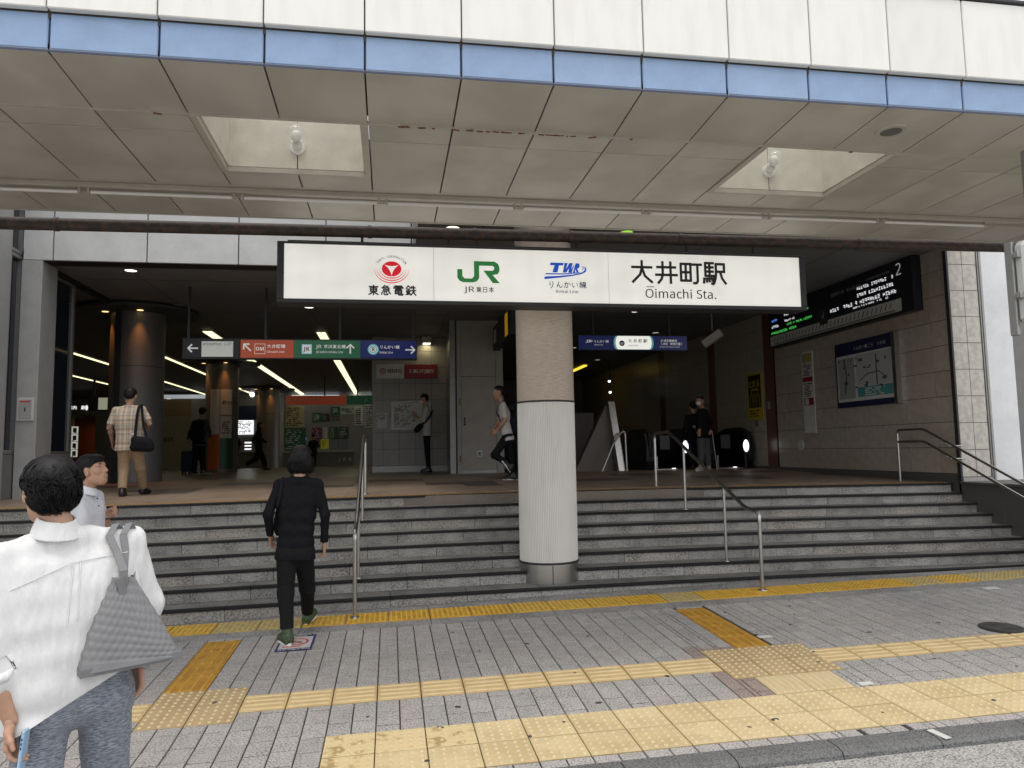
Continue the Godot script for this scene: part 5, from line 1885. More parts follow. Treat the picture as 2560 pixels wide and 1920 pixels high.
	write_latin("lettering", "JR", ts, ink_l, Vector3(5.065, 2.0, -12.998), I, 0.04)
	write_latin("lettering", "Rinkai Line", ts, ink_l, Vector3(3.83, 1.915, -12.998), I, 0.026, false, 0.16)
	write_latin("lettering", "JR Saikyo Line Shibuya, Shinjuku", ts, ink_l, Vector3(5.22, 1.882, -12.998), I, 0.022, false, 0.4)
	for x in [3.75, 5.25]:
		wall_box("hanger", Vector3(x - 0.02, 2.095, -13.1), Vector3(x + 0.02, CEIL, -13.06), mats.pole_black, ts)
	build_core(I)
	build_ticket_end(I)
	build_escalators(I)
	# security camera
	var sc := thing("security_camera", "pale box security camera on a ceiling rod beside the blue sign", "camera", Vector3(6.55, CEIL, -14.0))
	mb = MB.new()
	mb.cyl(Vector3(6.55, CEIL, -14.0), Vector3(6.55, 2.36, -14.0), 0.018, 0.018, 10)
	obj("rod", mb, mats.grey_metal, sc)
	mb = MB.new()
	var cb := Basis(Vector3.UP, 0.9) * Basis(Vector3.RIGHT, -0.55)
	mb.hexa(Vector3(6.52, 2.2, -13.93), Vector3(0.15, 0.15, 0.44), 0.01, cb)
	obj("housing", mb, mt("camera_body", Color(0.5, 0.49, 0.46), 0.5), sc)

const HALL_LIGHT := 0.28

func build_core(I: Basis) -> void:
	# tiled block with the bank notice, and the steel door block in front of its right end
	var core := thing("tiled_core", "pale tiled wall block with the bank sign inside the entrance", "wall", Vector3(0.5, -0.49, -18.7))
	wall_box("grout", Vector3(-0.43, -0.6, -30), Vector3(1.42, CEIL, -18.51), mats.grout, core)
	wall_box("skirting", Vector3(-0.432, -0.55, -18.512), Vector3(1.42, -0.35, -18.495), mats.grey_metal, core)
	tiled(core, Vector3(-0.43, -0.345, -18.508), I, 1.85, CEIL + 0.34, 0.405, 0.41, 0.26, ["hall_tile"])
	tiled(core, Vector3(-0.433, -0.345, -20.5), Basis(Vector3.BACK, Vector3.UP, Vector3.LEFT), 1.99, CEIL + 0.34, 0.405, 0.41, 0.0, ["hall_tile"])
	var lamp := thing("wall_lamp", "square lit lamp above the bank sign", "lamp", Vector3(0.92, 2.72, -18.3))
	wall_box("shade", Vector3(0.81, 2.70, -18.48), Vector3(1.03, 2.86, -18.2), mats.paper, lamp)
	wall_box("lens", Vector3(0.83, 2.695, -18.46), Vector3(1.01, 2.70, -18.22), mt("lamp_wall", Color(0.9, 0.9, 0.8), 0.4, {"glow": Color(1, 0.95, 0.7), "power": 2.5}), lamp)
	soft_light(lamp, Vector3(0.92, 2.685, -18.34), Vector2(0.18, 0.2), Vector3(-90, 0, 0), Color(1, 0.93, 0.7), 0.12)
	var bk := thing("bank_sign", "white and crimson bank sign on the tiled wall", "sign", Vector3(0.43, 1.83, -18.48))
	panel_at("white_half", bk, mats.paper, Vector3(-0.33, 1.83, -18.47), I, 0.688, 0.36, 0.025)
	panel_at("red_half", bk, mt("crimson", Color(0.22, 0.012, 0.025), 0.4), Vector3(0.361, 1.83, -18.47), I, 0.83, 0.36, 0.025)
	write_latin("lettering", "MUFG", bk, mats.ink, Vector3(0.12, 2.02, -18.469), I, 0.09, true, 0.34)
	var mb := MB.new()
	for i in 2:
		var pts := PackedVector2Array()
		for j in 19:
			var a := TAU * j / 18.0
			pts.append(Vector2(cos(a) * (0.075 - 0.04 * i), sin(a) * (0.062 - 0.035 * i)))
		ribbon(mb, pts, 0.022, Vector3(-0.17, 2.02, -18.468), I)
	obj("red_emblem", mb, mt("emblem_red", Color(0.3, 0.02, 0.02), 0.4), bk)
	mb = MB.new()
	write_cjk(mb, "三菱", Vector3(0.47, 1.965, -18.468), I, 0.1, 0.105, 0.01)
	obj("lettering", mb, mats.paper, bk)
	mb = MB.new()
	write_cjk(mb, "銀行", Vector3(0.90, 1.965, -18.468), I, 0.1, 0.105, 0.01)
	obj("lettering", mb, mats.paper, bk)
	write_latin("lettering", "UFJ", bk, mats.paper, Vector3(0.785, 2.015, -18.469), I, 0.085, false, 0.21)
	var mp := thing("area_map", "framed area map on the tiled wall beside the masked reader", "map board", Vector3(0.43, 0.54, -18.48))
	panel_at("frame", mp, mats.grey_metal, Vector3(0.03, 0.54, -18.46), I, 0.82, 0.72, 0.035)
	panel_at("sheet", mp, mats.paper, Vector3(0.08, 0.6, -18.456), I, 0.72, 0.6, 0.003)
	mb = MB.new()
	lines_print(mb, Vector3(0.11, 0.98, -18.455), I, 0.5, 0.18, 6, 501, 0.5)
	lines_print(mb, Vector3(0.11, 0.66, -18.455), I, 0.14, 0.3, 12, 502)
	obj("print", mb, mats.ink, mp).set_meta("kind", "stuff")
	mb = MB.new()
	var rr := RandomNumberGenerator.new()
	rr.seed = 8
	for i in 26:
		var x := rr.randf_range(0.28, 0.62)
		var y := rr.randf_range(0.64, 0.92)
		mb.box(Vector3(x, y, -18.4548 + 0.0001 * i), Vector3(rr.randf_range(0.01, 0.09), rr.randf_range(0.008, 0.05), 0.0001))
	obj("map_blocks", mb, mt("map_grey", Color(0.28, 0.28, 0.27), 0.6), mp).set_meta("kind", "stuff")
	panel_at("side_strip", mp, mats.paper, Vector3(0.87, 0.6, -18.47), I, 0.14, 0.62, 0.02)
	mb = MB.new()
	lines_print(mb, Vector3(0.88, 0.62, -18.469), I, 0.12, 0.58, 13, 505, 1.0)
	obj("print", mb, mats.ink, mp).set_meta("kind", "stuff")
	var nt := thing("wall_notice", "small paper notice left of the framed area map", "notice", Vector3(-0.2, 0.57, -18.48))
	panel_at("sheet", nt, mats.paper, Vector3(-0.34, 0.57, -18.478), I, 0.29, 0.41, 0.006)
	mb = MB.new()
	lines_print(mb, Vector3(-0.31, 0.78, -18.477), I, 0.23, 0.17, 5, 503)
	for s in 4:
		var e: Array = [[-0.325, 0.582, -0.065, 0.588], [-0.325, 0.962, -0.065, 0.968], [-0.325, 0.588, -0.319, 0.962], [-0.071, 0.588, -0.065, 0.962]][s]
		mb.span(Vector3(e[0], e[1], -18.477), Vector3(e[2], e[3], -18.4765))
	obj("print", mb, mats.ink, nt).set_meta("kind", "stuff")
	# door block
	var db := thing("door_block", "beige panelled block with a service door behind the walking person", "wall", Vector3(1.95, -0.49, -16.3))
	wall_box("body", Vector3(1.44, -0.6, -30), Vector3(2.5, CEIL, -16.06), mats.door_paint, db)
	wall_box("door_frame", Vector3(1.46, -0.55, -16.058), Vector3(1.545, CEIL, -16.0), mats.door_paint, db)
	wall_box("door_frame", Vector3(2.325, -0.55, -16.058), Vector3(2.48, CEIL, -16.0), mats.door_paint, db)
	wall_box("upper_panel", Vector3(1.552, 1.635, -16.058), Vector3(2.318, CEIL, -16.012), mats.door_paint, db)
	wall_box("door", Vector3(1.552, -0.42, -16.058), Vector3(2.318, 1.622, -16.012), mats.door_paint, db)
	wall_box("kick_plate", Vector3(1.552, -0.53, -16.058), Vector3(2.318, -0.425, -16.004), mats.grey_metal, db)
	wall_box("dark_gap", Vector3(1.425, -0.55, -16.3), Vector3(1.455, CEIL, -15.99), mats.black, db)
	wall_box("corner_post", Vector3(1.30, -0.55, -16.3), Vector3(1.42, CEIL, -15.98), mats.grey_metal, db)
	wall_box("side_return", Vector3(1.42, -0.55, -18.5), Vector3(1.44, CEIL, -16.3), mats.grey_metal, db)
	mb = MB.new()
	mb.tube([Vector3(1.62, 0.72, -16.01), Vector3(1.62, 0.72, -15.96), Vector3(1.62, 0.6, -15.96)], 0.011, 8)
	mb.cyl(Vector3(1.62, 0.57, -16.011), Vector3(1.62, 0.57, -15.99), 0.022, 0.022, 12)
	obj("handle", mb, mats.black, db)
	for y in [1.0, -0.25]:
		wall_box("hinge", Vector3(1.50, y, -16.0), Vector3(1.53, y + 0.14, -15.985), mats.tile_red, db)
	var ex := thing("exit_sticker", "small green and white running figure sticker low on the service door", "sticker", Vector3(1.945, -0.14, -16.01))
	panel_at("sheet", ex, mats.paper, Vector3(1.89, -0.14, -16.0085), I, 0.115, 0.13, 0.002)
	mb = MB.new()
	mb.poly(PackedVector2Array([Vector2(0.01, 0.07), Vector2(0.035, 0.11), Vector2(0.075, 0.11), Vector2(0.1, 0.07), Vector2(0.085, 0.065), Vector2(0.068, 0.085), Vector2(0.07, 0.055), Vector2(0.1, 0.02), Vector2(0.085, 0.01), Vector2(0.055, 0.045), Vector2(0.02, 0.012), Vector2(0.01, 0.025), Vector2(0.04, 0.06), Vector2(0.04, 0.085), Vector2(0.025, 0.06)]), Vector3(1.89, -0.145, -16.0075), I, 0.0)
	obj("green_figure", mb, mt("exit_green", Color(0.02, 0.15, 0.06), 0.5), ex)
	# dark overhead sign that runs in beside the round column
	var os := thing("exit_guide_sign", "black hanging guide sign with a yellow tab beside the round column", "sign", Vector3(2.35, 2.2, -16.2))
	wall_box("casing", Vector3(2.28, 2.2, -18.9), Vector3(2.42, 2.72, -13.6), mats.pole_black, os)
	var sb := Basis(Vector3.BACK, Vector3.UP, Vector3.LEFT)
	mb = MB.new()
	lines_print(mb, Vector3(2.278, 2.3, -18.7), sb, 1.1, 0.35, 3, 507, 0.6)
	for i in 2:
		mb.box(Vector3(2.277, 2.48, -16.4 + 0.7 * i), Vector3(0.002, 0.3, 0.35))
	obj("pictograms", mb, mats.paper, os).set_meta("kind", "stuff")
	wall_box("yellow_tab", Vector3(2.277, 2.25, -14.3), Vector3(2.279, 2.7, -13.95), mt("yellow_tab", Color(0.45, 0.24, 0.02), 0.4, {"glow": Color(0.5, 0.26, 0.02), "power": 0.3}), os)
	for z in [-18.5, -15.5]:
		wall_box("hanger", Vector3(2.32, 2.72, z - 0.03), Vector3(2.38, CEIL, z + 0.03), mats.pole_black, os)

func build_ticket_end(I: Basis) -> void:
	var z := -36.0
	var tw := thing("ticket_wall", "wall of ticket machines and posters at the far end of the hall", "ticket wall", Vector3(-3.2, -0.6, z))
	wall_box("wall", Vector3(-4.95, -0.7, z - 0.4), Vector3(-0.5, CEIL, z - 0.05), mats.panel_grey, tw)
	wall_box("side_panel", Vector3(-5.4, -0.65, z - 0.4), Vector3(-4.96, CEIL, z + 0.1), mats.panel_white, tw)
	wall_box("light_box", Vector3(-4.6, 2.68, z - 0.05), Vector3(-2.4, 2.76, z + 0.15), mt("ticket_glow", Color(0.8, 0.8, 0.8), 0.4, {"glow": Color(0.9, 0.95, 1.0), "power": 0.6}), tw)
	wall_box("light_box", Vector3(-1.9, 2.68, z - 0.05), Vector3(-0.6, 2.74, z + 0.15), mats.ticket_glow, tw)
	wall_box("counter_base", Vector3(-4.95, -0.62, z - 0.05), Vector3(-1.72, 0.05, z + 0.28), mats.wall_grey, tw)
	wall_box("counter_top", Vector3(-4.97, 0.05, z - 0.05), Vector3(-1.7, 0.11, z + 0.34), mats.panel_white, tw)
	var pics := [[-4.88, 1.25, 0.88, 1.0, Color(0.5, 0.46, 0.28), 0.0], [-3.65, 1.50, 0.42, 0.42, Color(0.02, 0.15, 0.06), 0.05], [-3.2, 1.52, 0.33, 0.36, Color(0.03, 0.03, 0.03), 0.0], [-4.9, 0.15, 0.95, 1.05, Color(0.015, 0.10, 0.045), 0.1], [-3.68, 0.66, 0.44, 0.55, Color(0.14, 0.012, 0.07), 0.15], [-3.25, 0.2, 0.37, 0.46, Color(0.5, 0.45, 0.03), 0.3], [-2.85, 0.66, 0.40, 0.58, Color(0.02, 0.07, 0.03), 0.1], [-2.40, 0.66, 0.44, 0.58, Color(0.03, 0.045, 0.04), 0.1], [-2.85, 0.2, 0.42, 0.42, Color(0.12, 0.13, 0.14), 0.15], [-2.40, 0.2, 0.42, 0.42, Color(0.12, 0.13, 0.14), 0.15], [-2.78, 1.84, 1.42, 0.37, Color(0.32, 0.36, 0.26), 0.25], [-2.78, 1.842, 0.42, 0.366, Color(0.012, 0.10, 0.04), 0.2], [-4.4, 0.66, 0.46, 0.09, Color(0.5, 0.6, 0.9), 1.0], [-1.68, 1.3, 0.42, 0.9, Color(0.55, 0.55, 0.52), 0.1], [-1.2, 1.2, 0.5, 1.1, Color(0.55, 0.55, 0.52), 0.1], [-3.15, 0.7, 0.2, 0.5, Color(0.5, 0.5, 0.48), 0.1]]
	var i := 0
	for q in pics:
		panel_at("poster" if i not in [8, 9, 12] else "machine_screen", tw, mt("poster%d" % i, q[4], 0.4, {"glow": q[4], "power": q[5] * 0.22}), Vector3(q[0], q[1], z + 0.004 * (i % 5)), I, q[2], q[3], 0.05)
		if i not in [8, 9, 12]:
			var pm := MB.new()
			lines_print(pm, Vector3(q[0] + 0.04, q[1] + 0.05, z + 0.004 * (i % 5) + 0.003), I, q[2] - 0.08, q[3] - 0.1, 3 + int(q[3] * 7.0), 600 + i, 0.6)
			obj("poster_print", pm, mats.paper if q[4].get_luminance() < 0.2 else mats.ink, tw).set_meta("kind", "stuff")
		i += 1
	write_latin("lettering", "JR", tw, mats.paper, Vector3(-3.45, 1.71, z + 0.005), I, 0.18, true)
	write_latin("lettering", "JR", tw, mats.paper, Vector3(-2.57, 2.03, z + 0.01), I, 0.18, true)
	write_latin("lettering", "J  R  B", tw, mats.paper, Vector3(-2.1, -0.32, z + 0.282), I, 0.16, true)
	var mb := MB.new()
	write_cjk(mb, "きっぷうりば", Vector3(-2.28, 2.0, z + 0.009), I, 0.14, 0.15, 0.014)
	lines_print(mb, Vector3(-1.64, 1.35, z + 0.02), I, 0.34, 0.8, 9, 509)
	lines_print(mb, Vector3(-1.15, 1.25, z + 0.02), I, 0.4, 1.0, 10, 510)
	lines_print(mb, Vector3(-2.83, 1.52, z - 0.045), I, 0.6, 0.34, 4, 511)
	obj("print", mb, mats.ink, tw).set_meta("kind", "stuff")
	# orange and green sign hanging before it
	var os := thing("far_direction_sign", "far orange and green hanging sign before the ticket counter", "sign", Vector3(-2.2, 1.8, -28))
	panel_at("orange_face", os, mt("orange_far", Color(0.40, 0.07, 0.03), 0.4, {"glow": Color(0.4, 0.07, 0.03), "power": 0.12}), Vector3(-3.79, 1.8, -28), I, 2.18, 0.34, 0.12)
	panel_at("green_face", os, mt("green_far", Color(0.012, 0.08, 0.04), 0.4, {"glow": Color(0.012, 0.08, 0.04), "power": 0.12}), Vector3(-1.6, 1.8, -28), I, 1.3, 0.34, 0.12)
	mb = MB.new()
	arrow(mb, Vector3(-3.6, 1.97, -27.999), I, PI, 0.2)
	write_cjk(mb, "大井町線", Vector3(-3.1, 1.96, -27.999), I, 0.11, 0.13, 0.01)
	obj("lettering", mb, mt("dim_letter", Color(0.6, 0.4, 0.35), 0.5), os)
	write_latin("lettering", "OM", os, mats.dim_letter, Vector3(-3.28, 1.97, -27.999), I, 0.09, true)
	write_latin("lettering", "JK", os, mats.paper, Vector3(-0.86, 1.97, -27.999), I, 0.12, true)
	for x in [-2.4, -1.2]:
		wall_box("hanger", Vector3(x - 0.025, 2.14, -28.08), Vector3(x + 0.025, CEIL, -28.04), mats.pole_black, os)
	# shutter of the closed sweets shop
	var sh := thing("shop_shutter", "closed beige roller shutter of a sweets shop at the far left", "shutter", Vector3(-9.3, -0.6, -34))
	for k in 30:
		var y := -0.6 + 0.078 * k
		mb = MB.new()
		mb.span(Vector3(-10.6, y + 0.003, -34.03), Vector3(-8.62, y + 0.075, -34.0), 0.012)
		obj("slat", mb, mats.shutter, sh)
	wall_box("header", Vector3(-10.6, 1.76, -34.2), Vector3(-8.62, 2.48, -33.98), mt("tan_header", Color(0.30, 0.21, 0.12), 0.5), sh)
	wall_box("light_strip", Vector3(-10.6, 2.50, -34.1), Vector3(-7.7, 2.66, -33.9), mt("cool_strip", Color(0.6, 0.65, 0.7), 0.4, {"glow": Color(0.7, 0.78, 0.85), "power": 0.3}), sh)
	wall_box("jamb", Vector3(-8.6, -0.6, -34.1), Vector3(-7.9, 2.48, -33.95), mats.panel_grey, sh)
	write_latin("lettering", "SWEETS", sh, mats.ink, Vector3(-9.75, 0.7, -33.99), I, 0.16, true, 0.85)
	write_latin("lettering", "'S", sh, mt("shop_white", Color(0.8, 0.8, 0.8), 0.4, {"glow": Color(0.9, 0.9, 0.9), "power": 0.8}), Vector3(-9.88, 2.12, -33.97), I, 0.2, true)
	# fare map and machines between the columns
	var fm := thing("fare_map", "bright backlit white fare map behind the columns", "map board", Vector3(-6.3, 0.9, -36.0))
	wall_box("wall", Vector3(-7.9, -0.6, -36.4), Vector3(-5.42, CEIL, -36.06), mats.wall_grey, fm)
	panel_at("dark_board", fm, mats.navy, Vector3(-7.0, 1.62, -36.0), I, 0.9, 0.66, 0.05)
	panel_at("lit_map", fm, mt("fare_glow", Color(0.8, 0.8, 0.8), 0.4, {"glow": Color(0.95, 0.97, 1.0), "power": 1.0}), Vector3(-7.1, 0.94, -36.0), I, 0.76, 0.66, 0.05)
	mb = MB.new()
	lines_print(mb, Vector3(-7.07, 0.97, -35.999), I, 0.7, 0.6, 9, 515, 0.55)
	ribbon(mb, PackedVector2Array([Vector2(0, 0.5), Vector2(0.2, 0.45), Vector2(0.5, 0.15), Vector2(0.7, 0.1)]), 0.012, Vector3(-7.07, 0.97, -35.998), I)
	ribbon(mb, PackedVector2Array([Vector2(0, 0.2), Vector2(0.3, 0.25), Vector2(0.7, 0.5)]), 0.012, Vector3(-7.07, 0.97, -35.9975), I)
	obj("print", mb, mats.ink, fm).set_meta("kind", "stuff")
	var vm := thing("ticket_machine", "ticket machine with lit slots below the fare map", "ticket machine", Vector3(-6.4, -0.6, -35.8))
	wall_box("cabinet", Vector3(-7.2, -0.6, -36.0), Vector3(-5.6, 0.1, -35.7), mats.wall_grey, vm)
	wall_box("upper_cabinet", Vector3(-6.9, 0.1, -36.0), Vector3(-5.7, 0.75, -35.9), mats.grey_metal, vm)
	wall_box("shelf", Vector3(-7.2, 0.1, -35.9), Vector3(-5.6, 0.13, -35.6), mats.panel_white, vm)
	for k in 3:
		wall_box("lit_slot", Vector3(-6.7, 0.22 + 0.15 * k, -35.9), Vector3(-6.4, 0.28 + 0.15 * k, -35.88), mats.fare_glow, vm)
	# kiosk far left with its glowing sign
	var ks := thing("food_kiosk", "dark food kiosk with a glowing name sign and menu strip, far left", "kiosk", Vector3(-12.8, -0.6, -34))
	wall_box("fascia", Vector3(-15.5, 1.8, -34.3), Vector3(-11.2, 2.5, -34.0), mats.wall_grey, ks)
	wall_box("back_wall", Vector3(-15.5, -0.6, -36.5), Vector3(-11.2, 1.8, -36.3), mt("kiosk_wood", Color(0.20, 0.07, 0.025), 0.5), ks)
	wall_box("counter", Vector3(-15.5, -0.6, -34.6), Vector3(-13.6, 0.4, -34.0), mats.hall_dark, ks)
	wall_box("door_post", Vector3(-12.5, -0.6, -34.3), Vector3(-11.9, 1.8, -34.0), mats.hall_dark, ks)
	wall_box("door_post", Vector3(-13.75, -0.6, -34.3), Vector3(-13.45, 1.8, -34.0), mats.hall_dark, ks)
	mb = MB.new()
	write_cjk(mb, "北京町案内所駅", Vector3(-14.1, 2.05, -33.99), I, 0.16, 0.17, 0.02)
	mb.ball(Vector3(-12.86, 2.12, -33.97), Vector3(0.05, 0.11, 0.02))
	mb.ball(Vector3(-12.72, 2.08, -33.97), Vector3(0.06, 0.06, 0.02))
	obj("lettering", mb, mats.shop_white, ks)
	for k in 4:
		panel_at("menu_card", ks, mt("menu_glow", Color(0.7, 0.7, 0.66), 0.5, {"glow": Color(0.8, 0.8, 0.72), "power": 0.35}), Vector3(-13.42, 0.02 + 0.33 * k, -33.95), I, 0.26, 0.31, 0.03)
	mb = MB.new()
	for k in 4:
		mb.box(Vector3(-13.29, 0.17 + 0.33 * k, -33.949), Vector3(0.14, 0.2, 0.003))
		mb.box(Vector3(-13.35 + 0.1 * (k % 2), 0.05 + 0.33 * k, -33.946), Vector3(0.07, 0.03, 0.003))
	obj("menu_print", mb, mats.hall_dark, ks).set_meta("kind", "stuff")
	soft_light(ks, Vector3(-12.6, 1.6, -35.4), Vector2(1.5, 0.3), Vector3(-90, 0, 0), Color(1.0, 0.6, 0.3), 0.4)
	var tv := thing("hanging_screen", "small hanging screen in front of the food kiosk", "screen", Vector3(-10.2, 2.1, -28))
	wall_box("casing", Vector3(-10.55, 1.62, -28.1), Vector3(-9.75, 2.15, -28.0), mats.pole_black, tv)
	wall_box("display", Vector3(-10.22, 1.68, -28.0), Vector3(-9.78, 2.1, -27.99), mt("tv_glow", Color(0.3, 0.3, 0.2), 0.3, {"glow": Color(0.45, 0.46, 0.33), "power": 0.4}), tv)
	wall_box("hanger", Vector3(-10.42, 2.15, -28.08), Vector3(-10.36, CEIL, -28.02), mats.pole_black, tv)
	# globe near the fare map
	var gl := thing("bright_lamp", "small bright round lamp near the far columns", "lamp", Vector3(-6.2, 2.72, -34.8))
	mb = MB.new()
	mb.ball(Vector3(-6.2, 2.72, -34.8), Vector3(0.1, 0.1, 0.1))
	obj("bulb", mb, mt("bulb_glow", Color(1, 1, 1), 0.4, {"glow": Color(1, 0.98, 0.92), "power": 6.0}), gl)

func build_escalators(I: Basis) -> void:
	# stainless and glass parapet, newels and handrails of the stairs going down on the right
	var wall := thing("stair_parapet", "brown sloping parapet with a bright steel end behind the round column", "parapet", Vector3(4.6, -0.49, -15.9))
	var mb := MB.new()
	mb.poly(PackedVector2Array([Vector2(3.95, -0.52), Vector2(4.98, -0.52), Vector2(4.86, 1.0), Vector2(4.72, 1.0)]), Vector3(0, 0, -15.5), I, 0.25)
	obj("side", mb, mt("parapet_brown", Color(0.13, 0.10, 0.085), 0.4), wall)
	mb = MB.new()
	mb.slab8([Vector3(4.70, 1.01, -15.35), Vector3(4.84, 1.01, -15.35), Vector3(4.84, 1.01, -15.6), Vector3(4.70, 1.01, -15.6)], [Vector3(4.84, -0.5, -15.15), Vector3(4.98, -0.5, -15.15), Vector3(4.98, -0.5, -15.4), Vector3(4.84, -0.5, -15.4)])
	obj("steel_end", mb, mats.steel, wall)
	mb = MB.new()
	mb.tube(bend([Vector3(4.45, -0.5, -15.1), Vector3(4.72, 0.1, -15.1), Vector3(4.9, 0.34, -15.1), Vector3(4.98, 0.34, -15.1), Vector3(5.0, -0.5, -15.1)], 0.05, 4), 0.022, 10)
	obj("rail", mb, mats.steel, wall)
	wall_box("back_panel", Vector3(4.3, -0.5, -19.2), Vector3(5.4, 0.95, -19.0), mats.parapet_brown, wall)
	for q in [[5.55, 6.45, "left escalator going down with a lit white round sign"], [6.95, 7.85, "right escalator going down with a lit white round sign"]]:
		var es := thing("escalator", q[2], "escalator", Vector3((q[0] + q[1]) * 0.5, -0.49, -15.4), "escalators going down")
		for s in 2:
			var x: float = q[s]
			mb = MB.new()
			var prof := PackedVector2Array()
			for i in 13:
				var a := PI / 2 + PI * 0.5 * (1 - i / 12.0) * 1.0
				prof.append(Vector2(0.38 * cos(a + PI / 2 - PI * 0.5) , 0))
			var pts := PackedVector2Array([Vector2(-6.0, -2.0), Vector2(-0.2, -0.52), Vector2(0.25, -0.52), Vector2(0.34, -0.3), Vector2(0.36, 0.0), Vector2(0.31, 0.2), Vector2(0.2, 0.32), Vector2(0.05, 0.36), Vector2(-0.9, 0.34), Vector2(-1.6, 0.1), Vector2(-6.0, -1.6)])
			var eb := Basis(Vector3.BACK, Vector3.UP, Vector3.LEFT)
			mb.poly(pts, Vector3(x - 0.09, 0, -15.5), eb, 0.0)
			mb.poly(pts, Vector3(x + 0.09, 0, -15.5), Basis(Vector3.BACK, Vector3.UP, Vector3.RIGHT), 0.0)
			for i in pts.size():
				var A := pts[i]
				var B := pts[(i + 1) % pts.size()]
				mb.quad(Vector3(x - 0.09, A.y, -15.5 + A.x), Vector3(x + 0.09, A.y, -15.5 + A.x), Vector3(x + 0.09, B.y, -15.5 + B.x), Vector3(x - 0.09, B.y, -15.5 + B.x))
			obj("balustrade", mb, mt("escalator_black", Color(0.010, 0.010, 0.012), 0.25), es)
			mb = MB.new()
			mb.tube(bend([Vector3(x, -0.2, -15.16), Vector3(x, 0.12, -15.12), Vector3(x, 0.33, -15.24), Vector3(x, 0.385, -15.5), Vector3(x, 0.37, -16.4), Vector3(x, 0.13, -17.1)], 0.15, 5), 0.035, 10)
			obj("handrail", mb, mats.black, es)
		wall_box("comb_plate", Vector3(q[0] + 0.1, -0.5, -15.9), Vector3(q[1] - 0.1, -0.47, -15.1), mats.steel, es)
		wall_box("steel_skirt", Vector3(q[0] + 0.1, -0.46, -15.6), Vector3(q[0] + 0.14, -0.2, -15.1), mats.steel, es)
		mb = MB.new()
		mb.disc(Vector3(q[1] - 0.16, 0.0, -14.99), Basis(Vector3.RIGHT, Vector3.BACK, Vector3.DOWN), 0.068, 0.135, 28, 1.0)
		obj("lit_disc", mb, mt("disc_glow", Color(0.8, 0.8, 0.8), 0.4, {"glow": Color(0.95, 0.97, 1.0), "power": 1.1}), es)
		mb = MB.new()
		mb.cyl(Vector3(q[1] - 0.16, -0.5, -15.04), Vector3(q[1] - 0.16, 0.1, -15.04), 0.03, 0.03, 10)
		obj("disc_post", mb, mats.black, es)
		wall_box("foot_light", Vector3(q[0] + 0.42, -0.47, -15.0), Vector3(q[0] + 0.5, -0.45, -14.98), mats.disc_glow, es)
		wall_box("guard_plate", Vector3(q[0] + 0.2, -0.05, -15.1), Vector3(q[0] + 0.42, 0.25, -15.08), mt("plate_dark", Color(0.05, 0.05, 0.05), 0.4), es)
	# far lit strip glimpsed through the gap
	var yl := thing("yellow_strip_light", "yellow strip light deep inside right of the round column", "strip light", Vector3(6.66, CEIL, -25.2))
	wall_box("tube", Vector3(6.6, CEIL - 0.05, -26.2), Vector3(6.72, CEIL - 0.005, -24.3), mt("yellow_tube", Color(0.8, 0.6, 0.1), 0.4, {"glow": Color(1.0, 0.72, 0.06), "power": 1.0}), yl)
	soft_light(yl, Vector3(6.66, CEIL - 0.07, -25.25), Vector2(0.12, 1.9), Vector3(-90, 0, 0), Color(1, 0.8, 0.3), 0.03)
	for q in [[7.1, 2.18, -23.0, "upper small white lamp deep behind the steel parapet end"], [7.12, 1.82, -23.0, "lower small white lamp deep behind the steel parapet end"]]:
		var fl := thing("far_lamp", q[3], "lamp", Vector3(q[0], q[1], q[2]))
		mb = MB.new()
		mb.ball(Vector3(q[0], q[1], q[2]), Vector3(0.045, 0.04, 0.045))
		obj("bulb", mb, mt("far_bulb", Color(1, 1, 1), 0.4, {"glow": Color(0.9, 0.95, 1.0), "power": 2.0}), fl)
		mb = MB.new()
		mb.cyl(Vector3(q[0], q[1] + 0.03, q[2]), Vector3(q[0], q[1] + 0.12, q[2]), 0.03, 0.03, 10)
		mb.cyl(Vector3(q[0], q[1] + 0.12, q[2]), Vector3(q[0], CEIL, q[2]), 0.01, 0.01, 8)
		obj("stem", mb, mats.pole_black, fl)
	var bw := thing("passage_wall", "dark rear wall beyond the escalators", "wall", Vector3(5.2, -0.5, -29))
	wall_box("wall", Vector3(2.5, -2.5, -30.2), Vector3(8.2, CEIL, -30), mats.hall_dark, bw)


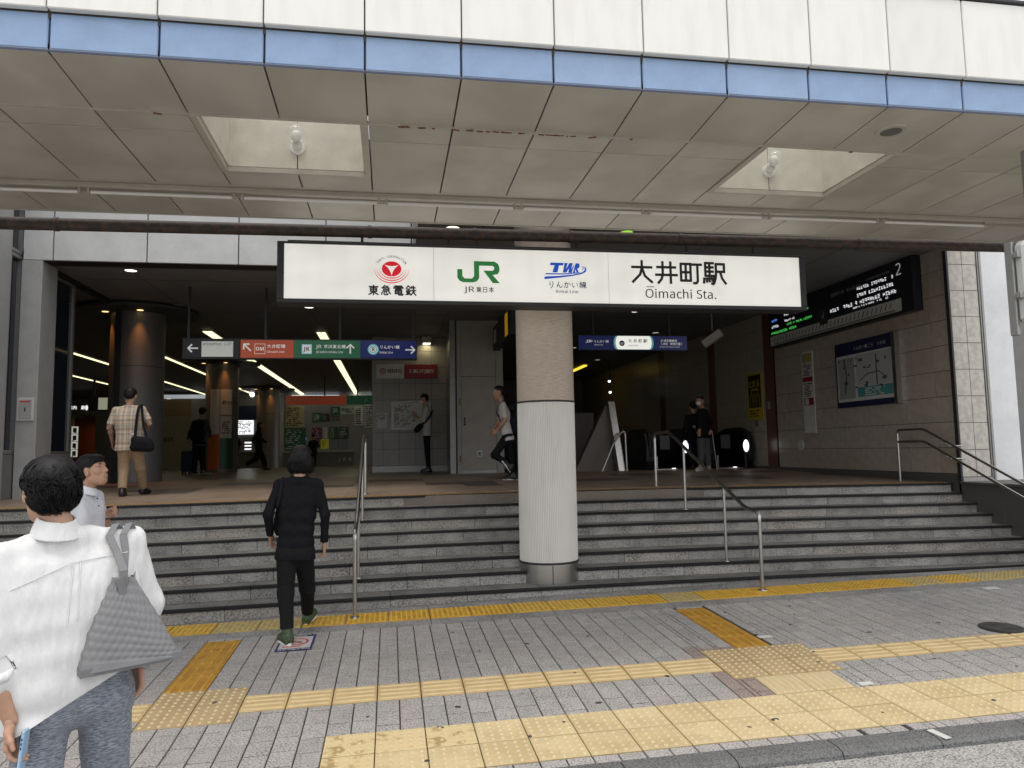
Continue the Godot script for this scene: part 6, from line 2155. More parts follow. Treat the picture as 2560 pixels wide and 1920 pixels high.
# ---------------------------------------------------------------- tiled wall on the right, boards and street things
func build_right_wall() -> void:
	var X := 8.05
	var WB := Basis(Vector3.BACK, Vector3.UP, Vector3.LEFT)       # along +z, up, facing -x
	var wl := thing("tiled_side_wall", "beige stone tiled side wall on the right of the entrance", "wall", Vector3(X, -0.5, -16))
	wall_box("grout", Vector3(X + 0.009, -2.5, -30), Vector3(X + 0.6, CEIL, -9.61), mats.grout, wl)
	wall_box("skirting", Vector3(X - 0.004, -0.75, -30), Vector3(X + 0.008, -0.46, -9.37), mats.granite_dark, wl)
	# rows of tiles from the corner inwards: the near part tile by tile
	tiled(wl, Vector3(X + 0.008, -0.455, -14.260), WB, 4.9, CEIL + 0.45, 0.60, 0.375, 0.36, ["tile_wall", "tile_wall", "tile_wall_b"])
	wall_box("dark_joint", Vector3(X - 0.002, -0.5, -14.32), Vector3(X + 0.008, CEIL, -14.265), mats.black, wl)
	wall_box("red_band", Vector3(X + 0.0, -0.5, -14.72), Vector3(X + 0.008, CEIL, -14.325), mats.tile_red, wl)
	tiled(wl, Vector3(X + 0.008, -0.455, -17.130), WB, 2.4, CEIL + 0.45, 0.9, 0.375, 0.0, ["tile_wall"])
	wall_box("red_band", Vector3(X + 0.0, -0.5, -17.55), Vector3(X + 0.008, CEIL, -17.14), mats.tile_red, wl)
	tiled(wl, Vector3(X + 0.008, -0.455, -20.560), WB, 3.0, CEIL + 0.45, 1.0, 0.375, 0.0, ["tile_wall"])
	wall_box("red_band", Vector3(X + 0.0, -0.5, -21.0), Vector3(X + 0.008, CEIL, -20.57), mats.tile_red, wl)
	tiled(wl, Vector3(X + 0.008, -0.455, -30.010), WB, 9.0, CEIL + 0.45, 1.5, 0.75, 0.0, ["tile_wall"])
	# pilaster facing the street
	var pl := thing("tiled_pilaster", "pale stone tiled pilaster facing the street at the right edge", "pilaster", Vector3(8.28, -0.6, -9.3))
	wall_box("core", Vector3(8.06, -0.6, -9.6), Vector3(8.53, CEIL + 0.2, -9.312), mats.grout, pl)
	wall_box("corner_trim", Vector3(8.03, -0.6, -9.36), Vector3(8.058, CEIL, -9.295), mats.dark_metal, pl)
	tiled(pl, Vector3(8.061, -0.50, -9.311), Basis.IDENTITY, 0.47, CEIL + 0.7, 0.235, 0.387, 0.0, ["tile_pale"])
	wall_box("base_strip", Vector3(8.061, -0.598, -9.311), Vector3(8.53, -0.505, -9.29), mats.steel, pl)
	for x in [8.535, 8.568]:
		wall_box("metal_channel", Vector3(x, -0.55, -9.6), Vector3(x + 0.018, CEIL + 0.2, -9.29), mats.grey_metal, pl)
	var wp := thing("white_panel_wall", "bright white end panel right of the tiled pilaster", "wall panel", Vector3(8.85, -0.55, -9.3))
	wall_box("panel", Vector3(8.612, -0.555, -9.6), Vector3(9.05, 4.2, -9.3), mats.panel_bright, wp)
	wall_box("edge_strip", Vector3(8.59, -0.555, -9.6), Vector3(8.609, 4.2, -9.305), mats.panel_white, wp)
	# departure board, a box leaning out over the stairs' head
	var db := thing("departure_board", "long black departure board with white and green dot text, marked 2", "board", Vector3(X - 0.1, 2.0, -12.0))
	var f := X - 0.16
	wall_box("casing", Vector3(f + 0.004, 2.02, -14.15), Vector3(X - 0.001, 2.87, -9.83), mt("board_black", Color(0.011, 0.013, 0.021), 0.4), db)
	flat("map_strip", db, mats.paper, Vector3(f, 2.06, -14.100), WB, 4.0, 0.2)
	var mb := MB.new()
	var zz := -10.2
	var r := RandomNumberGenerator.new()
	r.seed = 66
	mb.box(Vector3(f - 0.002, 2.095, -12.1), Vector3(0.002, 0.012, 3.7))
	mb.box(Vector3(f - 0.002, 2.075, -12.1), Vector3(0.002, 0.006, 3.7))
	for i in 32:
		mb.hexa(Vector3(f - 0.002 - 0.0001 * i, 2.175, -10.35 - 0.115 * i), Vector3(0.001, 0.10, 0.018), 0.0, Basis(Vector3.RIGHT, 0.5))
	obj("map_print", mb, mats.ink, db).set_meta("kind", "stuff")
	var wg := mt("led_white", Color(0.1, 0.1, 0.1), 0.5, {"glow": Color(0.95, 0.95, 1.0), "power": 0.75})
	var gg := mt("led_green", Color(0.02, 0.1, 0.02), 0.5, {"glow": Color(0.12, 0.9, 0.15), "power": 0.55})
	var bg := mt("led_blue", Color(0.02, 0.04, 0.1), 0.5, {"glow": Color(0.1, 0.3, 0.95), "power": 0.8})
	for q in [[2, -10.25, 2.64, 0.9, wg, 0.035], [2, -10.25, 2.52, 0.9, wg, 0.04], [2, -10.2, 2.40, 1.75, wg, 0.042], [2, -10.4, 2.33, 0.9, wg, 0.02], [1, -12.65, 2.60, 0.2, gg, 0.03], [1, -13.25, 2.62, 0.3, wg, 0.03], [1, -13.15, 2.50, 0.4, wg, 0.03], [1, -12.55, 2.42, 0.9, gg, 0.03], [1, -13.1, 2.32, 0.95, gg, 0.034], [1, -13.8, 2.58, 0.22, bg, 0.035], [1, -13.75, 2.45, 0.28, wg, 0.035]]:
		mb = MB.new()
		var z: float = q[1]
		var h: float = q[5] * 1.7
		while z > q[1] - q[3]:
			if r.randf() < 0.82:       # one illegible character: a few strokes in its cell
				for w in 3:
					if r.randf() < 0.5: mb.box(Vector3(f - 0.001 - 0.0002 * w, q[2] + h * (w * 0.35 - 0.35), z - h * 0.35), Vector3(0.0006, h * 0.16, h * r.randf_range(0.4, 0.75)))
					else: mb.box(Vector3(f - 0.001 - 0.0002 * w, q[2], z - h * (0.12 + 0.25 * w)), Vector3(0.0006, h * r.randf_range(0.5, 0.9), h * 0.13))
			z -= h * 0.92
		obj("dot_text", mb, q[4], db).set_meta("kind", "stuff")
	mb = MB.new()
	write_cjk(mb, "国際展示場・新木場方面", Vector3(f - 0.001, 2.64, -11.908), WB, 0.07, 0.078, 0.007)
	obj("header_lettering", mb, mt("board_grey", Color(0.3, 0.31, 0.33), 0.5), db)
	write_latin("header_lettering", "2", db, mt("board_white", Color(0.7, 0.7, 0.7), 0.5, {"glow": Color(0.6, 0.6, 0.6), "power": 0.2}), Vector3(f - 0.002, 2.72, -10.12), WB, 0.19, false)
	write_latin("header_lettering", "for Kokusai-tenjijo & Shin-kiba", db, mats.board_grey, Vector3(f - 0.002, 2.735, -10.62), WB, 0.04, false, 0.6)
	mb = MB.new()
	mb.span(Vector3(f - 0.004, 2.2, -12.30), Vector3(f + 0.003, 2.5, -12.05))
	obj("clock_plate", mb, mt("clock_dark", Color(0.02, 0.022, 0.024), 0.3), db)
	mb = MB.new()
	mb.hexa(Vector3(f - 0.006, 2.37, -12.17), Vector3(0.002, 0.13, 0.008), 0.0, Basis(Vector3.RIGHT, 0.5))
	mb.hexa(Vector3(f - 0.007, 2.34, -12.19), Vector3(0.002, 0.08, 0.01), 0.0, Basis(Vector3.RIGHT, -0.7))
	obj("clock_hands", mb, mats.paper, db)
	# line map in its frame
	var lm := thing("line_map", "framed line guide with a blue header on the tiled side wall", "map board", Vector3(X, 0.63, -11.25))
	wall_box("backing", Vector3(X - 0.05, 0.64, -12.06), Vector3(X - 0.001, 1.79, -10.5), mats.navy, lm)
	wall_box("steel_edge", Vector3(X - 0.09, 0.63, -10.5), Vector3(X - 0.001, 1.80, -10.42), mats.steel, lm)
	flat("sheet", lm, mats.paper, Vector3(X - 0.052, 0.74, -12.020), WB, 1.48, 0.82)
	flat("left_map", lm, mt("map_mid", Color(0.30, 0.31, 0.32), 0.5), Vector3(X - 0.0525, 0.79, -11.980), WB, 0.46, 0.72)
	flat("right_map", lm, mt("map_pale", Color(0.42, 0.43, 0.43), 0.5), Vector3(X - 0.0525, 0.98, -11.480), WB, 0.9, 0.55)
	flat("teal_box", lm, mt("map_teal", Color(0.07, 0.28, 0.28), 0.5), Vector3(X - 0.053, 0.80, -11.460), WB, 0.9, 0.17)
	mb = MB.new()
	for i in 20:
		var z := -10.62 - r.randf() * 1.35
		mb.box(Vector3(X - 0.0535 - 0.0001 * i, r.randf_range(0.82, 1.5), z), Vector3(0.0002, r.randf_range(0.01, 0.06), r.randf_range(0.02, 0.14)))
	ribbon(mb, PackedVector2Array([Vector2(0.1, 0.1), Vector2(0.16, 0.4), Vector2(0.1, 0.7)]), 0.035, Vector3(X - 0.058, 0.8, -11.900), WB)
	ribbon(mb, PackedVector2Array([Vector2(0.55, 0.0), Vector2(0.55, 0.5)]), 0.03, Vector3(X - 0.0585, 0.98, -11.480), WB)
	ribbon(mb, PackedVector2Array([Vector2(0.1, 0.1), Vector2(0.3, 0.2), Vector2(0.6, 0.22), Vector2(0.8, 0.1)]), 0.018, Vector3(X - 0.059, 0.98, -11.480), WB)
	obj("map_print", mb, mt("map_ink", Color(0.1, 0.1, 0.105), 0.6), lm).set_meta("kind", "stuff")
	mb = MB.new()
	lines_print(mb, Vector3(X - 0.054, 0.81, -11.260), WB, 0.6, 0.14, 4, 521)
	write_cjk(mb, "りんかい線ごりようの方", Vector3(X - 0.0535, 1.62, -11.518), WB, 0.07, 0.078, 0.007)
	obj("lettering", mb, mats.paper, lm)
	# tall notice strip
	var ns := thing("notice_strip", "tall narrow white notice strip on the tiled side wall", "notice", Vector3(X, 0.22, -13.0))
	wall_box("board", Vector3(X - 0.02, 0.22, -13.22), Vector3(X - 0.001, 1.81, -12.84), mats.paper, ns)
	flat("yellow_block", ns, mt("dull_yellow", Color(0.36, 0.30, 0.10), 0.5), Vector3(X - 0.0215, 1.6, -13.190), WB, 0.32, 0.17)
	flat("red_block", ns, mats.crimson, Vector3(X - 0.0215, 1.22, -13.200), WB, 0.34, 0.09)
	flat("red_block", ns, mats.crimson, Vector3(X - 0.0215, 0.76, -13.180), WB, 0.32, 0.14)
	flat("pale_pictogram", ns, mats.paper, Vector3(X - 0.0225, 0.775, -13.140), WB, 0.12, 0.11)
	mb = MB.new()
	lines_print(mb, Vector3(X - 0.022, 1.33, -13.160), WB, 0.28, 0.25, 6, 523)
	lines_print(mb, Vector3(X - 0.022, 0.92, -13.160), WB, 0.28, 0.28, 7, 524)
	obj("print", mb, mats.ink, ns).set_meta("kind", "stuff")
	# yellow and black stop banner
	var yb := thing("stop_banner", "yellow and black warning banner on the wall by the escalators", "banner", Vector3(X, 0.58, -15.2))
	var ymat := mt("banner_yellow", Color(0.50, 0.38, 0.02), 0.5)
	wall_box("sheet", Vector3(X - 0.012, 0.57, -15.5), Vector3(X - 0.001, 1.62, -14.82), ymat, yb)
	flat("black_field", yb, mats.ink, Vector3(X - 0.0125, 0.84, -15.440), WB, 0.56, 0.73)
	mb = MB.new()
	write_cjk(mb, "とまる", Vector3(X - 0.013, 1.30, -15.415), WB, 0.155, 0.165, 0.024)
	ribbon(mb, PackedVector2Array([Vector2(0.06, 0.02), Vector2(0.06, 0.2), Vector2(0.17, 0.4), Vector2(0.17, 0.44)]), 0.018, Vector3(X - 0.0135, 0.84, -15.440), WB)
	ribbon(mb, PackedVector2Array([Vector2(0.5, 0.02), Vector2(0.5, 0.2), Vector2(0.39, 0.4), Vector2(0.39, 0.44)]), 0.018, Vector3(X - 0.0137, 0.84, -15.440), WB)
	for i in 5:
		ribbon(mb, PackedVector2Array([Vector2(0.17 + 0.055 * i, 0.05), Vector2(0.17 + 0.055 * i, 0.32)]), 0.012, Vector3(X - 0.0139 - 0.0001 * i, 0.84, -15.440), WB)
	ribbon(mb, PackedVector2Array([Vector2(0.12, 0.4), Vector2(0.44, 0.4)]), 0.03, Vector3(X - 0.0147, 0.84, -15.440), WB)
	obj("yellow_print", mb, ymat, yb).set_meta("kind", "stuff")
	mb = MB.new()
	lines_print(mb, Vector3(X - 0.013, 0.62, -15.420), WB, 0.5, 0.18, 3, 525, 0.9)
	obj("black_print", mb, mats.ink, yb).set_meta("kind", "stuff")
	# round glass port low on the wall
	var rp := thing("round_wall_plate", "pale round plate low on the tiled side wall", "plate", Vector3(X, -0.01, -13.4))
	mb = MB.new()
	mb.cyl(Vector3(X, -0.01, -13.4), Vector3(X - 0.02, -0.01, -13.4), 0.1, 0.095, 26)
	obj("plate", mb, mats.panel_white, rp)
	for q in [[-14.55, 0.78, 0.13, 0.16, "small metal switch box on the red wall band"], [-15.0, 0.42, 0.16, 0.12, "small pale socket plate below the warning banner"]]:
		var sb := thing("switch_plate", q[4], "switch", Vector3(X, q[1], q[0]))
		wall_box("plate", Vector3(X - 0.04, q[1], q[0] - q[2]), Vector3(X - 0.002, q[1] + q[3], q[0]), mats.grey_metal, sb)


func build_street_things() -> void:
	# no-smoking mat printed on the pavement
	var o := g3(-0.95, -6.46, 0.006)
	var ex := g3(-0.65, -6.46, 0.006) - o
	var ez := g3(-0.95, -6.92, 0.006) - o
	var b := Basis(ex.normalized(), ez.normalized(), ex.cross(ez).normalized())
	var ns := thing("no_smoking_sticker", "white and navy no smoking sticker on the paving under the green shoe", "sticker", o)
	panel_at("navy_border", ns, mt("sticker_navy", Color(0.03, 0.03, 0.13), 0.6), o, b, ex.length(), ez.length(), 0.003)
	panel_at("white_field", ns, mt("sticker_white", Color(0.62, 0.61, 0.58), 0.6, {"tex": texes.g1, "scale": 4.0}), o + b.x * 0.02 + b.y * 0.065 + b.z * 0.001, b, ex.length() - 0.04, ez.length() - 0.12, 0.001)
	var mb := MB.new()
	var pts := PackedVector2Array()
	for j in 25:
		var a := TAU * j / 24.0
		pts.append(Vector2(0.15 + cos(a) * 0.095, 0.25 + sin(a) * 0.095))
	ribbon(mb, pts, 0.018, o + b.z * 0.0016, b)
	ribbon(mb, PackedVector2Array([Vector2(0.085, 0.315), Vector2(0.215, 0.185)]), 0.018, o + b.z * 0.0018, b)
	lines_print(mb, o + b.x * 0.05 + b.y * 0.09 + b.z * 0.0016, b, 0.2, 0.05, 1, 531, 1.0)
	obj("red_print", mb, mats.red_ink, ns).set_meta("kind", "stuff")
	mb = MB.new()
	mb.box(o + b.x * 0.14 + b.y * 0.25 + b.z * 0.0012, Vector3(0.11, 0.018, 0.0004), 0.0, b)
	obj("cigarette", mb, mats.ink, ns)
	mb = MB.new()
	write_cjk(mb, "日京方面本案内", o + b.x * 0.02 + b.y * 0.012 + b.z * 0.0012, b, 0.036, 0.038, 0.004)
	lines_print(mb, o + b.x * 0.03 + b.y * 0.41 + b.z * 0.0012, b, 0.24, 0.035, 1, 533, 1.0)
	obj("white_print", mb, mats.paper, ns).set_meta("kind", "stuff")
	# manhole cover by the middle strip
	var mc := g3(5.12, -5.6, 0.006)
	var mh := thing("manhole_cover", "round dark iron manhole cover by the tactile strip on the right", "manhole cover", mc)
	mb = MB.new()
	var gb := ground_basis(5.12, -5.6)
	mb.cyl(mc + gb.y * -0.01, mc + gb.y * 0.005, 0.17, 0.17, 36)
	obj("cover", mb, mt("iron", Color(0.05, 0.045, 0.042), 0.6, {"tex": texes.g1, "scale": 4.0}), mh)
	mb = MB.new()
	for i in 12:
		var a := TAU * i / 12.0
		mb.hexa(mc + gb * (Vector3(cos(a), 0, sin(a)) * 0.09) + gb.y * 0.0055, Vector3(0.10, 0.006, 0.014), 0.002, gb * Basis(Vector3.UP, -a))
	mb.lathe(mc, [Vector2(0.145, 0.004), Vector2(0.147, 0.009), Vector2(0.158, 0.009), Vector2(0.16, 0.004)], 36)
	obj("relief", mb, mats.iron, mh)
	# survey plates
	for q in [[3.1, -5.87, 0.06, "small white survey plate on the paving near the right guide strip"], [3.26, -4.78, 0.05, "small white survey plate beside the dotted kerb tiles"], [6.2, -6.88, 0.08, "small metal plate on the paving near the foot of the stairs at right"]]:
		var sp := thing("survey_plate", q[3], "plate", g3(q[0], q[1], 0.003))
		mb = MB.new()
		mb.hexa(g3(q[0], q[1], 0.003), Vector3(q[2] * 2, 0.004, q[2]), 0.001, ground_basis(q[0], q[1]))
		obj("plate", mb, mats.paper, sp)
	var kp := thing("survey_plate", "small white survey plate on the kerb stone at right", "plate", g3(3.14, -3.95, 0.006))
	mb = MB.new()
	mb.hexa(g3(3.14, -3.945, 0.006), Vector3(0.045, 0.004, 0.13), 0.001, ground_basis(3.14, -3.95) * Basis(Vector3.UP, 0.15))
	obj("plate", mb, mats.paper, kp)
	# litter and chewing gum on the paving
	var r := RandomNumberGenerator.new()
	r.seed = 5
	var gum := MB.new()
	var bits := MB.new()
	for i in 34:
		var x := r.randf_range(-1.0, 4.6)
		var z := r.randf_range(-5.0, -4.15)
		if i > 10:
			x = r.randf_range(-1.5, 5.0)
			z = r.randf_range(-6.9, -4.9)
		var s := r.randf_range(0.006, 0.02)
		gum.ball(g3(x, z, 0.0015), Vector3(s * r.randf_range(1, 1.7), 0.003, s), Basis(Vector3.UP, r.randf() * 3), 8, 4)
	for i in 12:
		var x := r.randf_range(-2.0, 6.0)
		var i2 := r.randi() % 8
		var p := g3(x, r.randf_range(-7.75, -7.6), 0.003)
		if r.randf() < 0.35:
			p = Vector3(x, TOP - RISE * i2 + 0.003, nose(i2, x) - 0.1 - r.randf() * 0.1)
			if i2 == 0: continue
		bits.box(p, Vector3(r.randf_range(0.006, 0.03), 0.003, r.randf_range(0.004, 0.012)), 0.0, Basis(Vector3.UP, r.randf() * 3))
	var go := obj("gum_spots", gum, mt("gum", Color(0.045, 0.04, 0.038), 0.8))
	go.set_meta("kind", "stuff")
	tag(go, "dark flattened gum spots scattered over the paving", "gum")
	var bo := obj("paper_scraps", bits, mats.paper)
	bo.set_meta("kind", "stuff")
	tag(bo, "tiny pale paper scraps along the foot of the stairs", "litter")
	# pedestrian signal at the right edge, seen obliquely from behind its clamps
	var ts := thing("pedestrian_signal", "light grey pedestrian signal housing at the right edge", "traffic signal", Vector3(4.5, -1.65, -4.62))
	mb = MB.new()
	mb.cyl(Vector3(4.80, gy(4.80, -4.66), -4.66), Vector3(4.80, 2.2, -4.66), 0.055, 0.05, 18)
	obj("pole", mb, mats.grey_metal, ts)
	mb = MB.new()
	var sb := Basis(Vector3.UP, 0.25)
	mb.hexa(Vector3(4.655, 1.16, -4.6), Vector3(0.2, 0.62, 0.12), 0.04, sb)
	obj("housing", mb, mt("signal_grey", Color(0.42, 0.43, 0.42), 0.5), ts)
	for k in 2:
		mb = MB.new()
		mb.hexa(Vector3(4.67, 1.30 - 0.28 * k, -4.6) + sb * Vector3(0.005, 0, 0.062), Vector3(0.13, 0.22, 0.02), 0.02, sb)
		obj("lens", mb, mats.black, ts)
		mb = MB.new()
		mb.hexa(Vector3(4.655, 1.36 - 0.30 * k, -4.6) + sb * Vector3(-0.115, 0, 0.0), Vector3(0.045, 0.05, 0.04), 0.006, sb)
		obj("clamp", mb, mats.grey_metal, ts)
	mb = MB.new()
	mb.hexa(Vector3(4.545, 1.12, -4.64), Vector3(0.03, 0.7, 0.06), 0.006, sb)
	obj("bracket", mb, mats.grey_metal, ts)
	# glazed building beyond the right edge
	var gb2 := thing("glass_building", "greenish glass fronted building beyond the right edge", "building", Vector3(13, -1.7, -15))
	wall_box("wall", Vector3(10.2, -1.9, -22), Vector3(26, 9, -14.2), mats.wall_grey, gb2)
	for k in 3:
		wall_box("pane", Vector3(10.3, -1.4 + 1.9 * k, -14.2), Vector3(13.8, 0.35 + 1.9 * k, -14.17), mt("green_glass", Color(0.10, 0.105, 0.07), 0.08), gb2)


# ---------------------------------------------------------------- people: smooth-joined tapered limbs meshed as surface nets
# shapes: [0, a, b, ra, rb] tapered capsule; [1, centre, radii, basis] ellipsoid
func sdf(shapes: Array, cell: float, k: float, amp := 0.0, stretch := Vector3.ONE, freq := 9.0, sd := 1, fine := 0.0) -> MB:
	var lo := Vector3(1e9, 1e9, 1e9)
	var hi := -lo
	for s in shapes:
		if s[0] == 0:
			var r := maxf(s[3], s[4])
			var e := Vector3(r, r, r)
			lo = lo.min(s[1] - e).min(s[2] - e)
			hi = hi.max(s[1] + e).max(s[2] + e)
		else:
			var r := maxf(s[2].x, maxf(s[2].y, s[2].z))
			lo = lo.min(s[1] - Vector3(r, r, r))
			hi = hi.max(s[1] + Vector3(r, r, r))
	lo -= Vector3.ONE * (cell * 3.0)
	hi += Vector3.ONE * (cell * 3.0)
	var nx := int((hi.x - lo.x) / cell) + 2
	var ny := int((hi.y - lo.y) / cell) + 2
	var nz := int((hi.z - lo.z) / cell) + 2
	var g := PackedFloat32Array()
	g.resize(nx * ny * nz)
	g.fill(1.0)
	var m := k + cell * 2.0
	for s in shapes:
		var a: Vector3 = s[1]
		var bl: Vector3
		var bh: Vector3
		var ba := Vector3.ZERO
		var bb := 1.0
		var ra := 0.0
		var dr := 0.0
		var rad := Vector3.ONE
		var inv := Basis.IDENTITY
		var cap: bool = s[0] == 0
		if cap:
			var b: Vector3 = s[2]
			ra = s[3]
			dr = s[4] - s[3]
			ba = b - a
			bb = maxf(ba.length_squared(), 1e-8)
			var r := maxf(s[3], s[4]) + m
			bl = a.min(b) - Vector3(r, r, r)
			bh = a.max(b) + Vector3(r, r, r)
		else:
			rad = s[2]
			inv = (s[3] as Basis).transposed()
			var r := maxf(rad.x, maxf(rad.y, rad.z)) + m
			bl = a - Vector3(r, r, r)
			bh = a + Vector3(r, r, r)
		var x0 := maxi(0, int((bl.x - lo.x) / cell))
		var y0 := maxi(0, int((bl.y - lo.y) / cell))
		var z0 := maxi(0, int((bl.z - lo.z) / cell))
		var x1 := mini(nx - 1, int((bh.x - lo.x) / cell) + 1)
		var y1 := mini(ny - 1, int((bh.y - lo.y) / cell) + 1)
		var z1 := mini(nz - 1, int((bh.z - lo.z) / cell) + 1)
		for z in range(z0, z1 + 1):
			for y in range(y0, y1 + 1):
				var id := (z * ny + y) * nx + x0
				var p := Vector3(lo.x + x0 * cell, lo.y + y * cell, lo.z + z * cell) - a
				for x in range(x0, x1 + 1):
					var d: float
					if cap:
						var h := clampf(p.dot(ba) / bb, 0.0, 1.0)
						d = (p - ba * h).length() - ra - dr * h
					else:
						var q := (inv * p) / rad
						var k0 := q.length()
						d = k0 * (k0 - 1.0) / maxf((q / rad).length(), 1e-5)
					if d < m:
						var o := g[id]
						var w := maxf(k - absf(o - d), 0.0) / k
						g[id] = minf(o, d) - w * w * k * 0.25
					id += 1
					p.x += cell
	# surface nets
	var vid := PackedInt32Array()
	vid.resize(nx * ny * nz)
	vid.fill(-1)
	var out := MB.new()
	var cells := PackedInt32Array()
	var lim := cell * 1.9
	var off := [0, 1, nx, nx + 1, nx * ny, nx * ny + 1, nx * ny + nx, nx * ny + nx + 1]
	var edges := [[0, 1], [2, 3], [4, 5], [6, 7], [0, 2], [1, 3], [4, 6], [5, 7], [0, 4], [1, 5], [2, 6], [3, 7]]
	var cor := [Vector3(0, 0, 0), Vector3(1, 0, 0), Vector3(0, 1, 0), Vector3(1, 1, 0), Vector3(0, 0, 1), Vector3(1, 0, 1), Vector3(0, 1, 1), Vector3(1, 1, 1)]
	for z in nz - 1:
		for y in ny - 1:
			var id := (z * ny + y) * nx
			for x in nx - 1:
				var v0 := g[id]
				if v0 < lim and v0 > -lim:
					var neg := 0
					for c in off:
						if g[id + c] < 0.0: neg += 1
					if neg > 0 and neg < 8:
						var sum := Vector3.ZERO
						var cnt := 0
						for e in edges:
							var a := g[id + off[e[0]]]
							var b := g[id + off[e[1]]]
							if (a < 0.0) != (b < 0.0):
								sum += cor[e[0]].lerp(cor[e[1]], a / (a - b))
								cnt += 1
						vid[id] = out.v.size()
						cells.append(id)
						out.v.append(lo + (Vector3(x, y, z) + sum / cnt) * cell)
				id += 1
	var sy := nx
	var sz := nx * ny
	for id in cells:
		var a := g[id]
		for ax in 3:
			var st: int = [1, sy, sz][ax]
			var u: int = [sy, sz, 1][ax]
			var w: int = [sz, 1, sy][ax]
			var b := g[id + st]
			if (a < 0.0) == (b < 0.0): continue
			if id - u - w < 0: continue
			var q0 := vid[id]
			var q1 := vid[id - u]
			var q2 := vid[id - u - w]
			var q3 := vid[id - w]
			if q0 < 0 or q1 < 0 or q2 < 0 or q3 < 0: continue
			if a < 0.0:
				out.ix.append_array(PackedInt32Array([q0, q1, q2, q0, q2, q3]))
			else:
				out.ix.append_array(PackedInt32Array([q0, q2, q1, q0, q3, q2]))
	smooth_normals(out)
	if amp > 0.0 or fine > 0.0:
		var f := noise(sd, 1.0, 3)
		f.fractal_type = FastNoiseLite.FRACTAL_RIDGED
		var f2 := noise(sd + 5, 1.0, 2)
		for i in out.v.size():
			var p := out.v[i]
			var q := p * stretch * freq
			var w := f.get_noise_3d(q.x, q.y, q.z) * 0.6 + f2.get_noise_3d(q.x * 0.5, q.y * 0.5, q.z * 0.5) * 0.5
			var d := amp * w
			if fine > 0.0: d += fine * f2.get_noise_3d(q.x * 4.3, q.y * 4.3, q.z * 4.3)
			out.v[i] = p + out.n[i] * d
		smooth_normals(out)
	out.uv.resize(out.v.size())
	return out

# cut a garment off flat: what lies past the plane is drawn back onto it
func trim(mb: MB, at: Vector3, dir: Vector3, reach: float, deep := 0.4) -> void:
	dir = dir.normalized()
	for i in mb.v.size():
		var d := (mb.v[i] - at).dot(dir)
		if d > 0.0 and d < deep and (mb.v[i] - dir * d).distance_to(at) < reach:
			mb.v[i] -= dir * d
	smooth_normals(mb)

# points where rays against dir over the line a-b meet a garment
func drape(mb: MB, a: Vector3, b: Vector3, dir: Vector3, n: int) -> Array:
	var out := []
	dir = dir.normalized()
	for i in n + 1:
		var p := a.lerp(b, float(i) / n)
		var best := -1e9
		var q := p
		for v in mb.v:
			var e := v - p
			var h := e.dot(dir)
			if h > best and (e - dir * h).length_squared() < 0.00018:
				best = h
				q = p + dir * h
		if best > -1e8: out.append(q + dir * 0.0006)
	return out

func smooth_normals(mb: MB) -> void:
	mb.n.resize(mb.v.size())
	mb.n.fill(Vector3.ZERO)
	for i in range(0, mb.ix.size(), 3):
		var a := mb.ix[i]
		var b := mb.ix[i + 1]
		var c := mb.ix[i + 2]
		var nn := (mb.v[c] - mb.v[a]).cross(mb.v[b] - mb.v[a])
		mb.n[a] += nn
		mb.n[b] += nn
		mb.n[c] += nn
	for i in mb.n.size():
		mb.n[i] = mb.n[i].normalized()

# locks that lie along the hair's surface, running away from the whorl and down
func strands(mb: MB, whorl: Vector3, length: float, count: int, sd: int, drop: float) -> void:
	var r := RandomNumberGenerator.new()
	r.seed = sd
	var nv := mb.v.size()
	var add := MB.new()
	var ctr := Vector3.ZERO
	for i in nv: ctr += mb.v[i]
	ctr /= nv
	for i in count:
		var id := r.randi() % nv
		var p := mb.v[id]
		var nn := mb.n[id]
		var pts := []
		var away := (p - whorl)
		var bend_r := r.randf_range(0.0, 0.5)
		var lift := r.randf_range(0.0, 0.004) if r.randf() < 0.92 else r.randf_range(0.004, 0.009)
		var l := length * r.randf_range(0.6, 1.2)
		var dir := (away - nn * away.dot(nn)).normalized()
		dir = (dir + Vector3(0, -drop, 0)).normalized().rotated(nn, bend_r)
		for k in 6:
			pts.append(p + nn * (0.001 + lift * sin(PI * k / 5.0)))
			p += dir * (l / 5.0)
			var out := (p - ctr).normalized()
			p -= out * (l / 5.0) * maxf(0.0, dir.dot(out)) * 0.6
			p -= out * 0.0012 * k * (l / 0.06)
			nn = nn.lerp(out, 0.5).normalized()
			dir = (dir - nn * dir.dot(nn)).normalized().rotated(nn, r.randf_range(-0.05, 0.09))
		add.tube(pts, r.randf_range(0.0008, 0.0019), 3, false)
	mb.add(add)

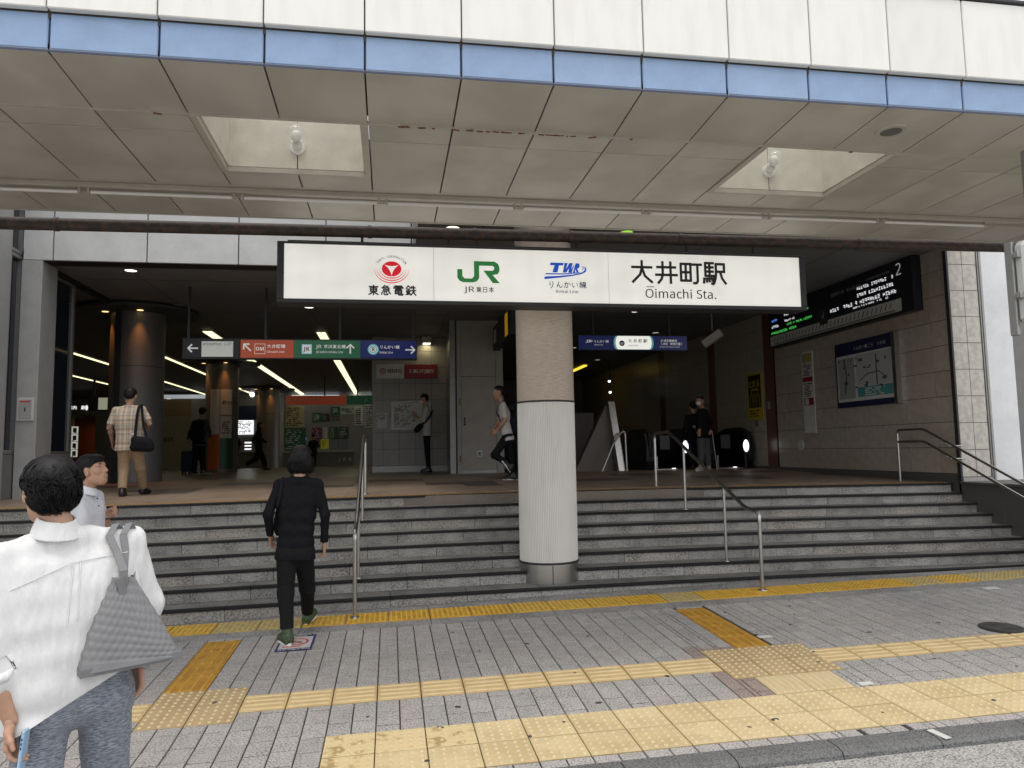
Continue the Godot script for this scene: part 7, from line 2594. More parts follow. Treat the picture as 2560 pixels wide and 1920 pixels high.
func hand_shapes(w: Vector3, d: Vector3, nrm: Vector3, side: Vector3, curl: float, s := 1.0, spread := 0.0) -> Array:
	var o := []
	d = d.normalized()
	nrm = nrm.normalized()
	side = side.normalized()
	for i in 4:
		var t := 0.026 - 0.0175 * i
		o.append([0, w + side * t * 0.6 * s, w + (d * 0.084 + side * t) * s, 0.0135 * s, 0.0115 * s])
	o.append([0, w + (d * 0.02 + side * 0.018 + nrm * 0.006) * s, w + (d * 0.06 + side * 0.03 + nrm * 0.006) * s, 0.014 * s, 0.011 * s])
	var ln := [0.072, 0.081, 0.075, 0.058]
	for i in 4:
		var p := w + (d * 0.084 + side * (0.026 - 0.0175 * i)) * s
		var ang := curl * (0.55 + 0.08 * i)
		for j in 3:
			var l: float = ln[i] * [0.45, 0.31, 0.24][j] * s
			var dir := d * cos(ang) + nrm * sin(ang) + side * spread * (1.5 - i)
			var q := p + dir.normalized() * l
			o.append([0, p, q, (0.0092 - 0.001 * j) * s, (0.0085 - 0.001 * j) * s])
			p = q
			ang += curl * (0.9 - 0.1 * j)
	var p := w + (d * 0.03 + side * 0.03) * s
	var dir := (d * 0.75 + side * (0.6 - 0.3 * curl) + nrm * (0.25 + 0.35 * curl)).normalized()
	var q := p + dir * 0.036 * s
	o.append([0, p, q, 0.0115 * s, 0.0095 * s])
	dir = (dir + d * 0.5 - side * 0.3 * curl).normalized()
	o.append([0, q, q + dir * 0.028 * s, 0.0095 * s, 0.008 * s])
	return o

func head_shapes(h: Vector3, f: Vector3, u: Vector3, s := 1.0) -> Array:
	f = f.normalized()
	var r := f.cross(u).normalized()
	u = r.cross(f).normalized()
	var b := Basis(r, u, -f)
	var o := []
	o.append([1, h + (u * 0.025 - f * 0.008) * s, Vector3(0.076, 0.092, 0.094) * s, b])
	o.append([1, h + (f * 0.032 - u * 0.045) * s, Vector3(0.058, 0.072, 0.058) * s, b])
	o.append([0, h + (f * 0.055 - u * 0.095) * s - r * 0.012 * s, h + (f * 0.055 - u * 0.095) * s + r * 0.012 * s, 0.022 * s, 0.022 * s])
	o.append([0, h + (f * 0.0 - u * 0.075) * s - r * 0.045 * s, h + (f * 0.055 - u * 0.098) * s, 0.02 * s, 0.018 * s])
	o.append([0, h + (f * 0.0 - u * 0.075) * s + r * 0.045 * s, h + (f * 0.055 - u * 0.098) * s, 0.02 * s, 0.018 * s])
	return o

func face_shapes(h: Vector3, f: Vector3, u: Vector3, s := 1.0) -> Array:
	f = f.normalized()
	var r := f.cross(u).normalized()
	u = r.cross(f).normalized()
	var b := Basis(r, u, -f)
	var o := []
	o.append([0, h + (f * 0.086 + u * 0.012) * s, h + (f * 0.103 - u * 0.026) * s, 0.008 * s, 0.0125 * s])      # nose
	for k in [-1.0, 1.0]:
		o.append([0, h + (f * 0.089 - u * 0.03 + r * k * 0.011) * s, h + (f * 0.092 - u * 0.03 + r * k * 0.012) * s, 0.008 * s, 0.008 * s])
		o.append([0, h + (f * 0.078 + u * 0.024 + r * k * 0.018) * s, h + (f * 0.062 + u * 0.026 + r * k * 0.05) * s, 0.011 * s, 0.01 * s])   # brow
		o.append([1, h + (f * 0.055 - u * 0.025 + r * k * 0.042) * s, Vector3(0.024, 0.022, 0.024) * s, b])    # cheek
		var eb := Basis(u, -0.35 * k) * b
		o.append([1, h + (-f * 0.008 - u * 0.012 + r * k * 0.079) * s, Vector3(0.009, 0.032, 0.019) * s, eb])          # ear
		o.append([1, h + (-f * 0.003 - u * 0.036 + r * k * 0.077) * s, Vector3(0.008, 0.012, 0.01) * s, eb])
	o.append([0, h + (f * 0.083 - u * 0.061 - r * 0.017) * s, h + (f * 0.083 - u * 0.061 + r * 0.017) * s, 0.0095 * s, 0.0095 * s])   # mouth
	o.append([0, h + (f * 0.081 - u * 0.073 - r * 0.014) * s, h + (f * 0.081 - u * 0.073 + r * 0.014) * s, 0.0095 * s, 0.0095 * s])
	return o

func shoe(parent: Node, a: Vector3, dir: Vector3, m: Material, sole: Material, s := 1.0, pitch := 0.0) -> void:
	var d := Vector3(dir.x, 0, dir.z).normalized()
	var up := Vector3.UP
	var side := d.cross(up).normalized()
	var rot := Basis(side, -pitch)
	d = rot * d
	up = rot * up
	var o := [[0, a + up * 0.02, a - up * 0.035 - d * 0.03, 0.045 * s, 0.04 * s], [0, a - up * 0.045 * s - d * 0.035, a - up * 0.056 * s + d * 0.15 * s, 0.036 * s, 0.03 * s]]
	o.append([0, a - up * 0.02 + d * 0.02, a - up * 0.05 * s + d * 0.11 * s, 0.04 * s, 0.032 * s])
	for k in [-1.0, 1.0]:
		o.append([0, a - up * 0.06 * s - d * 0.03 + side * 0.006 * k, a - up * 0.062 * s + d * 0.13 * s + side * 0.016 * k, 0.028 * s, 0.024 * s])
	var sh := obj("shoe", sdf(o, 0.009 * s, 0.03), m, parent)
	var so := MB.new()
	var n := 18
	var top := []
	var bot := []
	for i in n:
		var t := TAU * i / n
		var x := cos(t)
		var w := (0.045 if x > 0 else 0.036) * s
		var p := a - up * 0.073 * s + d * (0.055 + 0.135 * x) * s + side * (sin(t) * w)
		top.append(p)
		bot.append(p - up * 0.022 * s)
	for i in n:
		var j := (i + 1) % n
		so.quad(bot[i], bot[j], top[j], top[i])
		so.tri(a - up * 0.095 * s + d * 0.05 * s, bot[j], bot[i])
		so.tri(a - up * 0.073 * s + d * 0.05 * s, top[i], top[j])
	obj("sole", so, sole, sh)

# joints: head, neck, sl sr el er wl wr hl hr kl kr al ar; face direction f; fl fr foot directions
func person(label: String, j: Dictionary, o: Dictionary) -> Node3D:
	var foot: Vector3 = (j.al + j.ar) * 0.5
	var base := Vector3(foot.x, minf(j.al.y, j.ar.y) - 0.09, foot.z)
	var t := thing("person", label, "person", base)
	var c: float = o.get("cell", 0.016)
	var s: float = o.get("size", 1.0)
	var u: Vector3 = o.get("up", Vector3.UP)
	var f: Vector3 = j.f
	var fine: bool = o.get("fine", false)
	var skin: Material = o.get("skin", mats.skin)
	var spine: Vector3 = ((j.hl + j.hr) * 0.5 - j.neck)
	# the body itself, hidden parts slimmer than the clothes
	var b := []
	b.append([0, j.neck + spine.normalized() * 0.03, j.head - u * 0.055 * s - f.normalized() * 0.015 * s, 0.052 * s, 0.048 * s])
	b.append([0, j.sl, j.sr, 0.038 * s, 0.038 * s])
	b.append([0, j.neck + spine * 0.2, j.neck + spine * 0.97, 0.055 * s, 0.065 * s])
	for k in ["l", "r"]:
		var fa := 0.66 if o.get("sleeve", 1.0) > 0.75 else 1.0
		b.append([0, j["s" + k], j["e" + k], 0.034 * s * fa, 0.034 * s * fa])
		b.append([0, j["e" + k], j["e" + k].lerp(j["w" + k], 0.35), 0.036 * s * fa, 0.037 * s * fa])
		b.append([0, j["e" + k].lerp(j["w" + k], 0.35), j["w" + k], 0.037 * s * fa, 0.024 * s])
		b.append([0, j["h" + k], j["k" + k], 0.06 * s, 0.045 * s])
		b.append([0, j["k" + k], j["a" + k], 0.042 * s, 0.032 * s])
	b += head_shapes(j.head, f, u, s)
	var hands := []
	for k in ["l", "r"]:
		if o.get("hand_" + k) is Array:
			hands.append(o["hand_" + k])
		else:
			var d: Vector3 = (j["w" + k] - j["e" + k]).normalized()
			var sg := -1.0 if k == "l" else 1.0
			var across: Vector3 = (j.sr - j.sl).normalized()
			var nrm := (across * -sg)
			nrm = (nrm - d * nrm.dot(d)).normalized()
			var side := d.cross(nrm) * sg
			hands.append(hand_shapes(j["w" + k], d, nrm, side, o.get("curl", 0.35), s))
	var body: MB
	if fine:
		body = sdf(b, maxf(c, 0.012), 0.035)
		body.add(sdf(head_shapes(j.head, f, u, s) + face_shapes(j.head, f, u, s) + [b[0]], 0.0045 * s, 0.018))
		for h in hands: body.add(sdf(h, 0.0042, 0.007))
	else:
		body = sdf(b + face_shapes(j.head, f, u, s), c, 0.03)
		for h in hands: body.add(sdf(h, 0.0065, 0.007))
	obj("body", body, skin, t)
	# shirt
	var down := spine.normalized()
	var ax0: Vector3 = (j.sr - j.sl)
	var ax1: Vector3 = (j.hr - j.hl).normalized() * ax0.length()
	var L := spine.length()
	var sh := []
	var mid: Vector3 = (j.sl + j.sr) * 0.5
	var w0 := ax0.length() * 0.5
	var bulk: float = o.get("bulk", 1.0) * s
	var g: float = o.get("loose", 0.0)
	var hem: float = o.get("hem", 1.02)
	var arm: float = o.get("arm", 0.047) * s
	sh.append([0, j.neck + down * 0.035, j.sl + down * 0.004, 0.052 * s, arm])
	sh.append([0, j.neck + down * 0.035, j.sr + down * 0.004, 0.052 * s, arm])
	var rows := [[0.14, maxf(w0 - 0.075 * s, 0.03), 0.085], [0.28, maxf(w0 - 0.09 * s, 0.03), 0.104], [0.46, maxf(w0 - 0.095 * s, 0.03), 0.105], [0.66, maxf(w0 - 0.1 * s, 0.03), 0.1], [0.86, maxf(w0 - 0.1 * s, 0.03), 0.103], [hem + 0.08, maxf(w0 - 0.09 * s, 0.03), 0.106]]
	if o.get("boxy", false):
		for q in range(2, rows.size()): rows[q] = [rows[q][0], maxf(w0 - 0.085 * s, 0.03), 0.107]
	for r in rows:
		var cc: Vector3 = mid.lerp(mid + (j.hl + j.hr) * 0.5 - mid, r[0])
		var ax := ax0.lerp(ax1, clampf(r[0], 0, 1)).normalized()
		sh.append([0, cc - ax * r[1], cc + ax * r[1], r[2] * bulk + g, r[2] * bulk + g])
	sh += o.get("shirt_more", [])
	var ends := []
	var sl: float = o.get("sleeve", 1.0)
	for k in ["l", "r"]:
		var a0: Vector3 = j["s" + k]
		var a1: Vector3 = j["e" + k]
		var a2: Vector3 = j["w" + k]
		if sl <= 0.5:
			var e := a0.lerp(a1, sl * 2.0)
			sh.append([0, a0, e + (a1 - a0).normalized() * 0.03, arm + g * 0.5, arm * 1.06 + g * 0.8])
			ends.append([e, (a1 - a0).normalized()])
		else:
			var e := a1.lerp(a2, (sl - 0.5) * 2.0)
			sh.append([0, a0, a1, arm + g * 0.5, arm * 0.94 + g * 0.4])
			sh.append([0, a1, e + (a2 - a1).normalized() * 0.02, arm * 0.92 + g * 0.4, arm * 0.78 + g * 0.3])
			ends.append([e, (a2 - a1).normalized()])
	var top := sdf(sh, c, o.get("blend", 0.03), o.get("fold", 0.006), o.get("fold_stretch", Vector3(1, 0.5, 1)), o.get("fold_freq", 9.0), o.get("seed", 3), o.get("fold_fine", 0.0))
	var hp: Vector3 = o.get("hem_at", mid.lerp((j.hl + j.hr) * 0.5, hem) + down * 0.06)
	trim(top, hp, o.get("hem_dir", down), 0.26 * s)
	if o.has("hem_low"): trim(top, Vector3(hp.x, o.hem_low, hp.z), Vector3.DOWN, 0.4)
	for e in ends: trim(top, e[0], e[1], 0.062 * s, 0.07)
	obj("top", top, o.top, t)
	for q in o.get("seams", []):
		var sm := MB.new()
		sm.tube(drape(top, q[0], q[1], q[2], 16), q[3], 5, false)
		obj("seam", sm, o.top, t)
	# trousers
	var tr := []
	var lg: float = o.get("leg", 0.0)
	tr.append([0, j.hl, j.hr, 0.098 * bulk, 0.098 * bulk])
	tr.append([0, j.hl - down * 0.1, j.hr - down * 0.1, 0.092 * bulk, 0.092 * bulk])
	for k in ["l", "r"]:
		tr.append([0, j["h" + k], j["k" + k], 0.09 * s + lg * 0.5, 0.064 * s + lg])
		tr.append([0, j["k" + k], j["a" + k].lerp(j["k" + k], o.get("cuff", 0.06)), 0.062 * s + lg, 0.050 * s + lg])
	var pants := sdf(tr, c, 0.03, minf(o.get("fold", 0.006), 0.007) * 0.8, Vector3(1, 0.8, 1), 10.0, 31, 0.0)
	for k in ["l", "r"]:
		trim(pants, j["a" + k].lerp(j["k" + k], o.get("cuff", 0.06)), (j["a" + k] - j["k" + k]).normalized(), 0.1, 0.1)
	obj("trousers", pants, o.bottom, t)
	shoe(t, j.al, j.get("fl", f), o.get("shoe", mats.shoe_black), o.get("sole", mats.shoe_black), s * o.get("shoe_size", 1.0), o.get("pitch_l", 0.0))
	shoe(t, j.ar, j.get("fr", f), o.get("shoe", mats.shoe_black), o.get("sole", mats.shoe_black), s * o.get("shoe_size", 1.0), o.get("pitch_r", 0.0))
	# hair
	f = f.normalized()
	var r2 := f.cross(u).normalized()
	u = r2.cross(f).normalized()
	var hb := Basis(r2, u, -f)
	var hr := [[1, j.head + (u * 0.042 - f * 0.018) * s, Vector3(0.085, 0.083, 0.098) * s, hb], [1, j.head + (-u * 0.005 - f * 0.05) * s, Vector3(0.078, 0.075, 0.06) * s, hb]]
	hr += o.get("hair_more", [])
	var hair := sdf(hr, 0.006 if fine else 0.011, 0.03, 0.003, Vector3(1, 0.6, 1), 14.0, o.get("seed", 3) + 50, 0.0)
	if o.has("whorl"): strands(hair, o.whorl, o.get("strand_len", 0.06), o.get("strands", 500), o.get("seed", 3), o.get("strand_drop", 0.25))
	obj("hair", hair, mats.hair, t)
	# eyes and mouth
	for k in [-1.0, 1.0]:
		var e := MB.new()
		e.ball(j.head + (f * 0.076 + u * 0.008 + r2 * k * 0.031) * s, Vector3(0.012, 0.0045, 0.007) * s, hb, 10, 6)
		obj("eye", e, mats.ink, t)
		if fine:
			e = MB.new()
			e.ball(j.head + (f * 0.083 + u * 0.030 + r2 * k * 0.033) * s, Vector3(0.021, 0.0035, 0.008) * s, Basis(hb.z, k * 0.12) * hb, 12, 6)
			obj("eyebrow", e, mats.hair, t)
	if fine:
		var e := MB.new()
		e.ball(j.head + (f * 0.0905 - u * 0.062) * s, Vector3(0.019, 0.004, 0.005) * s, hb, 12, 6)
		e.ball(j.head + (f * 0.089 - u * 0.071) * s, Vector3(0.016, 0.005, 0.005) * s, hb, 12, 6)
		obj("lips", e, mats.lips, t)
	if o.has("mask"):
		obj("face_mask", sdf([[1, j.head + (f * 0.065 - u * 0.05) * s, Vector3(0.062, 0.052, 0.055) * s, hb]], 0.008, 0.01), mats.mask, t)
	return t

func band(mb: MB, pts: Array, w: float, side: Vector3, th := 0.005) -> void:
	var ws := []
	var ss := []
	for p in pts:
		ws.append(w)
		ss.append(side.normalized())
	mb.strap(pts, ws, ss, th)

func build_people() -> void:
	foreground_person()
	polo_person()
	black_person()
	plaid_person()
	hall_people()

func foreground_person() -> void:
	var V := Vector3(1, 1, 1)
	var f := Vector3(-0.72, -0.05, -0.70)
	var j := {"head": Vector3(-1.268, -0.115, -3.03), "neck": Vector3(-1.215, -0.262, -3.02), "sl": Vector3(-1.375, -0.355, -2.93), "sr": Vector3(-1.035, -0.335, -3.19), "el": Vector3(-1.375, -0.64, -2.84), "er": Vector3(-0.965, -0.60, -3.25), "wl": Vector3(-1.290, -0.90, -2.86), "wr": Vector3(-0.985, -0.815, -3.20), "hl": Vector3(-1.245, -0.90, -2.99), "hr": Vector3(-1.075, -0.895, -3.10), "kl": Vector3(-1.262, -1.34, -2.98), "kr": Vector3(-1.085, -1.37, -3.18), "f": f}
	j.al = Vector3(-1.25, 0, -2.86)
	j.ar = Vector3(-1.06, 0, -3.30)
	j.al.y = road_y(j.al.x, j.al.z) + 0.095
	j.ar.y = road_y(j.ar.x, j.ar.z) + 0.095
	var d := Vector3(0.05, -1, 0.06).normalized()
	var across := Vector3(0.86, 0, -0.5)
	j.fl = Vector3(-0.2, 0, -1)
	j.fr = Vector3(-0.2, 0, -1)
	var hb := Basis(f.cross(Vector3.UP).normalized(), Vector3.UP, -f.normalized())
	var o := {"cell": 0.0105, "fine": true, "top": mats.linen, "bottom": mats.heather, "sleeve": 0.60, "loose": 0.014, "boxy": true, "hem": 1.05, "hem_at": Vector3(-1.165, -0.895, -3.02), "hem_dir": Vector3(0.5, -0.86, 0.0), "hem_low": -0.955, "arm": 0.052, "fold": 0.013, "fold_freq": 6.5, "fold_stretch": Vector3(1.5, 0.22, 1.5), "fold_fine": 0.0008, "seams": [[Vector3(-1.37, -0.475, -3.0), Vector3(-1.19, -0.395, -3.05), Vector3(0.39, 0.1, 0.92), 0.0016], [Vector3(-1.19, -0.395, -3.05), Vector3(-1.03, -0.375, -3.15), Vector3(0.39, 0.1, 0.92), 0.0016], [Vector3(-1.185, -0.40, -3.05), Vector3(-1.20, -0.62, -3.05), Vector3(0.39, 0.1, 0.92), 0.0022], [Vector3(-1.16, -0.395, -3.05), Vector3(-1.165, -0.6, -3.05), Vector3(0.39, 0.1, 0.92), 0.0022]], "whorl": Vector3(-1.245, -0.035, -2.975), "strands": 3200, "strand_len": 0.08, "seed": 7, "leg": 0.012, "bulk": 1.04,
		"hand_l": hand_shapes(j.wl, d, Vector3(0.8, 0, 0.1), Vector3(0.1, 0.1, 1.0), 0.75), "hand_r": hand_shapes(j.wr, Vector3(0.0, -1, -0.05), Vector3(-0.7, 0, 0.5), Vector3(-0.5, 0, -0.7), 0.55),
		"hair_more": [[1, Vector3(-1.255, -0.085, -3.015), Vector3(0.088, 0.088, 0.094), hb], [1, Vector3(-1.232, -0.15, -3.0), Vector3(0.07, 0.055, 0.055), hb]]}
	o.shirt_more = [[0, Vector3(-1.30, -0.98, -2.99), Vector3(-1.20, -0.99, -3.02), 0.105, 0.10], [0, j.el + Vector3(0.01, -0.06, 0), j.el + Vector3(0.03, -0.12, -0.002), 0.056, 0.058]]
	var t := person("person in a loose white linen shirt and grey trousers, seen from behind at lower left", j, o)
	# rolled cuff, collar, shirt seams, glasses temple
	var mb := MB.new()
	var c0: Vector3 = j.el.lerp(j.wl, 0.40)
	var ring := []
	var fr := mb.frame_of(j.wl - j.el)
	for i in 15:
		var a := TAU * i / 14.0
		ring.append([0, c0 + fr.x * cos(a) * 0.046 + fr.z * sin(a) * 0.046 + fr.y * 0.012 * sin(a * 2.0), c0 + fr.x * cos(a + 0.45) * 0.046 + fr.z * sin(a + 0.45) * 0.046 + fr.y * 0.012 * sin(a * 2.0 + 0.9), 0.014, 0.015])
	obj("rolled_cuff", sdf(ring, 0.006, 0.012, 0.005, V, 20.0, 4), mats.linen, t)
	ring = []
	var cn := Vector3(-1.232, -0.232, -3.018)
	var cf := Basis(Vector3(0.72, 0.0, -0.69).normalized(), 0.28)
	for i in 36:
		var a := TAU * i / 36.0
		var p0 := cn + cf * Vector3(cos(a) * 0.062, 0.0, sin(a) * 0.062)
		ring.append([0, p0 + Vector3(cos(a) * 0.020, -0.055, sin(a) * 0.020), p0 + Vector3(0, 0.006, 0), 0.006, 0.0045])
	obj("collar", sdf(ring, 0.0045, 0.01, 0.003, Vector3(1, 0.5, 1), 16.0, 6), mats.linen, t)
	mb = MB.new()
	mb.ball(Vector3(-1.243, -0.022, -2.968), Vector3(0.02, 0.003, 0.012), Basis(Vector3(1, 0, 0), 0.75) * Basis(Vector3.UP, 0.4), 12, 6)
	obj("scalp", mb, mats.skin_pale, t)
	mb = MB.new()
	mb.tube([Vector3(-1.352, -0.122, -3.01), Vector3(-1.345, -0.118, -3.06), Vector3(-1.36, -0.12, -3.11)], 0.0035, 8)
	obj("glasses_temple", mb, mats.ink, t)
	# phone in the left hand
	var ph := thing("phone", "pale blue phone held in the left hand of the person in white", "phone", Vector3(-1.235, -0.99, -2.85))
	var pb := Basis(Vector3(0.15, 0.1, 1).normalized(), Vector3(0.06, 1, -0.1).normalized(), Vector3(-1, 0.06, 0.15).normalized()).orthonormalized()
	mb = MB.new()
	mb.hexa(Vector3(-1.236, -0.995, -2.835), Vector3(0.072, 0.145, 0.0095), 0.004, pb)
	obj("case", mb, mats.phone_case, ph)
	mb = MB.new()
	mb.hexa(Vector3(-1.236, -0.995, -2.835) + pb.z * 0.0052, Vector3(0.066, 0.138, 0.001), 0.0, pb)
	obj("screen", mb, mats.black, ph)
	mb = MB.new()
	for i in 3:
		mb.hexa(Vector3(-1.236, -0.995, -2.835) + pb.x * 0.0362 + pb.y * (0.045 - 0.014 * i), Vector3(0.002, 0.008, 0.004), 0.0, pb)
	obj("buttons", mb, mats.navy_ink, ph)
	tote_bag()

func tote_bag() -> void:
	var bl := Vector3(-1.108, -0.768, -2.93)
	var br := Vector3(-0.815, -0.762, -3.10)
	var tl := Vector3(-1.035, -0.452, -3.03)
	var tr := Vector3(-0.972, -0.455, -3.055)
	var t := thing("tote_bag", "grey quilted felt tote bag hanging from the shoulder of the person in white", "bag", (bl + br) * 0.5)
	var mb := MB.new()
	var nu := 200
	var nv := 66
	var grid := []
	for v in nv + 1:
		var q := float(v) / nv
		var e := pow(q, 0.85)
		var a := bl.lerp(tl, e) + (tl - bl).cross(Vector3.UP).normalized() * 0.0
		var b := br.lerp(tr, pow(q, 1.35)) + Vector3(0, -0.03 * sin(q * PI) * (1.0 - q), 0)
		var cc := (a + b) * 0.5
		var ax := (b - a) * 0.5
		var hl := ax.length() * (1.0 + 0.12 * sin(q * PI))
		ax = ax.normalized()
		var pp := Vector3.UP.cross(ax).normalized()
		var dp := lerpf(0.062, 0.024, q) + 0.015 * sin(q * PI)
		for u in nu:
			var w := u / float(nu)
			var sx := 0.0
			var sz := 0.0
			var th := 0.0
			if w < 0.42:
				sx = 1.0 - w / 0.42 * 2.0
				th = PI * (0.1 + 0.8 * w / 0.42)
			elif w < 0.5:
				sx = -1.0
				th = PI * (0.9 + 0.2 * (w - 0.42) / 0.08)
			elif w < 0.92:
				sx = -1.0 + (w - 0.5) / 0.42 * 2.0
				th = PI * (1.1 + 0.8 * (w - 0.5) / 0.42)
			else:
				sx = 1.0
				th = PI * (1.9 + 0.2 * (w - 0.92) / 0.08)
			var rim := pow(absf(sx), 6.0)
			sz = signf(sin(th)) * (1.0 - 0.35 * rim) if absf(sx) < 1.0 else sin(th) / sin(PI * 0.1) * 0.65
			var p := cc + ax * (sx * hl) + pp * (sz * dp)
			var out := (ax * (cos(th) * 0.4) + pp * sin(th)).normalized()
			# quilted scales: staggered rows of small pads
			var row := q * 11.0
			var col := (sx * 0.5 + 0.5) * lerpf(13.0, 9.0, q) + (0.5 if int(row) % 2 else 0.0)
			var fx := col - floorf(col) - 0.5
			var fy2 := row - floorf(row)
			var pad := (1.0 - 4.0 * fx * fx) * sin(PI * clampf(fy2, 0.0, 1.0)) * (0.5 + 0.5 * fy2)
			if q < 0.09 or q > 0.985: pad = 0.6
			p += out * (0.0055 * pad)
			# soft creases radiating from the handles
			p += out * 0.009 * sin(th * 5.0 + q * 2.0) * q * (1.0 - q) * 2.0
			grid.append(p)
	for p in grid:
		mb.v.append(p)
	for v in nv:
		for u in nu:
			var u2 := (u + 1) % nu
			mb.ix.append_array(PackedInt32Array([v * nu + u, v * nu + u2, (v + 1) * nu + u2, v * nu + u, (v + 1) * nu + u2, (v + 1) * nu + u]))
	# make sure faces look outwards
	var c := (bl + br + tl + tr) * 0.25
	var probe := mb.v[0] - c
	smooth_normals(mb)
	if mb.n[nu * 10].dot(mb.v[nu * 10] - c) < 0:
		for i in range(0, mb.ix.size(), 3):
			var w := mb.ix[i + 1]
			mb.ix[i + 1] = mb.ix[i + 2]
			mb.ix[i + 2] = w
		smooth_normals(mb)
	mb.uv.resize(mb.v.size())
	obj("quilted_body", mb, mats.felt_grey, t)
	mb = MB.new()
	var ax := (br - bl)
	var pp := Vector3.UP.cross(ax).normalized()
	var q := [bl - pp * 0.058 - ax * 0.005, br - pp * 0.058 + ax * 0.005, br + pp * 0.058 + ax * 0.005, bl + pp * 0.058 - ax * 0.005]
	mb.slab8([q[3] + Vector3(0, 0.016, 0), q[2] + Vector3(0, 0.016, 0), q[1] + Vector3(0, 0.016, 0), q[0] + Vector3(0, 0.016, 0)], [q[3] + Vector3(0, -0.012, 0), q[2] + Vector3(0, -0.012, 0), q[1] + Vector3(0, -0.012, 0), q[0] + Vector3(0, -0.012, 0)])
	obj("base", mb, mats.felt_grey_b, t)
	for k in 2:
		mb = MB.new()
		var off := pp * (0.022 if k == 0 else -0.03) * -1.0
		var bot := Vector3(-1.0, -0.50, -3.03) + off + Vector3(0.012, 0, 0) * k
		var top := Vector3(-1.062 + 0.04 * k, -0.272, -3.12 - 0.03 * k)
		var back := Vector3(-1.03 + 0.03 * k, -0.36, -3.235)
		band(mb, [bot, bot + Vector3(0.0, 0.07, 0.004), bot.lerp(top, 0.6) + Vector3(0.004, 0, 0.028), top + Vector3(-0.005, -0.03, 0.045), top + Vector3(0, 0.008, 0.0), top.lerp(back, 0.5) + Vector3(0, 0.01, 0), back, bot + Vector3(0.01, 0.02, -0.05)], 0.026, Vector3(0.85, 0.1, -0.5), 0.006)
		obj("handle", mb, mats.felt_grey, t)
	mb = MB.new()
	mb.hexa(Vector3(-0.99, -0.495, -3.0), Vector3(0.03, 0.09, 0.006), 0.002, Basis(Vector3.UP, 0.5) * Basis(Vector3.BACK, 0.25))
	obj("handle_tab", mb, mats.felt_grey_b, t)

func polo_person() -> void:
	var f := Vector3(0.95, 0.2, 0.2)
	var k := 1.32
	var j := {"head": Vector3(-2.285, -0.098, -6.2), "neck": Vector3(-2.335, -0.262, -6.2), "sl": Vector3(-2.33, -0.315, -6.41), "sr": Vector3(-2.37, -0.31, -6.01), "el": Vector3(-2.29, -0.56, -6.45), "er": Vector3(-2.40, -0.58, -5.95), "wl": Vector3(-2.235, -0.47, -6.36), "wr": Vector3(-2.3, -0.76, -5.9), "hl": Vector3(-2.34, -0.83, -6.29), "hr": Vector3(-2.35, -0.83, -6.12), "kl": Vector3(-2.15, -1.22, -6.28), "kr": Vector3(-2.43, -1.22, -6.12), "f": f}
	j.al = Vector3(-2.1, gy(-2.1, -6.28) + 0.095, -6.28)
	j.ar = Vector3(-2.62, gy(-2.62, -6.12) + 0.12, -6.12)
	j.fl = Vector3(1, 0, 0)
	j.fr = Vector3(1, 0, 0)
	var u := Vector3(-0.12, 1, 0)
	var fn := f.normalized()
	var r := fn.cross(u).normalized()
	var hb := Basis(r, r.cross(fn), -fn)
	var o := {"cell": 0.012, "fine": true, "up": u, "whorl": j.head + Vector3(-0.06, 0.1, 0), "strands": 500, "strand_len": 0.045, "strand_drop": 0.1, "top": mats.polo, "bottom": mats.dark_cloth, "sleeve": 0.42, "loose": 0.006, "fold": 0.006, "seed": 11,
		"hand_l": hand_shapes(j.wl, Vector3(0.75, 0.45, 0.25), Vector3(0.2, -0.3, 0.9), Vector3(-0.3, 0.9, 0.2), 1.25), "hair_more": [[1, j.head + r.cross(fn) * 0.075 + fn * 0.045, Vector3(0.062, 0.034, 0.045), hb], [1, j.head + r.cross(fn) * 0.07 - fn * 0.03, Vector3(0.078, 0.05, 0.075), hb]]}
	var t := person("person in a white polo shirt looking up to the right, behind the one in linen", j, o)
	var ring := []
	var cn: Vector3 = j.neck + Vector3(0.012, 0.028, 0.0)
	var cb := Basis(Vector3.BACK, -0.42)
	for i in 36:
		var a := TAU * i / 36.0
		var p0 := cn + cb * Vector3(cos(a) * 0.062, 0.0, sin(a) * 0.066)
		ring.append([0, p0 + Vector3(cos(a) * 0.016, -0.036, sin(a) * 0.016), p0 + Vector3(0, 0.012, 0), 0.008, 0.005])
	obj("collar", sdf(ring, 0.005, 0.012), mats.polo, t)
	var mb := MB.new()
	for i in 2:
		mb.ball(Vector3(-2.222 + 0.012 * i, -0.318 - 0.055 * i, -6.13), Vector3(0.006, 0.006, 0.004))
	obj("button", mb, mats.ink, t)
	mb = MB.new()
	var fr := mb.frame_of(j.wl - j.el)
	var pts := []
	for i in 13:
		var a := TAU * i / 12.0
		pts.append(j.wl + fr.x * cos(a) * 0.031 + fr.z * sin(a) * 0.031)
	mb.tube(pts, 0.005, 6, false)
	obj("wrist_strap", mb, mats.ink, t)
	obj("shaved_side", sdf([[1, j.head + r * 0.012 + hb.y * 0.02 - fn * 0.02, Vector3(0.071, 0.055, 0.085), hb]], 0.008, 0.01), mats.stubble, t)

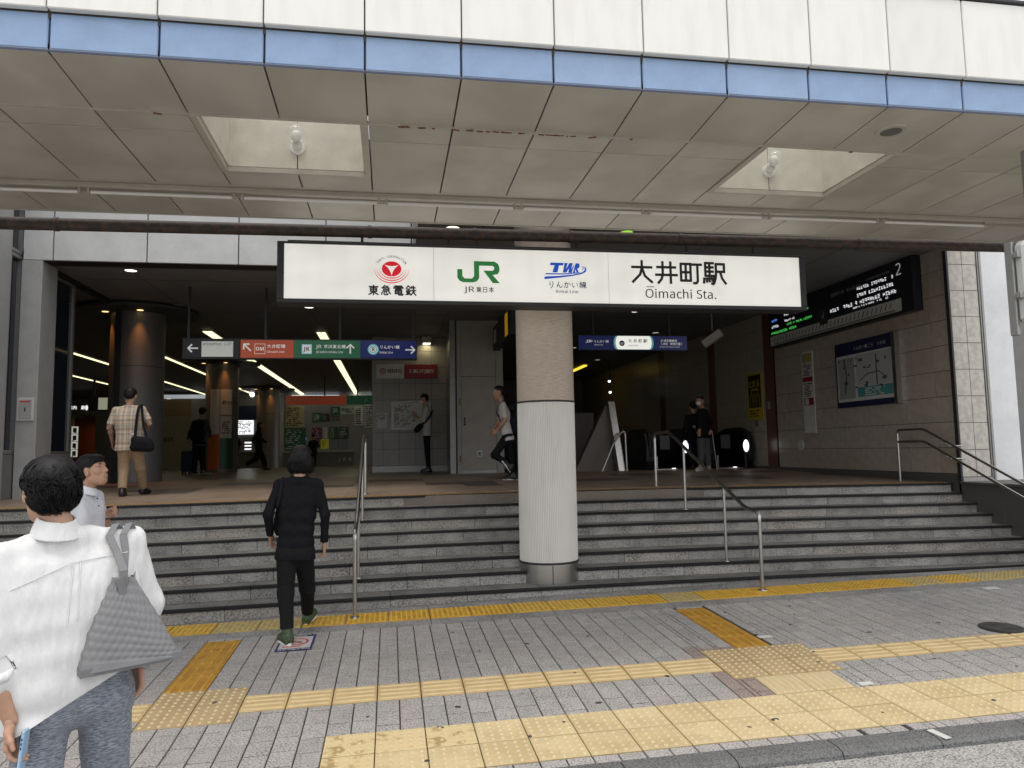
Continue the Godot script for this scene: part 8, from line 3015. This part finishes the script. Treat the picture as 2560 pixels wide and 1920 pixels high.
func black_person() -> void:
	var f := Vector3(-0.05, -0.05, -1)
	var j := {"head": Vector3(-0.785, -0.045, -6.78), "neck": Vector3(-0.79, -0.20, -6.74), "sl": Vector3(-0.962, -0.268, -6.75), "sr": Vector3(-0.632, -0.272, -6.75), "el": Vector3(-1.045, -0.52, -6.68), "er": Vector3(-0.568, -0.54, -6.74), "wl": Vector3(-1.045, -0.72, -6.82), "wr": Vector3(-0.578, -0.80, -6.82), "hl": Vector3(-0.892, -0.86, -6.75), "hr": Vector3(-0.752, -0.86, -6.75), "kl": Vector3(-0.898, -1.21, -6.74), "kr": Vector3(-0.742, -1.22, -6.98), "f": f}
	j.al = Vector3(-0.872, gy(-0.87, -6.67) + 0.098, -6.67)
	j.ar = Vector3(-0.775, gy(-0.78, -7.33) + 0.10, -7.33)
	j.fl = Vector3(-0.45, 0, -0.9)
	j.fr = Vector3(0.28, 0, -1)
	var hb := Basis.IDENTITY
	var o := {"cell": 0.012, "fine": true, "top": mats.black_cloth, "bottom": mats.black_denim, "sleeve": 0.97, "loose": 0.002, "arm": 0.044, "hem": 1.0, "fold": 0.008, "fold_freq": 7.0, "seed": 21, "leg": 0.006, "shoe": mats.shoe_green, "sole": mats.shoe_sole, "curl": 0.6, "bulk": 0.93, "cuff": 0.1, "pitch_r": -0.25, "whorl": Vector3(-0.785, 0.06, -6.78), "strands": 700, "strand_len": 0.09, "strand_drop": 0.8,
		"hair_more": [[1, Vector3(-0.785, -0.075, -6.745), Vector3(0.092, 0.10, 0.075), hb], [1, Vector3(-0.865, -0.105, -6.765), Vector3(0.032, 0.075, 0.045), hb], [1, Vector3(-0.705, -0.105, -6.765), Vector3(0.032, 0.075, 0.045), hb], [1, Vector3(-0.79, -0.13, -6.725), Vector3(0.075, 0.05, 0.045), hb]]}
	var t := person("person in black with a black cap stepping up to the stairs in green shoes", j, o)
	obj("cap", sdf([[1, Vector3(-0.785, 0.005, -6.785), Vector3(0.092, 0.075, 0.105), hb], [0, Vector3(-0.83, -0.015, -6.88), Vector3(-0.74, -0.015, -6.88), 0.02, 0.02]], 0.008, 0.03), mats.black_cloth, t)
	var sb := thing("shoulder_bag", "small black shoulder bag at the left hip of the person in black", "bag", Vector3(-1.0, -0.66, -6.82))
	obj("pouch", sdf([[1, Vector3(-0.985, -0.62, -6.86), Vector3(0.04, 0.11, 0.075), Basis.IDENTITY]], 0.011, 0.02), mats.dark_cloth, sb)
	var mb := MB.new()
	band(mb, [Vector3(-0.985, -0.56, -6.80), Vector3(-0.965, -0.45, -6.655), Vector3(-0.945, -0.36, -6.665), Vector3(-0.935, -0.23, -6.70), Vector3(-0.93, -0.205, -6.75)], 0.022, Vector3(1, 0.1, 0), 0.004)
	obj("strap", mb, mats.dark_cloth, sb)

func plaid_person() -> void:
	var f := Vector3(0.12, -0.35, -1)
	var z := -11.4
	var j := {"head": Vector3(-3.735, 0.885, z - 0.03), "neck": Vector3(-3.742, 0.745, z), "sl": Vector3(-3.925, 0.672, z), "sr": Vector3(-3.562, 0.682, z), "el": Vector3(-3.99, 0.44, z + 0.02), "er": Vector3(-3.47, 0.50, z), "wl": Vector3(-4.0, 0.22, z - 0.12), "wr": Vector3(-3.58, 0.40, z - 0.28), "hl": Vector3(-3.80, 0.15, z), "hr": Vector3(-3.635, 0.15, z), "kl": Vector3(-3.80, -0.16, z - 0.03), "kr": Vector3(-3.61, -0.16, z - 0.12), "f": f}
	j.al = Vector3(-3.77, fy(-11.3) + 0.09, -11.3)
	j.ar = Vector3(-3.62, fy(-11.72) + 0.09, -11.72)
	j.fl = Vector3(-0.15, 0, -1)
	j.fr = Vector3(0.3, 0, -1)
	var t := person("person in a checked short sleeved shirt and beige trousers on the landing", j, {"cell": 0.014, "top": mats.plaid, "bottom": mats.chino, "sleeve": 0.44, "loose": 0.008, "fold": 0.007, "seed": 33, "leg": 0.012, "bulk": 1.02, "size": 0.97, "hem": 1.0, "fine": true})
	var bg := thing("messenger_bag", "black messenger bag at the hip of the person in the checked shirt", "bag", Vector3(-3.50, 0.07, -11.22))
	var mb := MB.new()
	obj("pouch", sdf([[0, Vector3(-3.60, 0.24, -11.24), Vector3(-3.44, 0.22, -11.24), 0.055, 0.055], [0, Vector3(-3.61, 0.13, -11.24), Vector3(-3.40, 0.12, -11.24), 0.06, 0.06], [0, Vector3(-3.58, 0.19, -11.24), Vector3(-3.42, 0.18, -11.24), 0.065, 0.065]], 0.011, 0.03), mats.dark_cloth, bg)
	band(mb, [Vector3(-3.60, 0.28, -11.23), Vector3(-3.598, 0.45, -11.262), Vector3(-3.592, 0.6, -11.275), Vector3(-3.585, 0.72, -11.32), Vector3(-3.58, 0.755, -11.40), Vector3(-3.56, 0.6, -11.53)], 0.04, Vector3(1, 0, 0), 0.004)
	band(mb, [Vector3(-3.43, 0.24, -11.23), Vector3(-3.50, 0.42, -11.27), Vector3(-3.53, 0.6, -11.30), Vector3(-3.56, 0.73, -11.36)], 0.035, Vector3(1, 0.3, 0), 0.004)
	obj("strap", mb, mats.dark_cloth, bg)
	mb = MB.new()
	mb.ball(Vector3(-3.615, 0.315, -11.18), Vector3(0.02, 0.014, 0.006))
	obj("buckle", mb, mats.paper, bg)

func hall_people() -> void:
	# reader at the wall map
	var z := -17.3
	var j := {"head": Vector3(0.798, 1.235, z), "neck": Vector3(0.86, 1.06, z), "sl": Vector3(0.845, 0.985, z + 0.17), "sr": Vector3(0.865, 0.985, z - 0.17), "el": Vector3(0.775, 0.72, z + 0.2), "er": Vector3(0.78, 0.72, z - 0.22), "wl": Vector3(0.64, 0.78, z + 0.1), "wr": Vector3(0.62, 0.85, z - 0.12), "hl": Vector3(0.855, 0.42, z + 0.08), "hr": Vector3(0.855, 0.42, z - 0.08), "kl": Vector3(0.86, -0.01, z + 0.08), "kr": Vector3(0.875, -0.01, z - 0.08), "al": Vector3(0.88, fy(z) + 0.09, z + 0.07), "ar": Vector3(0.9, fy(z) + 0.09, z - 0.08), "f": Vector3(-1, -0.3, -0.1)}
	var t := person("masked person in a white shirt reading beside the framed area map", j, {"cell": 0.02, "top": mats.white_cloth, "bottom": mats.dark_cloth, "sleeve": 0.8, "mask": true, "seed": 41, "loose": 0.012, "hem": 1.0})
	var cb := thing("crossbody_bag", "small black crossbody bag of the person reading the map", "bag", Vector3(0.66, 0.5, z + 0.15))
	obj("pouch", sdf([[0, Vector3(0.70, 0.58, z + 0.14), Vector3(0.62, 0.5, z + 0.12), 0.075, 0.07]], 0.018, 0.02), mats.dark_cloth, cb)
	var mb := MB.new()
	band(mb, [Vector3(0.7, 0.6, z + 0.2), Vector3(0.82, 0.68, z + 0.215), Vector3(0.93, 0.82, z + 0.2), Vector3(0.99, 0.95, z + 0.1), Vector3(0.95, 1.06, z)], 0.05, Vector3(-0.5, 0.8, 0.2), 0.006)
	obj("strap", mb, mats.dark_cloth, cb)
	# walker with a backpack beside the round column
	z = -12.95
	j = {"head": Vector3(1.925, 1.035, z), "neck": Vector3(1.985, 0.87, z), "sl": Vector3(1.985, 0.80, z + 0.17), "sr": Vector3(1.975, 0.80, z - 0.17), "el": Vector3(2.015, 0.53, z + 0.2), "er": Vector3(1.96, 0.54, z - 0.2), "wl": Vector3(1.88, 0.36, z + 0.1), "wr": Vector3(1.84, 0.37, z - 0.06), "hl": Vector3(2.07, 0.24, z + 0.08), "hr": Vector3(2.08, 0.24, z - 0.08), "kl": Vector3(1.82, -0.09, z + 0.09), "kr": Vector3(2.14, -0.14, z - 0.08), "al": Vector3(2.12, -0.28, z + 0.1), "ar": Vector3(2.18, fy(z) + 0.09, z - 0.08), "f": Vector3(-1, -0.12, 0.1), "fl": Vector3(-0.6, 0, 0.1), "fr": Vector3(-1, 0, 0)}
	person("person in a pale t-shirt striding left past the round column", j, {"cell": 0.017, "top": mats.white_cloth, "bottom": mats.dark_cloth, "sleeve": 0.42, "seed": 43, "pitch_l": -0.9, "cuff": 0.15, "loose": 0.006, "sole": mats.shoe_sole, "shoe": mats.shoe_black})
	var bp := thing("backpack", "dark backpack on the person striding past the round column", "backpack", Vector3(2.17, 0.4, z))
	obj("pack", sdf([[0, Vector3(2.17, 0.76, z - 0.08), Vector3(2.17, 0.76, z + 0.08), 0.09, 0.09], [0, Vector3(2.2, 0.5, z - 0.09), Vector3(2.2, 0.5, z + 0.09), 0.12, 0.12], [0, Vector3(2.21, 0.36, z - 0.08), Vector3(2.21, 0.36, z + 0.08), 0.1, 0.1]], 0.02, 0.05), mats.dark_cloth, bp)
	mb = MB.new()
	band(mb, [Vector3(2.10, 0.86, z + 0.12), Vector3(2.0, 0.885, z + 0.12), Vector3(1.895, 0.80, z + 0.13), Vector3(1.87, 0.66, z + 0.13), Vector3(1.93, 0.5, z + 0.16), Vector3(2.09, 0.4, z + 0.13)], 0.05, Vector3(0, 0.1, 1), 0.008)
	obj("strap", mb, mats.dark_cloth, bp)
	# elderly person with a cane and, half hidden, a companion
	z = -14.5
	j = {"head": Vector3(6.44, 0.955, z), "neck": Vector3(6.50, 0.80, z), "sl": Vector3(6.37, 0.73, z + 0.12), "sr": Vector3(6.62, 0.73, z - 0.12), "el": Vector3(6.36, 0.5, z + 0.16), "er": Vector3(6.69, 0.5, z - 0.08), "wl": Vector3(6.32, 0.35, z + 0.2), "wr": Vector3(6.61, 0.32, z + 0.1), "hl": Vector3(6.42, 0.24, z + 0.04), "hr": Vector3(6.55, 0.24, z - 0.04), "kl": Vector3(6.41, -0.12, z + 0.06), "kr": Vector3(6.55, -0.12, z), "al": Vector3(6.36, fy(z) + 0.085, z + 0.1), "ar": Vector3(6.58, fy(z) + 0.085, z), "f": Vector3(-0.75, -0.1, 0.65), "fl": Vector3(-0.8, 0, 0.5), "fr": Vector3(-0.6, 0, 0.7)}
	person("masked person in a dark jacket leaning on a cane by the escalators", j, {"cell": 0.02, "top": mats.dark_cloth, "bottom": mats.grey_cloth, "sleeve": 0.95, "mask": true, "seed": 45, "loose": 0.02, "size": 0.95, "shoe": mats.white_cloth, "sole": mats.shoe_sole, "leg": 0.015})
	var cn := thing("walking_cane", "grey walking cane held by the masked person in the dark jacket", "cane", Vector3(6.70, fy(z), z + 0.12))
	mb = MB.new()
	mb.tube(bend([Vector3(6.56, 0.30, z + 0.12), Vector3(6.63, 0.325, z + 0.12), Vector3(6.70, fy(z) + 0.002, z + 0.14)], 0.03, 4), 0.011, 8)
	obj("shaft", mb, mats.grey_metal, cn)
	z = -15.0
	j = {"head": Vector3(6.5, 0.88, z), "neck": Vector3(6.5, 0.72, z), "sl": Vector3(6.34, 0.64, z + 0.05), "sr": Vector3(6.66, 0.64, z), "el": Vector3(6.26, 0.4, z + 0.1), "er": Vector3(6.7, 0.4, z), "wl": Vector3(6.4, 0.42, z + 0.22), "wr": Vector3(6.6, 0.42, z + 0.2), "hl": Vector3(6.44, 0.15, z), "hr": Vector3(6.58, 0.15, z), "kl": Vector3(6.44, -0.16, z), "kr": Vector3(6.58, -0.16, z), "al": Vector3(6.44, fy(z) + 0.085, z), "ar": Vector3(6.58, fy(z) + 0.085, z), "f": Vector3(0.1, -0.1, -1)}
	person("dark clothed person half hidden behind the one with the cane", j, {"cell": 0.022, "top": mats.dark_cloth, "bottom": mats.dark_cloth, "sleeve": 0.95, "seed": 47, "size": 0.92, "loose": 0.01})
	# traveller with backpack and suitcase
	z = -21.6
	j = {"head": Vector3(-5.17, 1.20, z), "neck": Vector3(-5.22, 1.02, z), "sl": Vector3(-5.40, 0.93, z), "sr": Vector3(-5.04, 0.93, z), "el": Vector3(-5.50, 0.64, z + 0.02), "er": Vector3(-4.97, 0.66, z), "wl": Vector3(-5.56, 0.40, z + 0.02), "wr": Vector3(-5.0, 0.45, z - 0.12), "hl": Vector3(-5.33, 0.33, z), "hr": Vector3(-5.17, 0.33, z), "kl": Vector3(-5.34, -0.07, z), "kr": Vector3(-5.17, -0.07, z - 0.05), "al": Vector3(-5.34, fy(z) + 0.09, z + 0.1), "ar": Vector3(-5.14, fy(z) + 0.09, z - 0.05), "f": Vector3(0.3, 0, -1), "fr": Vector3(0.8, 0, -0.3)}
	person("traveller in dark clothes with a backpack and suitcase by the notice column", j, {"cell": 0.022, "top": mats.slate_cloth, "bottom": mats.dark_cloth, "sleeve": 0.9, "seed": 49, "leg": 0.02, "sole": mats.shoe_sole, "hair_more": [[1, Vector3(-5.17, 1.26, z), Vector3(0.105, 0.085, 0.12), Basis.IDENTITY]]})
	bp = thing("backpack", "large black backpack on the traveller by the notice column", "backpack", Vector3(-5.25, 0.5, z + 0.2))
	obj("pack", sdf([[0, Vector3(-5.3, 0.86, z + 0.16), Vector3(-5.18, 0.86, z + 0.16), 0.11, 0.11], [0, Vector3(-5.33, 0.6, z + 0.2), Vector3(-5.17, 0.6, z + 0.2), 0.14, 0.14], [0, Vector3(-5.31, 0.48, z + 0.19), Vector3(-5.19, 0.48, z + 0.19), 0.12, 0.12]], 0.025, 0.05), mats.dark_cloth, bp)
	var sc := thing("suitcase", "dark blue rolling suitcase beside the traveller", "suitcase", Vector3(-5.5, fy(z), z + 0.15))
	mb = MB.new()
	mb.box(Vector3(-5.5, fy(z) + 0.36, z + 0.15), Vector3(0.26, 0.58, 0.4), 0.04)
	obj("shell", mb, mt("case_blue", Color(0.02, 0.03, 0.055), 0.4), sc)
	for q in [[-0.09, -0.14], [0.09, -0.14], [-0.09, 0.14], [0.09, 0.14]]:
		mb = MB.new()
		mb.cyl(Vector3(-5.52 + q[0], fy(z) + 0.035, z + 0.15 + q[1]), Vector3(-5.48 + q[0], fy(z) + 0.035, z + 0.15 + q[1]), 0.035, 0.035, 14)
		obj("wheel", mb, mats.black, sc)
	mb = MB.new()
	mb.tube(bend([Vector3(-5.58, fy(z) + 0.64, z + 0.15), Vector3(-5.58, 0.40, z + 0.12), Vector3(-5.44, 0.40, z + 0.12), Vector3(-5.44, fy(z) + 0.64, z + 0.15)], 0.03, 4), 0.012, 8)
	obj("handle", mb, mats.grey_metal, sc)
	# person hurrying past the farthest column
	z = -27.0
	j = {"head": Vector3(-4.50, 1.02, z), "neck": Vector3(-4.57, 0.85, z), "sl": Vector3(-4.58, 0.78, z + 0.16), "sr": Vector3(-4.58, 0.78, z - 0.16), "el": Vector3(-4.72, 0.5, z + 0.18), "er": Vector3(-4.5, 0.5, z - 0.2), "wl": Vector3(-4.6, 0.3, z + 0.16), "wr": Vector3(-4.3, 0.4, z - 0.16), "hl": Vector3(-4.56, 0.2, z + 0.08), "hr": Vector3(-4.56, 0.2, z - 0.08), "kl": Vector3(-4.40, -0.15, z + 0.08), "kr": Vector3(-4.68, -0.16, z - 0.08), "al": Vector3(-4.32, fy(z) + 0.09, z + 0.08), "ar": Vector3(-4.98, -0.33, z - 0.08), "f": Vector3(1, 0, 0)}
	person("person in long dark clothes hurrying right past the far column", j, {"cell": 0.024, "top": mats.dark_cloth, "bottom": mats.dark_cloth, "sleeve": 0.95, "seed": 51, "loose": 0.02, "hem": 1.5, "leg": 0.03, "pitch_r": -0.9, "hair_more": [[1, Vector3(-4.56, 0.95, z), Vector3(0.09, 0.14, 0.1), Basis.IDENTITY]]})
	# two buyers at the machines
	z = -34.9
	j = {"head": Vector3(-3.48, 0.80, z), "neck": Vector3(-3.48, 0.62, z), "sl": Vector3(-3.65, 0.54, z), "sr": Vector3(-3.31, 0.54, z), "el": Vector3(-3.72, 0.3, z - 0.1), "er": Vector3(-3.24, 0.3, z - 0.1), "wl": Vector3(-3.6, 0.25, z - 0.3), "wr": Vector3(-3.36, 0.25, z - 0.3), "hl": Vector3(-3.56, 0.05, z), "hr": Vector3(-3.4, 0.05, z), "kl": Vector3(-3.56, -0.25, z), "kr": Vector3(-3.4, -0.25, z), "al": Vector3(-3.56, fy(z) + 0.085, z), "ar": Vector3(-3.4, fy(z) + 0.085, z), "f": Vector3(0, -0.2, -1)}
	person("short person in black with a pale bag strap at the ticket counter", j, {"cell": 0.026, "top": mats.dark_cloth, "bottom": mats.dark_cloth, "sleeve": 0.5, "seed": 53, "size": 0.9})
	z = -33.9
	j = {"head": Vector3(-6.72, 0.90, z), "neck": Vector3(-6.72, 0.72, z), "sl": Vector3(-6.86, 0.64, z + 0.08), "sr": Vector3(-6.58, 0.64, z - 0.08), "el": Vector3(-6.9, 0.4, z), "er": Vector3(-6.55, 0.4, z - 0.1), "wl": Vector3(-6.7, 0.4, z - 0.25), "wr": Vector3(-6.5, 0.55, z - 0.2), "hl": Vector3(-6.8, 0.08, z), "hr": Vector3(-6.64, 0.08, z), "kl": Vector3(-6.8, -0.24, z), "kr": Vector3(-6.64, -0.24, z), "al": Vector3(-6.8, fy(z) + 0.085, z), "ar": Vector3(-6.64, fy(z) + 0.085, z), "f": Vector3(0.4, -0.1, -1)}
	person("person half hidden behind the notice column at the ticket machine", j, {"cell": 0.026, "top": mats.dark_cloth, "bottom": mats.grey_cloth, "sleeve": 0.9, "seed": 55, "size": 0.92})
